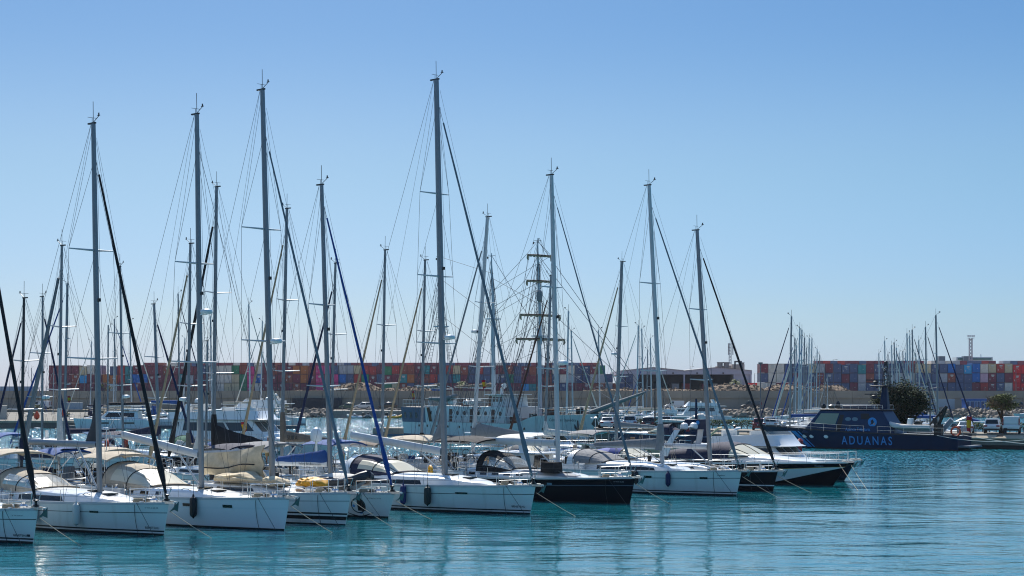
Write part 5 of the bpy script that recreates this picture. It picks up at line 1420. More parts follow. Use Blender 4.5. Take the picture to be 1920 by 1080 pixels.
# ------------------------------------------------------------------ boats along the pier, left of the patrol boat
def workboat():
    loc = pier(pier_s(1286, -4), -4, 0); rz = QA
    root = empty('workboat', loc, rz, 'navy workboat with a square wheelhouse and white canopy roof beside the pier', 'workboat')
    hl = Hull(8.5, 3.2, 1.3, .9, .6, stern=.95, tm=.4); hl.mesh([(0, 0), (.1, 0), (('f', .8), 0), (('f', 1), 0)]).build('hull', PB, root)
    hl.deckmesh().build('deck', mat('grey_deck', '#55606a', .6), root)
    for o in root.children: o.location.x = 3
    w_ = Block(-.2, -2.3, 1.05, 1.0, -.3, -2.3, .95, 3.1); wo = w_.build('wheelhouse', PB, root, .05)
    w_.panel('p', .2, .5, .5, .8).build('window', VINYL, wo, smooth=False); w_.panel('p', .62, .85, .3, .62).build('notice', RED, wo, smooth=False)
    em = MB().lathe([(.24, 0), (.24, .03), (.01, .035)], n=16, axis='y').build('emblem', PLB, wo); em.location = w_.at('p', .1, .82, .02)
    MB().tube([(-1.4, 0, 3.1), (-1.4, 0, 5.6)], [.18, .12], n=8).build('mast', PB, root)
    bk = Block(3.2, .0, 1.1, 1.0, 3.2, .0, 1.0, 2.7); bo = bk.build('canopy_house', PBD, root, .05)
    for i in range(5): bk.panel('p', .05+.19*i, .05+.19*i+.13, .3, .85).build('window', VINYL, bo, smooth=False)
    MB().prism([(3.7, 2.7), (3.2, 3.05), (-.2, 2.95), (-.2, 2.72)], -1.25, 1.25).build('canopy_roof', WHITEC, root)
workboat()
rb_ = on(1304, 186); rib('large rubber boat with a frame and twin black engines beside the navy workboat', rb_, R(172), 6.5, 1.2, .32, GREYC, 2)
fr_ = empty('towing_frame', rb_+Vector((-.2, 0, .6)), R(172), 'white and cream bent frame arch standing on the large rubber boat', 'frame')
for dx, m in ((-4.0, GREYHULL), (-2.0, mat('cream_paint', '#c9b98a', .5))):
    MB().tube([(dx, -1.0, 0), (dx+.3, -1.0, 1.0), (dx-.6, -.9, 1.8), (dx-1.0, 0, 1.9), (dx-.6, .9, 1.8), (dx+.3, 1.0, 1.0), (dx, 1.0, 0)], .14, n=6).build('frame_arch', m, fr_)
cruiser('navy launch moored bow left against the pier below the parked cars', on(1152, 196), R(150), 9.5, 3.4, 1.9, hullm=mat('navy_launch', '#101a3e', .3), canvas=NAVYC, arch_=False, cab=(.15, .5), cabh=.25, house=(.5, .9), rails=False, simple=True)
o = MB().lathe([(.25, 0), (.25, .4), (.18, 1.4), (.3, 1.45), (.3, 1.9), (.1, 2.1)], n=12).build('channel_marker', RED); o.location = on(1500, 158); tag(o, 'slim red channel marker standing in the water behind the flybridge boat', 'marker post')
# ------------------------------------------------------------------ far shore: quay, rocks, sea wall, terminal ground
def slab(name, pts, z0, z1, m, label=None, cat=None, kind=None):
    n = len(pts)
    o = MB().add([(x, y, z0) for x, y in pts]+[(x, y, z1) for x, y in pts], [tuple(range(n, 2*n))]+[(i, (i+1) % n, n+(i+1) % n, n+i) for i in range(n)]).build(name, m, smooth=False)
    return tag(o, label, cat, kind=kind)
GROUND = mat('dusty_ground', '#8d8271', .95, var=.25, vscale=.05)
slab('ground', [(-320, 437), (420, 437), (420, 452), (-320, 452)], -1, 1.9, GROUND, kind='structure')
slab('terminal_ground', [(-420, 453), (520, 453), (520, 1500), (-420, 1500)], -1, 6.45, GROUND, kind='structure')
WALLM = mat('sea_wall_concrete', '#9c9081', .9, var=.16, vscale=.12, bump=.2, bscale=3)
mb = MB()
for i in range(-62, 82):                      # cast sections with open joints
    x = i*5.0; mb.box((x+2.49, 452.0, 4.3), (4.94, 1.6, 4.85))
    mb.box((x+2.49, 451.1, 5.75), (4.95, .5, 1.9))
tag(mb.build('sea_wall', WALLM, smooth=False), 'long grey concrete sea wall in two stepped courses below the containers', 'wall')
# fence posts on the wall
fm = MB(); 
for i in range(-60, 80): fm.tube([(i*5, 451.6, 6.7), (i*5, 451.6, 7.7)], .06, n=4)
for z in (7.2, 7.7): fm.tube([(-300, 451.6, z), (400, 451.6, z)], .03, n=4)
tag(fm.build('fence', mat('grey_pole2', '#6b6660', .6)), 'thin post and wire fence along the top of the sea wall', 'fence')
# rock slope
ROCK = mat('rock', '#7f7568', .9, var=.4, vscale=.35, bump=.5, bscale=2)
rr = random.Random(21); mb = MB()
ico = None
def rock(mb, c, s, r):
    vs = []
    ph = (1+5**.5)/2
    base = [(-1, ph, 0), (1, ph, 0), (-1, -ph, 0), (1, -ph, 0), (0, -1, ph), (0, 1, ph), (0, -1, -ph), (0, 1, -ph), (ph, 0, -1), (ph, 0, 1), (-ph, 0, -1), (-ph, 0, 1)]
    fs = [(0, 11, 5), (0, 5, 1), (0, 1, 7), (0, 7, 10), (0, 10, 11), (1, 5, 9), (5, 11, 4), (11, 10, 2), (10, 7, 6), (7, 1, 8), (3, 9, 4), (3, 4, 2), (3, 2, 6), (3, 6, 8), (3, 8, 9), (4, 9, 5), (2, 4, 11), (6, 2, 10), (8, 6, 7), (9, 8, 1)]
    k = (r.uniform(.7, 1.4), r.uniform(.7, 1.2), r.uniform(.6, .95))
    for v in base: vs.append((c[0]+v[0]*s*k[0]*.53*r.uniform(.75, 1.15), c[1]+v[1]*s*k[1]*.53*r.uniform(.75, 1.15), c[2]+v[2]*s*k[2]*.53*r.uniform(.75, 1.15)))
    mb.add(vs, fs)
for i in range(2300):
    x = rr.uniform(-70, 330); u = rr.random()
    rock(mb, (x, 425+12*u, -.3+2.1*u+rr.uniform(-.2, .25)), rr.choice((.55, .7, .9, 1.15)), rr)
tag(mb.build('rock_revetment', ROCK, smooth=False), kind='stuff')
slab('rock_base', [(-320, 424), (420, 424), (420, 438), (-320, 438)], -1, -.05, mat('wet_stone', '#1b1e1c'), kind='structure')
# left quay with yard
slab('quay', [(-120, 300), (wx(205, 301), 301), (wx(230, 330), 330), (wx(170, 430), 437), (-160, 437)], -1, 1.25, mat('quay_stone', '#6f6a60', .9, var=.3, vscale=.3), kind='structure')
slab('quay_edge', [(-120, 299.7), (wx(205, 300.9), 300.9), (wx(205, 302), 302.0), (-120, 300.8)], 1.0, 1.34, PALE, kind='structure')
slab('floating_walkway', [(wx(130, 298), 298), (wx(560, 297), 297), (wx(560, 299.4), 299.4), (wx(130, 300.4), 300)], -.2, .55, mat('walkway_grey', '#5c6166', .8, var=.2), 'long low grey floating walkway before the far motor yachts', 'pontoon')
slab('concrete_jetty', [(wx(700, 247), 246), (wx(790, 246), 245), (wx(800, 252), 252), (wx(705, 253), 253)], .35, 1.2, CONC, 'short concrete jetty at the stern of the white ship', 'jetty')
slab('jetty_float', [(wx(697, 247), 245.6), (wx(792, 246), 244.6), (wx(800, 252), 252.5), (wx(702, 253), 253.5)], -.3, .34, mat('jetty_blue', '#1d5a78', .7, var=.2), 'blue float carrying the short concrete jetty', 'jetty')
# slab painted dark for the shade inside the wall opening, low quay with dinghies
slab('opening_shade_slab', [(wx(548, 449.5), 449.4), (wx(641, 449.5), 449.4), (wx(641, 450.6), 450.6), (wx(548, 450.6), 450.6)], 1.9, 4.75, mat('opening_shade', '#262b36', .7, var=.15), 'wide slab painted dark as the shaded opening in the sea wall', 'painted opening')
slab('low_quay', [(wx(625, 420), 420), (wx(790, 420), 420), (wx(790, 437), 437.5), (wx(625, 437), 437.5)], -1, 1.75, CONC, kind='structure')
for i, (px, m) in enumerate(((652, GEL), (664, GREYC), (690, GREYC), (741, GEL), (754, YELLOW))):
    w = ('white dinghy at the left end of the low far quay', 'grey dinghy second along the low far quay', 'grey dinghy in the middle of the low far quay', 'white dinghy near the right end of the low far quay', 'yellow nosed dinghy at the right end of the low far quay')[i]
    rib(w, on(px, 414), R(200+37*i), 3.4, .7, .3, m, 1, console=i in (0, 3), cat='dinghy')
# ------------------------------------------------------------------ containers
CC = dict(m=('maroon', '#7d3f4b'), b=('brown red', '#8f5044'), r=('red', '#ab4340'), o=('orange brown', '#b06c40'), n=('slate blue', '#54617f'), N=('dark navy', '#3d4c6e'), g=('grey', '#a3a5aa'), w=('off-white', '#cfc6ba'),
          G=('green', '#3f8260'), t=('teal', '#3a8a8e'), k=('magenta pink', '#cc4580'), B=('blue', '#2a6cb0'), L=('light blue', '#3f9bc8'), e=('tan', '#bfb090'), p=('pale pink', '#bfa0ae'), R=('bright red', '#cc3038'))
for k_, v_ in CC.items(): CC[k_] = (v_[0], tuple(min(.8, c*1.3) for c in hx(v_[1])))
KT = 2.84
def cont_mesh(c, mark=False, width=2.44, length=6.06, h=KT-.05):
    name, colr = CC[c]
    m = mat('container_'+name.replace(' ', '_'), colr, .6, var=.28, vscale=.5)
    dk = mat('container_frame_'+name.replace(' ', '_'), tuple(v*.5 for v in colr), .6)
    mb = MB(); w = width/2-.04
    n = 9
    # corrugated end facing us (y=0) and plain sides
    prof = []
    for i in range(n*4+1):
        x = -w+.1+(2*w-.2)*i/(n*4); prof.append((x, .06 if i % 4 in (1, 2) else .02))
    mb.loft([[(x, y, .16) for x, y in prof], [(x, y, h-.14) for x, y in prof]])
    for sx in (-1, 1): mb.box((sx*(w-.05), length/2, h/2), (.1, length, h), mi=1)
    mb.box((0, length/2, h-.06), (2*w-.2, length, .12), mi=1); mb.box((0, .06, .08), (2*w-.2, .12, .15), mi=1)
    mb.box((0, length-.05, h/2), (2*w-.2, .06, h-.3))
    for x in (-.55, -.2, .2, .55): mb.tube([(x, -.02, .2), (x, -.02, h-.2)], .025, n=4, mi=0)
    mb.box((.35, -.03, h*.45), (.25, .03, .12), mi=2)
    if mark:
        for x, z, sx, sz in ((.1, 2.15, .9, .32), (.1, 1.75, .7, .16), (-.75, .9, .16, .5)): mb.box((x, -.035, z), (sx, .02, sz), mi=2)
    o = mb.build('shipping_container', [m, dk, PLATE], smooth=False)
    return o
CP = {}
def container(c, loc, label, rz=0):
    kk = (c, rnd.random() < .22)
    if kk not in CP: o = CP[kk] = cont_mesh(*kk)
    else: o = CP[kk].copy(); COL.objects.link(o)
    o.location = loc; o.rotation_euler = (0, 0, rz)
    return tag(o, label, 'container', 'stacked shipping containers at the terminal')
def ordn(i): return '%d%s' % (i, 'th' if 10 <= i % 100 <= 20 else {1: 'st', 2: 'nd', 3: 'rd'}.get(i % 10, 'th'))
LEFT = 'mmm mmm mmm mbb eLm wmm pmm .om now rrm ttm mBm mBm mmm mmm bmm mmm mtm mgb mmb nmm www www wwe Gee bGG kkk wBw mmm bmm mmm mbm omb oom bmm kkk kmm nkk gBn gng erm rGm rmm mnb GmG rme btb bon mmm tbn mrB mnB rnm etm bmm nnm rnm nnm mgm mnm bGm nnm mmL bmt gmm mbb wnb mwn wgm NNm NNm mgb Ggb .ng'.split()
RIGHT = 'mnw www wwm nnr nmr nnm enm gbm mnn nnn nmn nnm tgg mbn nnn nnn ngn ngn mwm enn enn nnn ngn Bbn nnn Lnn BBm wpr emm rnn emw RRR RmR nnm'.split()
def block(cols, px0, step, d, side, zb):
    for i, cs in enumerate(cols):
        x = wx(px0+step*(i+.5), d)
        tall = len([c for c in cs if c != '.'])
        off = rnd.choice((0, 0, 0, 0, -.06, -.3, -.3, .06))
        for k, c in enumerate(reversed(cs)):
            if c == '.': continue
            tier = ('at the bottom', 'in the middle', 'on top')[k]
            container(c, (x, d+rnd.uniform(0, .3), zb+k*KT+(off if k else 0)), f'{CC[c][0]} container {tier} of the {ordn(i+1)} stack from the left, {side} block')
block(LEFT, 91, 14.3, 546, 'left', 6.46)
block(RIGHT, 1425, 15.3, 512, 'right', 6.46)
CC_ = list('mmmmbnngrw')
def back(px0, px1, step, d, zb, h0, seed):
    r = random.Random(seed); out = []
    mats_ = []; mb = MB(); keys = list(dict.fromkeys(CC_))
    ms = [mat('container_'+CC[c][0].replace(' ', '_'), CC[c][1]) for c in keys]
    px = px0
    while px < px1:
        c = r.choice(CC_); top = 4 if r.random() < .93 else 3
        for k in range(top):
            c = r.choice(CC_)
            mb.box((wx(px+step/2, d), d+3, zb+k*KT+KT/2), (step*d/FOC-.08, 6, KT-.05), mi=keys.index(c))
        px += step
    return tag(mb.build('container_row', ms, smooth=False), kind='stuff')
back(268, 1120, 13.0, 663, 6.46, 4, 4); back(1530, 1920, 13.5, 622, 6.46, 4, 9)
# ------------------------------------------------------------------ rubble heaps
RUB = mat('rubble', '#7a6652', .95, var=.45, vscale=.9, bump=.8, bscale=3)
def heap(label, pxa, pxb, ytop, d=462, seed=1):
    r = random.Random(seed); xa, xb = wx(pxa, d), wx(pxb, d); H = wz(ytop, d)-6.45; mb = MB(); nx, ny = 46, 14
    g = []
    for j in range(ny+1):
        row = []
        for i in range(nx+1):
            u, v = i/nx, j/ny; x = xa+(xb-xa)*u; y = d-5+10*v
            e = min(1, 4*u*(1-u)*1.25)**.8*min(1, 4*v*(1-v))**.9
            z = H*e*(.82+.25*mnoise.noise(Vector((x*.16, y*.16, seed))))+.28*mnoise.noise(Vector((x*1.1, y*1.1, seed)))*(e > .02)
            row.append((x, y, 6.42+max(0, z)))
        g.append(row)
    mb.loft(g)
    for _ in range(int((xb-xa)*7)):
        u, v = r.random(), r.uniform(.08, .5); i, j = int(u*nx), int(v*ny); p = g[j][i]; rock(mb, p, r.uniform(.15, .45), r)
    o = mb.build('rubble_heap', RUB, smooth=False); tag(o, label, 'rubble heap', 'rubble heaps on the wall')
heap('tall rubble heap behind the blue furled sail', 614, 722, 716, seed=2); heap('low rubble heap right of the tall one beside the dark mast', 716, 752, 726, seed=3)
heap('rubble heap over the stern of the white ship', 748, 812, 722, seed=4); heap('low rubble spread before the left half of the warehouse', 1085, 1330, 728, seed=5)
heap('rubble heap under the palm before the warehouse', 1310, 1440, 719, seed=6); heap('rubble heap behind the left cluster of masts', 1425, 1530, 719, seed=7); heap('rubble heap ending at the fence right of the masts', 1520, 1592, 721, seed=8)
heap('thin rubble strip left of the tall heap', 530, 616, 732, seed=9)
# ------------------------------------------------------------------ warehouse and the buildings behind
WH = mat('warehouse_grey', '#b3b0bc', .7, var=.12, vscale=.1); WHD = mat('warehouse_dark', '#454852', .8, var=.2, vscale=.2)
def warehouse():
    d = 560.0; X = lambda px: wx(px, d); root = empty('warehouse', (X(1295), d, 6.45), 0, 'long grey warehouse with a double gabled roof and dark open front', 'warehouse')
    ox = X(1295); z = lambda y: wz(y, d)-6.45
    roofl = [(1163, 695), (1224, 688.5), (1283, 694.5), (1344, 688.5), (1410, 694.5)]
    mb = MB(); pr = [(X(p)-ox, z(y)) for p, y in roofl]
    low = z(702)
    mb.prism([(X(1163)-ox, low), (X(1410)-ox, low)]+pr[::-1], 0, 60); mb.build('roof', WH, root, smooth=False)
    rm = MB()
    for a, c in zip(pr[:-1], pr[1:]): rm.add([(a[0], -.4, a[1]+.05), (c[0], -.4, c[1]+.05), (c[0], 60, c[1]+.35), (a[0], 60, a[1]+.35)], [(0, 1, 2, 3)])
    rm.build('roof_sheeting', mat('roof_sheet', '#77757c', .6), root, smooth=False)
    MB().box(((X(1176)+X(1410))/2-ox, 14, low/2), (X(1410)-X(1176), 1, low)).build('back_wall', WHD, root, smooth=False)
    MB().box((X(1393)-ox, 5, low/2), (X(1410)-X(1378), 9, low)).build('wall', WH, root, smooth=False)
    MB().box((X(1191)-ox, .5, low/2), (X(1195)-X(1188), 1, low)).build('wall', mat('pale_cladding', '#b3aeae', .7), root, smooth=False)
    for px in (1283, 1377, 1408): MB().box((X(px)-ox, .3, low/2), (.5, .6, low)).build('column', WH, root, smooth=False)
    for a, c in ((1378, 1392), (1394, 1405)): MB().box(((X(a)+X(c))/2-ox, .35, low*.35), (X(c)-X(a), .1, low*.7)).build('door', mat('pale_cladding', '#b3aeae', .7), root, smooth=False)
    for px in (1262, 1307, 1356): MB().box((X(px)-ox, -.1, z(699.5)), (.5, .2, .4)).build('floodlight', BLACK, root, smooth=False)
    for p, c in ((1270, 'g'), (1290, 'r'), (1326, 'm'), (1343, 'w')):
        container(c, (X(p), d+6, 6.46), {1270: 'grey container inside the warehouse left opening', 1290: 'red container just right of the middle column of the warehouse', 1326: 'maroon container inside the warehouse right opening', 1343: 'off-white container at the right inside the warehouse'}[p])
    return root
warehouse()
for p, d, c, z, l in ((1222, 548, 'n', 0, 'slate blue container beside the left end of the warehouse'), (1165, 540, 'N', 0, 'dark navy container low beside the left end of the warehouse'), (1180, 540, 'N', 0, 'dark navy container lower right beside the warehouse end'),
                      (1165, 540, 'N', KT, 'dark navy container stacked upper left beside the warehouse end'), (1180, 540, 'N', KT, 'dark navy container stacked upper right beside the warehouse end'), (1148, 552, 'b', 0, 'brown red container low in the gap left of the navy stack'),
                      (1413, 530, 'R', 0, 'bright red container between the warehouse and the right container block')):
    if p != 1222: container(c, (wx(p, d), d, 6.46+z), l)
def plant():
    d = 800.0; X = lambda px: wx(px, d); root = empty('factory', (X(1371), d, 6.4), 0, 'pale factory block with short chimneys behind the warehouse', 'factory'); ox = X(1371); z = lambda y: wz(y, d)-6.4
    m = mat('pale_factory', '#b5a9a4', .8, var=.1)
    MB().box((X(1359)-ox, 6, z(686)/2), (X(1370)-X(1346), 12, z(686))).build('wall', m, root, smooth=False)
    MB().box((X(1384)-ox, 5, z(683)/2), (X(1395)-X(1372), 12, z(683))).build('wall', m, root, smooth=False)
    for px, y in ((1350, 679), (1362, 679), (1390, 679.5)): MB().lathe([(1.3, z(690)), (1.3, z(y)-.5), (1.5, z(y)-.4), (1.5, z(y))], (X(px)-ox, 0, 0), n=10).build('chimney', mat('chimney_grey', '#7d7a7c', .7), root)
    fm = MB()
    for px in (1376.5, 1388): fm.tube([(X(px)-ox, -3, 0), (X(px)-ox, -3, z(677))], .4, n=5)
    fm.tube([(X(1376.5)-ox, -3, z(678)), (X(1388)-ox, -3, z(678))], .4, n=5); fm.build('steel_frame', WHD, root)
plant()
def lattice(label, px, ytop, d, w0, w1, head=True, m=None, cat='lattice tower', name='lattice_tower', zb=6.4):
    root = empty(name, (wx(px, d), d, zb), 0, label, cat); H = wz(ytop, d)-zb; mb = MB(); N = 16; m = m or mat('lattice_grey', '#9aa0a6', .5, metal=.2)
    for sx in (-1, 1):
        for sy in (-1, 1): mb.tube([(sx*w0, sy*w0, 0), (sx*w1, sy*w1, H)], .13, n=4)
    for k in range(N):
        a, b = k/N, (k+1)/N; wa = w0+(w1-w0)*a; wb = w0+(w1-w0)*b
        for sy in (-1, 1): mb.tube([(-wa, sy*wa, H*a), (wb, sy*wb, H*b)], .07, n=3); mb.tube([(wa, sy*wa, H*a), (-wb, sy*wb, H*b)], .07, n=3)
    mb.build('tower_frame', m, root)
    if head:
        hm = MB(); hm.box((0, 0, H-.3), (2.2, 1.3, .12)); 
        for x in (-1.1, -.4, .4, 1.1): hm.box((x, -.6, H+.8), (.55, .3, .45)); hm.tube([(x, -.5, H-.2), (x, -.5, H+.8)], .06, n=4)
        hm.tube([(-1.2, -.7, H+.4), (1.2, -.7, H+.4)], .05, n=4); hm.build('floodlight_platform', m, root)
    else:
        hm = MB()
        for z in (.80, .88, .95): 
            for a in range(3): hm.box((1.3*cos(a*2.1), 1.3*sin(a*2.1), H*z), (.45, .45, 2.0))
        hm.tube([(0, 0, H), (0, 0, H+6)], .12, n=4); hm.build('antenna', m, root)
lattice('slim lattice antenna tower behind the warehouse roof', 1369, 643, 820, .55, .5, head=False)
lattice('lattice floodlight tower rising over the right container block', 1820, 634, 640, .55, .5)
def liner():
    d = 900.0; X = lambda px: wx(px, d); root = empty('ferry', (X(1825), d, 0), 0, 'white ship superstructure with bridge windows behind the right container block', 'ship'); ox = X(1825); z = lambda y: wz(y, d)
    wm = mat('far_ship_white', '#c3cbce', .5)
    MB().box((0, 10, z(690)/2), (X(1856)-X(1790), 20, z(690))).build('hull', wm, root, smooth=False)
    MB().box((X(1826)-ox, 8, (z(690)+z(676))/2), (X(1852)-X(1800), 14, z(676)-z(690))).build('superstructure', wm, root, smooth=False)
    br = Block(-1, -9, 0, 0, -1, -9, 0, 0)
    bm = MB().box((X(1827)-ox, 4, (z(676)+z(669.5))/2), (X(1862)-X(1793), 9, z(669.5)-z(676)), taper=(.98, .96)); bo = bm.build('bridge', wm, root, smooth=False)
    MB().box((X(1827)-ox, -.55, (z(674.6)+z(671.5))/2), (X(1859)-X(1796), .2, z(671.5)-z(674.6))).build('bridge_window', mat('green_glass', '#3d6a68', .15), bo, smooth=False)
    MB().box((X(1812)-ox, -1, (z(690)+z(668))/2), (X(1821)-X(1805), 5, z(668)-z(690))).build('funnel', mat('funnel_grey', '#5b6878', .6), root, smooth=False)
    mm = MB().tube([(X(1841)-ox, 2, z(670)), (X(1841)-ox, 2, z(664))], .3, n=5).build('mast', wm, root)
    o = MB().box((0, 0, (z(700)+z(668))/2), (X(1770)-X(1757), 6, z(668)-z(700)), taper=(.9, .9)).build('gantry_cabin', mat('funnel_grey', '#5b6878', .6), smooth=False); o.location = (X(1764), d, 0)
    tag(o, 'blue grey gantry cabin behind the tan containers', 'crane cabin')
liner()
slab('storage_hall', [(wx(-10, 600), 600), (wx(64, 600), 600), (wx(64, 630), 630), (wx(-10, 630), 630)], 6.4, wz(724.5, 600), mat('hall_blue_grey', '#8fa3b8', .6, var=.08), 'low blue grey hall at the far left behind the sea wall', 'hall')
# kiosk, site cabin
def kiosk():
    d = 441.0; X = lambda px: wx(px, d); w_ = X(1851)-X(1807); root = empty('kiosk', (X(1829), d, 1.9), 0, 'blue kiosk with framed windows on the far shore at the right', 'kiosk')
    b = Block(-w_/2, w_/2, 2, 0, -w_/2, w_/2, 2, 2.55); bl = mat('kiosk_blue', '#2d5ea8', .5); bo = b.build('wall', bl, root, .02)
    for u0, u1, m in ((.03, .17, 'poster'), (.2, .36, 'window'), (.39, .47, 'poster'), (.49, .6, 'window'), (.64, .8, 'poster'), (.84, .97, 'poster')):
        fo = b.panel('s', u0, u1, .1, .86, off=.03).build('window_frame', mat('pale_frame', '#aebfd4', .5), bo, smooth=False)
        MB().add([b.at('s', u0+.012, .14, .05), b.at('s', u1-.012, .14, .05), b.at('s', u1-.012, .82, .05), b.at('s', u0+.012, .82, .05)], [(0, 1, 2, 3)]).build('window', mat('kiosk_glass', '#22386c', .2), bo, smooth=False)
    Block(-w_/2-.2, w_/2+.2, 2.2, 2.55, -w_/2-.2, w_/2+.2, 2.2, 2.75).build('roof', bl, root, .02)
kiosk()
slab('site_cabin', [(wx(1736, 443), 443), (wx(1790, 443), 443), (wx(1790, 446), 446), (wx(1736, 446), 446)], 1.9, wz(748, 443), mat('cabin_grey', '#8ea0ad', .5, var=.08), 'plain pale grey site cabin left of the blue kiosk', 'cabin')
slab('white_cabin', [(wx(-6, 320), 320), (wx(13, 320), 320), (wx(13, 324), 324), (wx(-6, 324), 324)], 1.25, wz(760.5, 320), mat('cabin_white', '#b9b5aa', .7, var=.15), 'white hut at the left edge on the far quay', 'hut')
slab('grey_shed', [(wx(118, 440), 440), (wx(155, 440), 440), (wx(155, 444), 444), (wx(118, 444), 444)], 1.9, wz(755, 440), mat('cabin_grey', '#8ea0ad'), 'pale grey shed behind the catamaran', 'shed')
slab('grey_shed', [(wx(236, 440), 440), (wx(285, 440), 440), (wx(285, 444), 444), (wx(236, 444), 444)], 1.9, wz(754, 440), mat('cabin_white', '#b9b5aa'), 'whitish shed right of the catamaran', 'shed')
# vehicles on the far road
for px, kind, paint, rz, lab in ((75, 'van', CW, R(180), 'white van on the far road at the left'), (652, 'hatch', CG, R(180), 'dark green car on the far road'), (681, 'suv', CW, R(180), 'white off-roader on the far road beside the green car'), (727, 'suv', CK, R(180), 'black car on the far road left of the white ship'),
                           (1264, 'van', CW, R(180), 'white van on the far road before the warehouse'), (1408, 'van', CD, R(180), 'dark grey van on the far road below the lamp post'), (1902, 'suv', CD, R(180), 'grey car on the far road at the right edge'), (1861, 'hatch', CR, R(180), 'red car on the far road behind the small tree')):
    k = 1.0 if px < 60 else 1.12
    o = car(lab, (wx(px, 446), 446, 1.905), rz, paint, kind, 'vehicles on the far road'); o.scale = (k,)*3
# palms and shrubs
PALM = mat('palm_fronds', '#6d7a3c', .7, var=.3, vscale=2)
def palm(label, px, ytop, d, h, R_, zb=6.45, seed=1):
    r = random.Random(seed); root = empty('palm_tree', (wx(px, d), d, zb), 0, label, 'palm'); MB().tube([(0, 0, 0), (.1, 0, h*.6), (0, 0, h)], [.3, .22, .25], n=7).build('trunk', BARK, root)
    mb = MB()
    for k in range(34):
        a = r.uniform(0, 2*pi); el = r.uniform(-.2, 1.2); L = R_*r.uniform(.8, 1.1)
        pts = [Vector((cos(a)*L*u*cos(el), sin(a)*L*u*cos(el), h+L*u*sin(el)-L*.55*u*u)) for u in (0, .25, .5, .75, 1)]
        s_ = Vector((-sin(a), cos(a), 0))
        for q, q2 in zip(pts[:-1], pts[1:]):
            for sd in (-1, 1):
                for f in (0, .33, .66): 
                    p = q.lerp(q2, f); mb.add([p, p+s_*sd*R_*.2+(q2-q)*.5-Vector((0, 0, .12)), p+(q2-q)*.2], [(0, 1, 2)])
    mb.build('crown', PALM, root, smooth=False)
palm('palm rising behind the sea wall over the white ship', 866, 722, 470, 2.2, 2.0, seed=3); palm('bushy palm before the right end of the warehouse', 1379, 703, 466, 2.6, 2.3, seed=4)
for px, d, hh, z, l in ((72, 430, 1.6, 1.6, 'round olive shrub on the far quay left'), (197, 452.9, 2.6, 6.4, 'olive shrub on top of the sea wall at the left'), (58, 330, 1.3, 1.3, 'dark bush beside the orange buoys on the far quay'), (125, 345, 1.0, 1.2, 'low olive bush behind the catamaran bow'), (1012, 455, 1.6, 6.4, 'small bush on the wall behind the foremast'), (1340, 432, 1.6, 1.6, 'small dry bush among the rocks')):
    root = empty('shrub', (wx(px, d), d, z), 0, l, 'shrub'); c = MB(); leaves(c, crown_pts((0, 0, hh*.55), (hh*.75, hh*.7, hh*.5), 420, random.Random(px), 12), .16, random.Random(px)); c.build('foliage', LEAFO, root, smooth=False)
    MB().tube([(0, 0, -.1), (0, 0, hh*.5)], .06, n=5).build('stem', BARK, root)
for px, d, l in ((69, 318, 'orange buoy on the far quay at the left'), (118, 345, 'orange buoy near the grey shed')):
    o = MB().lathe([(.1, 0), (.5, .3), (.55, .8), (.3, 1.3), (.1, 1.6)], n=12).build('buoy', ORANGE); o.location = (wx(px, d), d, 1.26); tag(o, l, 'buoy')
# lamp posts on the terminal
for i, (px, yt, d, l) in enumerate(((1294, 687, 545, 'lamp post before the middle of the warehouse'), (1415, 700, 500, 'lamp post right of the warehouse'), (1562, 674, 505, 'tall lamp post before the slate containers'), (952, 690, 470, 'lamp post before the containers left of the foremast'), (1080, 690, 470, 'lamp post before the dark navy containers'), (1905, 686, 470, 'lamp post before the tan container at the right'), (1668, 690, 470, 'lamp post before the right container block by the evergreen'), (158, 690, 470, 'lamp post before the light blue container'))):
    lamp_post(l, (wx(px, d), d, 6.45), wz(yt, d)-6.45, .9)
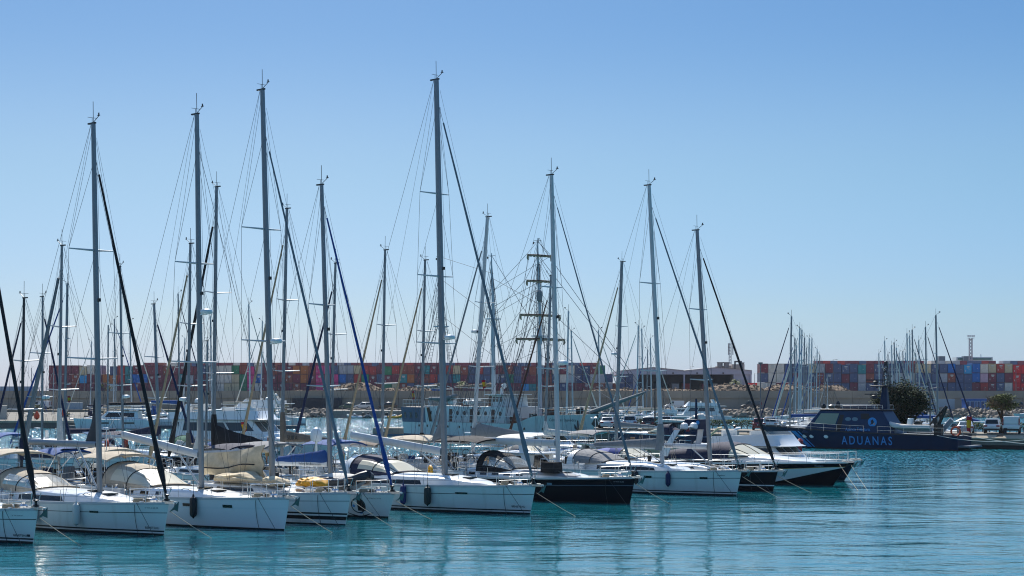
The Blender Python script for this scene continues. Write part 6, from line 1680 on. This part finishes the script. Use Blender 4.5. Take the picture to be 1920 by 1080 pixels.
# ------------------------------------------------------------------ moored boats across the water (copies of one yacht)
def far_yacht(hull=GEL, cover=NAVYC, genoa=BLUEG, mm=ALU, furl=True):
    root = empty('sailing_yacht', (0, 0, 0), 0, '', 'sailing boat', 'masted yachts moored across the water')
    hl = Hull(11, 3.5, 1.25, 1.05, .4); ms, bd = std_bands(hull, True, False); hl.mesh(bd).build('hull', ms, root); hl.deckmesh().build('deck', DECK, root)
    cb = Cabin(hl, -2.8, -7.6, .5); co = cb.mesh().build('cabin', GEL, root)
    for sd in (-1, 1): cb.window(-3.8, -6.6, .25, .72, sd).build('cabin_window', GLASS, co)
    sprayhood(root, cb, -6.2, -8.2, .9, 1.3, cover, VINYL)
    H = 15.0; J = 4.2
    mo = MB().tube([(-J, 0, 1.5), (-J-.25, 0, H)], [.13, .10], n=8).build('mast', mm, root)
    mh = MB().tube([(-J-.25, 0, H), (-J-.25, 0, H+.8)], .02, n=4); mh.tube([(-J-.25, 0, H+.05), (-J+.2, 0, H+.3)], .02, n=4); mh.box((-J+.2, 0, H+.38), (.2, .03, .12)); mh.build('masthead_gear', BLACK, mo)
    for f, ln in ((.38, 1.05), (.66, .85)):
        z = 1.5+(H-1.5)*f
        for sd in (-1, 1): MB().tube([(-J-.1, 0, z), (-J-.4, sd*ln, z+.05)], .04, n=4).build('spreader', ALUW, mo)
    for sd in (-1, 1):
        s_ = MB(); z1, z2 = 1.5+(H-1.5)*.38, 1.5+(H-1.5)*.66; s_.tube([(-J-.22, 0, H-.3), (-J-.4, sd*.85, z2), (-J-.4, sd*1.05, z1), hl.deck(-J-.2, sd*.93)], .011, n=3); s_.build('shroud', WIRE, root)
    MB().tube([(-J-.3, 0, H), hl.deck(-10.9, 0)], .011, n=3).build('backstay', WIRE, root)
    tk = Vector((.2, 0, 1.5)); tp = Vector((-J-.1, 0, H-.8)); MB().tube([tk, tp], .012, n=3).build('forestay', WIRE, root)
    if furl: MB().tube([tk.lerp(tp, u) for u in (.02, .1, .5, .95)], [.05, .10, .08, .05], n=7).build('furled_sail', genoa, root)
    bo = MB().tube([(-J-.1, 0, 2.6), (-J-4.3, 0, 2.7)], .09, n=7).build('boom', ALUW, root)
    MB().loft([[(-J-.15-4*u, .2*(1-.5*u)*cos(a), 2.75+.1*u+.25*(1-.5*u)*sin(a)) for a in [2*pi*k/8 for k in range(8)]] for u in (0, .05, .3, .6, .97, 1)], closed=True, cap=True).build('sail_cover', cover, bo)
    lifelines(root, hl, -1.5, -9.5, 5); pulpit(root, hl)
    return root
PRO = [far_yacht(), far_yacht(GEL, BLUEC, NAVYG), far_yacht(GREYHULL, BEIGEC, WHITEG, ALUW), far_yacht(NAVYHULL, WHITEC, BLUEG, ALUW, False)]
used_ = [False]*4
def far(px, ytop, d, kind, rz, label):
    """mast shows at column px and reaches row ytop"""
    H = wz(ytop, d); k = H/15.0
    hv = Vector((cos(rz), sin(rz), 0)); loc = Vector((wx(px, d), d, 0))+hv*4.3*k
    if not used_[kind]:
        r = PRO[kind]; used_[kind] = True; r.location = loc; r.rotation_euler = (0, 0, rz); r['label'] = label
    else: r = copy_tree(PRO[kind], loc, rz, label)
    kk = max(.72, min(1.25, k)); r.scale = (kk, kk, k)
    return r
ORD = ['leftmost']+[ordn(i) for i in range(2, 40)]
cl1 = [(1482, 593, 236), (1489, 634, 262), (1492, 647, 300), (1498, 615, 252), (1502, 618, 290), (1507, 633, 275), (1511, 652, 340), (1516, 634, 310), (1521, 634, 330), (1527, 672, 390), (1531, 655, 360), (1536, 665, 350), (1545, 690, 400), (1551, 702, 405)]
for i, (px, y, d) in enumerate(cl1): far(px, y, d, (1, 0, 2, 2, 3, 0, 1, 2, 3, 0, 2, 1, 0, 2)[i], R(205 if i % 2 else 200), f'{ORD[i]} masted yacht from the left in the cluster over the patrol boat bow')
cl2 = [(1649, 662, 330), (1660, 639, 300), (1666, 664, 370), (1673, 647, 310), (1678, 642, 290), (1682, 652, 350), (1687, 661, 380), (1694, 658, 340), (1699, 661, 395), (1702, 625, 280), (1707, 629, 320), (1712, 618, 270), (1718, 662, 400), (1724, 638, 295), (1737, 613, 262)]
for i, (px, y, d) in enumerate(cl2): far(px, y, d, (2, 3, 0, 2, 1, 3, 2, 0, 2, 3, 2, 1, 0, 2, 1)[i], R(22 if i % 2 else 18), f'{ORD[i]} masted yacht from the left in the cluster behind the evergreen tree')
far(1757, 591, 226, 1, R(-28), 'tall masted yacht with a dark blue furled sail by the patrol boat stern')
for px, y, d, k, rz, l in ((170, 640, 330, 2, 190, 'small masted yacht beside the catamaran bow'), (212, 598, 322, 0, 20, 'masted yacht left of the pair behind the catamaran'), (216, 612, 345, 3, 195, 'masted yacht right of the pair behind the catamaran'), (243, 602, 318, 2, 20, 'masted yacht rising behind the catamaran stern'), (319, 550, 312, 1, 20, 'tall masted yacht among the far motor yachts'),
                          (345, 634, 325, 2, 190, 'short masted yacht left of the black furled sail'), (391, 592, 318, 3, 20, 'masted yacht with a dark mast right of the black furled sail'), (456, 570, 322, 2, 15, 'masted yacht behind the large flybridge yacht'), (494, 602, 330, 2, 190, 'masted yacht beside the tall mast with two dark stripes'),
                          (1064, 583, 262, 3, 195, 'masted yacht just right of the navy yacht mast'), (1073, 620, 300, 2, 10, 'masted yacht with a blue awning behind the ship bow'), (1124, 619, 270, 2, 10, 'masted yacht behind the bowsprit root of the white ship'), (1195, 610, 300, 2, 190, 'left of three masted yachts behind the parked cars'), (1205, 616, 320, 3, 12, 'middle of three masted yachts behind the parked cars'),
                          (1213, 655, 350, 0, 190, 'right of three masted yachts behind the parked cars'), (1221, 634, 330, 2, 10, 'masted yacht left of the grey covered mast'), (123, 531, 150, 0, 190, 'masted yacht just right of the mast wrapped in white'), (60, 690, 410, 0, 20, 'small masted yacht in the far left corner of the basin'), (100, 690, 395, 2, 190, 'small masted yacht left of the orange buoys')):
    far(px, y, d, k, R(rz), l)
# ------------------------------------------------------------------ motor yachts across the water
def catamaran():
    loc = on(150, 296); root = empty('catamaran', loc, R(180), 'white sailing catamaran with a dark saloon window on the far walkway', 'catamaran')
    for sd in (-1, 1):
        hl = Hull(12.5, 1.9, 1.9, 1.6, .5, stern=.9); mb = hl.mesh([(0, 1), (.12, 1), (.4, 0), (('f', .8), 0), (('f', 1), 0)]); o = mb.build('hull', [GEL, BOOT], root); o.location = (0, sd*2.6, 0)
        g = MB(); q = [[hl.side(x, z, sd, .015) for x in (-4.0, -4.6, -5.2, -5.8)] for z in (.95, 1.2)]; g.loft(q); wo = g.build('hull_window', GLASS, o)
        g = MB(); q = [[hl.side(x, z, sd, .015) for x in (-8.0, -8.8, -9.6, -10.2)] for z in (.95, 1.2)]; g.loft(q); g.build('hull_window', GLASS, o)
        d = hl.deckmesh().build('deck', DECK, root); d.location = (0, sd*2.6, 0)
    Block(-3.2, -12, 2.9, 1.0, -3.2, -12, 2.9, 1.75).build('bridge_deck', GEL, root, .08)
    b = Block(-3.8, -10.6, 2.4, 1.75, -5.2, -10.4, 1.9, 3.1); so_ = b.build('saloon', GEL, root, .15, 3)
    for sd in 's', 'p': b.panel(sd, .1, .9, .25, .8).build('saloon_window', GLASS, so_, smooth=False)
    b.panel('f', .06, .94, .2, .85).build('saloon_window', GLASS, so_, smooth=False)
    Block(-7.5, -12, 2.3, 3.35, -7.5, -12, 2.2, 3.5).build('hardtop', GEL, root, .05)
    for y in (-2, 2): MB().tube([(-11.8, y, 1.7), (-11.8, y, 3.4)], .05, n=5).build('post', STEEL, root)
    bo = MB().tube([(-5.0, 0, 4.0), (-11.5, 0, 4.2)], .16, n=8).build('boom', ALUW, root); MB().loft([[(-5.1-6.2*u, .25*cos(a), 4.3+.1*u+.3*sin(a)) for a in [2*pi*k/8 for k in range(8)]] for u in (0, .05, .5, .97, 1)], closed=True, cap=True).build('sail_cover', BLACKC, bo)
    MB().tube([(-4.8, 0, 2.4), (-4.9, 0, 18)], [.16, .12], n=8).build('mast', ALU, root)
    MB().tube([(-1.2, -2.0, 1.85), (-1.2, 2.0, 1.85)], .1, n=6).build('crossbeam', ALU, root)
    return root
catamaran()
TG = MATS['tinted_glass']
for px, d, rz, L, fly, hh, lab, kw in ((262, 300, 180, 10, False, 1.3, 'white cruiser with a raked hood right of the catamaran', dict()), (320, 303, 175, 15, False, 1.6, 'low white motor yacht behind the navy furled sail', dict()), (368, 302, 184, 13, True, 1.5, 'white motor yacht with a dark hull side before the far walkway end', dict(hullm=NAVYHULL)),
                                (398, 308, 180, 14, True, 2.0, 'large white motor yacht with domes left of the striped yacht mast', dict(domes=2)), (408, 330, 176, 16, True, 2.4, 'tallest white motor yacht on the far walkway', dict(domes=1)), (556, 330, 0, 15, False, 1.8, 'white motor yacht showing a pale square stern at the walkway end', dict()),
                                (1128, 300, 175, 9, False, 1.3, 'white cabin boat behind the root of the bowsprit', dict()), (1165, 255, 180, 12, False, 1.4, 'white motor boat with a long rounded roof behind the low white car', dict()), (1196, 320, 170, 9, True, 1.4, 'white flybridge boat behind the white off-roader', dict()), (1228, 300, 10, 10, False, 1.3, 'white cabin boat behind the dark hatchback', dict()),
                                (1246, 360, 180, 14, True, 1.9, 'large white motor yacht before the sea wall left of the far van', dict()), (1298, 262, 0, 13, False, 1.1, 'pale blue hulled motor boat behind the navy workboat', dict(hullm=mat('pale_blue_hull', '#8fb3c0', .35))), (1082, 330, 180, 10, False, 1.2, 'white boat with a light blue awning behind the ship bow', dict(roofm=MATS['blue_canvas'])),
                                (1905, 418, 180, 9, False, 1.1, 'small white motor boat by the rocks at the right edge', dict()), (1490, 330, 185, 12, False, 1.2, 'white motor boat under the left mast cluster', dict()), (1540, 380, 180, 12, False, 1.2, 'white motor boat between the mast cluster and the patrol boat', dict()), (1738, 240, 170, 9, False, 1.2, 'motor boat with chrome rails behind the patrol boat crane', dict())):
    cruiser(lab, on(px, d), R(rz), L, L*.3, L*.11+.1, house=(.26, .8), hh=hh, fly=fly, cab=(.08, .35), cabh=.3, arch_=fly, simple=True, glass=TG, group='motor boats across the water', rails=L > 12, **kw)
more_ = ((1100, 345, 178, 8, 'NAVYC', 'small boat with a navy canopy left of the bowsprit, close to the wall'), (1136, 370, 182, 9, None, 'white cabin boat under the bowsprit middle'), (1152, 330, 176, 8, 'BLUEC', 'small boat with a blue canopy under the bowsprit'), (1180, 390, 184, 10, None, 'white motor boat close to the wall behind the low white car'),
 (1212, 345, 178, 8, 'GREENC', 'small boat with a green canopy behind the dark hatchback'), (1232, 400, 181, 11, None, 'white motor boat close to the wall left of the far van'), (1262, 330, 180, 9, 'WHITEC', 'small boat with a white canopy left of the pale blue motor boat'), (1285, 375, 178, 10, None, 'white motor boat below the far white van'),
 (232, 340, 178, 9, None, 'small white motor boat behind the catamaran stern'), (290, 352, 182, 10, 'NAVYC', 'boat with a navy canopy behind the low white motor yacht'), (352, 365, 180, 12, None, 'white motor yacht close to the wall behind the black furled sail'), (452, 372, 180, 12, None, 'white motor yacht close to the wall behind the tallest yacht'),
 (1455, 372, 178, 9, 'WHITEC', 'small boat with a white canopy left of the mast cluster'), (1575, 400, 180, 9, None, 'white motor boat right of the left mast cluster'), (1762, 300, 178, 8, 'BLUEC', 'small boat with a blue canopy behind the patrol boat stern'))
for px, d, rz, L, cv, lab in more_:
    cruiser(lab, on(px, d), R(rz), L, L*.32, L*.11+.2, house=(.26, .8) if not cv else (.36, .86), hh=1.25, canvas=MATS[dict(NAVYC='navy_canvas', BLUEC='blue_canvas', GREENC='green_canvas', WHITEC='white_canvas')[cv]] if cv else None, cab=(.08, .4), cabh=.35, arch_=False, simple=True, glass=TG, group='motor boats across the water', rails=False)
# small motor boats seen over the pier
# ------------------------------------------------------------------ a person standing among the boats
def person():
    loc = Vector((wx(503, 113), 113, 1.65)); root = empty('person', loc, R(-60), 'person in a white shirt, khaki shorts and pale cap standing on a boat', 'person')
    SK = mat('skin', '#9a6a4e', .6)
    me = bpy.data.meshes.new('body')
    J = [((0, 0, .92), .13), ((0, 0, 1.12), .135), ((0, 0, 1.36), .15), ((0, 0, 1.47), .07), ((0.01, 0, 1.56), .075), ((.02, 0, 1.66), .10), ((.01, 0, 1.74), .085)]
    vs = [j[0] for j in J]; rs = [j[1] for j in J]; es = [(i, i+1) for i in range(6)]
    for sd in (-1, 1):
        b = len(vs); vs += [(0, sd*.10, .86), (.02, sd*.11, .48), (0, sd*.11, .09), (.16, sd*.12, .03)]; rs += [.095, .065, .045, .04]; es += [(0, b), (b, b+1), (b+1, b+2), (b+2, b+3)]
        b = len(vs); vs += [(0, sd*.19, 1.40), (.0, sd*.25, 1.13), (.14, sd*.22, .93), (.20, sd*.21, .88)]; rs += [.06, .045, .036, .03]; es += [(2, b), (b, b+1), (b+1, b+2), (b+2, b+3)]
        h = b+3
        for k in range(5):
            q = len(vs); vs.append((.25+.012*(2-abs(k-2)), sd*(.185+.014*k), .83+(.03 if k == 0 else 0))); rs.append(.009); es.append((h, q))
    me.from_pydata(vs, es, []); o = bpy.data.objects.new('body', me); COL.objects.link(o); o.parent = root; me.materials.append(SK)
    md = o.modifiers.new('skin', 'SKIN'); md.use_smooth_shade = True
    for i, r_ in enumerate(rs): me.skin_vertices[0].data[i].radius = (r_, r_)
    me.skin_vertices[0].data[0].use_root = True
    sb = o.modifiers.new('sub', 'SUBSURF'); sb.levels = 1; sb.render_levels = 1
    MB().loft([[(rx*cos(a)+.0, ry*sin(a), z) for a in [2*pi*k/14 for k in range(14)]] for rx, ry, z in ((.15, .18, .88), (.155, .185, 1.1), (.165, .215, 1.34), (.12, .19, 1.45), (.08, .09, 1.5))], closed=True).build('shirt', WHITEC, root)
    for sd in (-1, 1):
        MB().tube([(0, sd*.17, 1.42), (0, sd*.225, 1.26), (0, sd*.25, 1.16)], [.085, .08, .075], n=10).build('sleeve', WHITEC, root)
        MB().tube([(0, sd*.09, .95), (.01, sd*.105, .7), (.02, sd*.11, .5)], [.125, .115, .11], n=10).build('shorts_leg', mat('khaki_cloth', '#a8905f', .9), root)
        MB().lathe([(.012, 0), (.016, .006), (.006, .012)], n=8, axis='x').build('eye', BLACK, root).location = (.098, sd*.035, 1.665)
    MB().lathe([(.112, 0), (.112, .05), (.09, .095), (.03, .115)], (.01, 0, 1.71), n=12).box((.13, 0, 1.715), (.14, .15, .015)).build('cap', WHITEC, root)
    MB().tube([(.10, 0, 1.66), (.13, 0, 1.635)], [.012, .018], n=6).build('nose', SK, root)
    return root
person()
# tender and sails lying on the front decks
def deck_tender():
    x = -2.6; p = h4.deck(x, 0); loc = root_pt(r4.location, HEAD, (p.x+1.0, 0, p.z+.25))
    rib('small dark rubber tender lying under a pale cover on the foredeck of the emblem yacht', loc, HEAD, 3.4, .7, .26, mat('dark_tube', '#2a3038', .5), 0, console=False)
    c = MB().loft([[(loc.x*0+xx, .72*f*k, .30+.38*k*(1-f*f)) for f in (-1, -.7, -.3, 0, .3, .7, 1)] for xx, k in ((-3.5, .5), (-3.3, .85), (-2.6, 1), (-1.4, 1), (-.6, .85), (-.1, .5))]).build('tender_cover', WHITEC)
    c.location = loc; c.rotation_euler = (0, 0, HEAD); tag(c, 'pale crumpled cover spread over the rubber tender on the emblem yacht', 'cover')
deck_tender()
def sailbag(label, hl, root, x0, x1, y, r, m, seed, hz=.0, cat='folded sail', name='folded_sail'):
    N = 44; M_ = 26; rg = []
    for i in range(N+1):
        u = i/N; x = x0+(x1-x0)*u; z = hl.deck(x, 0).z+hz; e = min(1, 4.5*u*(1-u))**.6
        k = e*(1+.28*mnoise.noise(Vector((u*4, seed, 0)))); yo = y+.16*mnoise.noise(Vector((u*3, seed+9, 0)))
        row = []
        for k2 in range(M_):
            an = 2*pi*k2/M_
            f = 1+.22*mnoise.noise(Vector((u*5, an*1.3, seed)))-.20*abs(mnoise.noise(Vector((u*2.2+an*.5, an*2.6, seed+5))))*2-.10*abs(mnoise.noise(Vector((u*16, an*3, seed+7))))
            row.append((x, yo+r*1.45*k*f*cos(an), z+r*.25+r*k*(.5+.62*f*sin(an))))
        rg.append(row)
    o = MB().loft(rg, closed=True, cap=True).build(name, m); o.location = root.location; o.rotation_euler = (0, 0, HEAD); return tag(o, label, cat)
def draped():
    xa, xb = -6.0, -11.2; rows = []; r = random.Random(4)
    for j in range(15):
        v = j/14; row = []
        for k in range(33):
            u = k/32; x = xa+(xb-xa)*u
            top = 3.75-.55*u-.12*sin(u*pi); bot = 2.0+.1*sin(u*9)
            z = top+(bot-top)*v
            fold = mnoise.noise(Vector((x*.9+z*.7, z*1.3, 2)))*.22+.10*mnoise.noise(Vector((x*2.6, z*2.2, 7)))
            row.append((x+.15*mnoise.noise(Vector((z*2, u*3, 1))), -.22-.30*sin(v*pi)*(.6+.4*sin(u*7))+fold*(.3+.7*v), z))
        rows.append(row)
    mb = MB().loft(rows).loft([[(p[0], p[1]+.05, p[2]) for p in q][::-1] for q in rows])
    o = mb.build('dropped_sail', SAILB); o.location = r3.location; o.rotation_euler = (0, 0, HEAD); tag(o, 'stained beige mainsail dropped and hanging in folds from the boom of the striped white yacht', 'sail')
    s_ = MB().tube([(-6.3+(-4.6)*u, -.62-.1*sin(u*9), 2.75-.35*u+.06*sin(u*8)) for u in [q/12 for q in range(13)]], .035, n=5).build('sail_strap', BLACKC, o)
draped()
sailbag('long folded beige sail lying along the deck of the striped white yacht', h3, r3, -9.2, -5.2, -.9, .45, SAILB, 1, .35)
sailbag('smaller folded beige sail bundle on the striped white yacht near its mast', h3, r3, -5.6, -3.4, -.7, .38, SAILB, 2, .25)
sailbag('yellow cover bundle on the foredeck between the grey and striped yachts', h3, r3, -4.3, -2.0, .5, .42, YELLOW, 3, .15, 'cover', 'yellow_cover')
o = MB().lathe([(.06, 0), (.07, 1.9), (.08, 2.0), (.32, 2.05), (.36, 2.3), (.34, 2.6), (.2, 2.8), (.03, 2.86)], n=14).build('radome_post', GEL); o.location = Vector((wx(593, 101), 101, 1.45)); tag(o, 'white radome on a post behind the blue sail cover', 'radome')
# emblem on the short yacht
def emblem():
    cx = near_x(r4, h4, 672, .62); P = lambda u, v, off=.014: h4.side(cx+u, .62+v, -1, off)
    ring = MB(); R_ = .39; ring.loft([[P(r_*cos(a), r_*sin(a)) for a in [2*pi*k/28 for k in range(29)]] for r_ in (R_, R_*.88)]); eo = ring.build('emblem_ring', BLACK, r4.children[0])
    MB().loft([[P(-.05+.02*v, v*.9), P(.10+.26*(1-v*1.6) if v > 0 else .36, v*.9)] for v in (-.3, -.1, .1, .3, .44)]).build('emblem_sail', BLACK, r4.children[0])
    MB().loft([[P(R_*.86*cos(a), R_*.86*sin(a), .012), P(.12*cos(a)+.08, -.32+.1*sin(a), .012)] for a in [-2.4+.2*k for k in range(15)]]).build('emblem_wave', mat('emblem_blue', '#4f8fc8', .5), r4.children[0])
    MB().add([P(-.25+.07*cos(a), -.02+.07*sin(a)) for a in [2*pi*k/12 for k in range(12)]], [tuple(range(12))]).build('emblem_dot', mat('emblem_blue', '#4f8fc8', .5), r4.children[0])
    MB().loft([[P(x, -.43-.10*(1-abs(x)/.75)**1+.10*(x/.75)**2, .016), P(x, -.47-.14*max(0, 1-abs(x)/.75)+.13*(x/.75)**2, .016)] for x in [-.75+.1*k for k in range(16)]]).build('emblem_hull', BLACK, r4.children[0])
emblem()
# ------------------------------------------------------------------ gear on and between the yachts
def horseshoe(loc, rz, m, label, r=.30):
    mb = MB(); mb.tube([(0, r*sin(a), r*cos(a)) for a in [R(-150+300*k/16) for k in range(17)]], .085, n=7)
    o = mb.build('lifebuoy', m); o.location = loc; o.rotation_euler = (0, 0, rz); return tag(o, label, 'lifebuoy', 'lifebuoys on the pushpits')
OB = mat('orange_red_buoy', '#c8452c', .7)
horseshoe(Vector((wx(807, 99), 99, wz(886, 99))), HEAD+R(60), YELLOW, 'yellow horseshoe lifebuoy left of the largest white yacht mast foot', .36)
horseshoe(Vector((wx(200, 128), 128, wz(836, 128))), HEAD+R(70), OB, 'orange ring lifebuoy just right of the mast with the black sail corner', .42)
horseshoe(Vector((wx(236, 126), 126, wz(830, 126))), HEAD+R(70), OB, 'orange lifebuoy under the navy sail covers at the left', .36)
horseshoe(Vector((wx(912, 108), 108, wz(864, 108))), HEAD+R(60), YELLOW, 'yellow lifebuoy under the black bimini', .26)
def ensign(px, d, py, label):
    root = empty('ensign_staff', (wx(px, d), d, wz(py, d)-1.5), 0, label, 'flag', 'flags on the yacht sterns'); MB().tube([(0, 0, 0), (.12, 0, 1.6)], .018, n=5).build('staff', STEEL, root)
    flag(root, Vector((.1, 0, 1.5)), .28, .75)
ensign(458, 122, 790, 'small limp red and yellow flag beside the large flybridge yacht'); ensign(641, 112, 846, 'small limp flag right of the blue sail cover'); ensign(130, 200, 742, 'small red and yellow flag at the left below the containers'); ensign(908, 150, 712, 'red and yellow flag flying beside the tall ship mast'); ensign(1104, 120, 846, 'dark limp flag behind the navy yacht mast')
# cockpit and pontoon clutter: boxes, bags, coils, gas bottles
def coil(loc, m, label, r=.22):
    mb = MB()
    for k in range(4): mb.tube([(r*(1-.05*k)*cos(a), r*(1-.05*k)*sin(a), .04+.045*k) for a in [2*pi*q/14 for q in range(15)]], .026, n=5)
    o = mb.build('rope_coil', m); o.location = loc; return tag(o, label, 'rope coil', 'rope coils on the foredecks')
NM = (('leftmost yacht', r0, h0), ('white yacht right of the leftmost bow', r1, h1), ('pale grey yacht', r2, h2), ('striped white yacht', r3, h3), ('white yacht with a round emblem', r4, h4), ('largest white yacht', r5, h5), ('navy hulled yacht', r6, h6), ('white yacht with a grey sail cover', r7, h7), ('charcoal hulled yacht', r8, h8))
for nm, r_, h_ in NM:
    q = h_.deck(-1.5, -.4); coil(root_pt(r_.location, HEAD, q+Vector((0, 0, .0))), ROPE, 'pale rope coil on the foredeck of the '+nm)
    w_ = MB().lathe([(.16, 0), (.18, .12), (.1, .2), (.13, .3), (.04, .32)], h_.deck(-.75, 0), n=10); w_.box(h_.deck(-1.05, 0)+Vector((0, 0, .09)), (.45, .3, .2)); w_.build('windlass', STEEL, r_)
    for sd in (-1, 1):
        for x in (-.9, -h_.L*.5):
            c = h_.deck(x, sd*.9); MB().tube([c+Vector((-.16, 0, .08)), c+Vector((.16, 0, .08))], .025, n=5).box(c+Vector((0, 0, .04)), (.12, .05, .08)).build('cleat', STEEL, r_)
    x = -h_.L*.30; 
    hs = MB(); pts = [h_.deck(x-.35*k, -.5)+Vector((0, 0, .30+.1*sin(k*1.7))) for k in range(9)]; hs.tube(pts, .018, n=4); hs.build('deck_line', ROPE, r_)
# black bag and grey cabin cover on the navy yacht
q = c6.pt(-5.0, .8); o = MB().box((0, 0, .3), (1.05, .8, .62), taper=(.94, .9)).build('deck_bag', BLACKC); o.location = root_pt(r6.location, HEAD, Vector((-5.2, -.95, h6.deck(-5.2).z+.28))); o.rotation_euler = (0, 0, HEAD); tag(o, 'black square canvas bag at the mast foot of the navy hulled yacht', 'bag')
g_ = [[Vector(c6.pt(-3.6-.5*i, .16+.78*k/6))+Vector((0, -.02, .02)) for k in range(7)] for i in range(9)]
MB().loft(g_).build('cabin_cover', mat('pale_grey_cover', '#8f9092', .85, var=.1), r6)
# cockpit tables, crew bags, fuel cans on the second row
rr2 = random.Random(31)
for i, ch in enumerate([o for o in list(COL.objects) if o.get('group') in ('yachts moored in the second row, bows away', 'yachts moored farther back, bows right')]):
    Lb = -min(v[0] for v in [c.co for c in ch.children[1].data.vertices]) if ch.children[1].type == 'MESH' else 11
    for k in range(7):
        x = -Lb*rr2.uniform(.55, .95); y = rr2.uniform(-1.1, 1.1); s_ = (rr2.uniform(.3, .9), rr2.uniform(.3, .7), rr2.uniform(.25, .8)); m_ = rr2.choice((GREYC, NAVYC, WHITEC, BLACKC, BLUEC, TEAK, GEL, BEIGEC))
        MB().box((x, y, 1.25+s_[2]/2), s_, rz=rr2.uniform(0, 3), taper=(rr2.uniform(.7, 1), rr2.uniform(.7, 1))).build(rr2.choice(('cockpit_cushion', 'locker', 'instrument_pod', 'deck_bag')), m_, ch)
    for sd in (-1, 1):
        MB().tube([(-Lb+.3, sd*.9, 1.2), (-Lb+.3, sd*.9, 2.9 if i % 2 else 2.2)], .025, n=5).build('aerial_pole', STEEL, ch)
    if i % 3 == 0: MB().box((-Lb+.5, 0, 3.0), (.9, 1.5, .05), ry=.25).build('solar_panel', GLASS, ch)
    if i % 4 == 1:
        t_ = MB().tube([(-Lb+.4, .7, 1.2), (-Lb+.4, .7, 4.2)], .03, n=5); t_.lathe([(.06, -.3), (.09, -.2), (.05, .4)], (-Lb+.5, .7, 4.25), n=8, axis='x')
        for a in range(3): t_.add([(-Lb+.2, .7, 4.25), (-Lb+.2, .7+.6*cos(a*2.1), 4.25+.6*sin(a*2.1)), (-Lb+.24, .7+.6*cos(a*2.1+.18), 4.25+.6*sin(a*2.1+.18))], [(0, 1, 2)])
        t_.build('wind_generator', GEL, ch)
# ------------------------------------------------------------------ sea air
HAZE_D = .00005
hm = bpy.data.materials.new('haze'); hm.use_nodes = True; t = hm.node_tree; t.nodes.remove(t.nodes['Principled BSDF'])
pv = t.nodes.new('ShaderNodeVolumePrincipled'); pv.inputs['Color'].default_value = (.78, .88, 1, 1); pv.inputs['Density'].default_value = HAZE_D; pv.inputs['Anisotropy'].default_value = .1
t.links.new(pv.outputs[0], t.nodes['Material Output'].inputs['Volume'])
hz = MB().box((0, 770, 20.5), (3040, 1700, 47)).build('haze', hm, smooth=False); tag(hz, kind='stuff')
SC.cycles.volume_bounces = 0
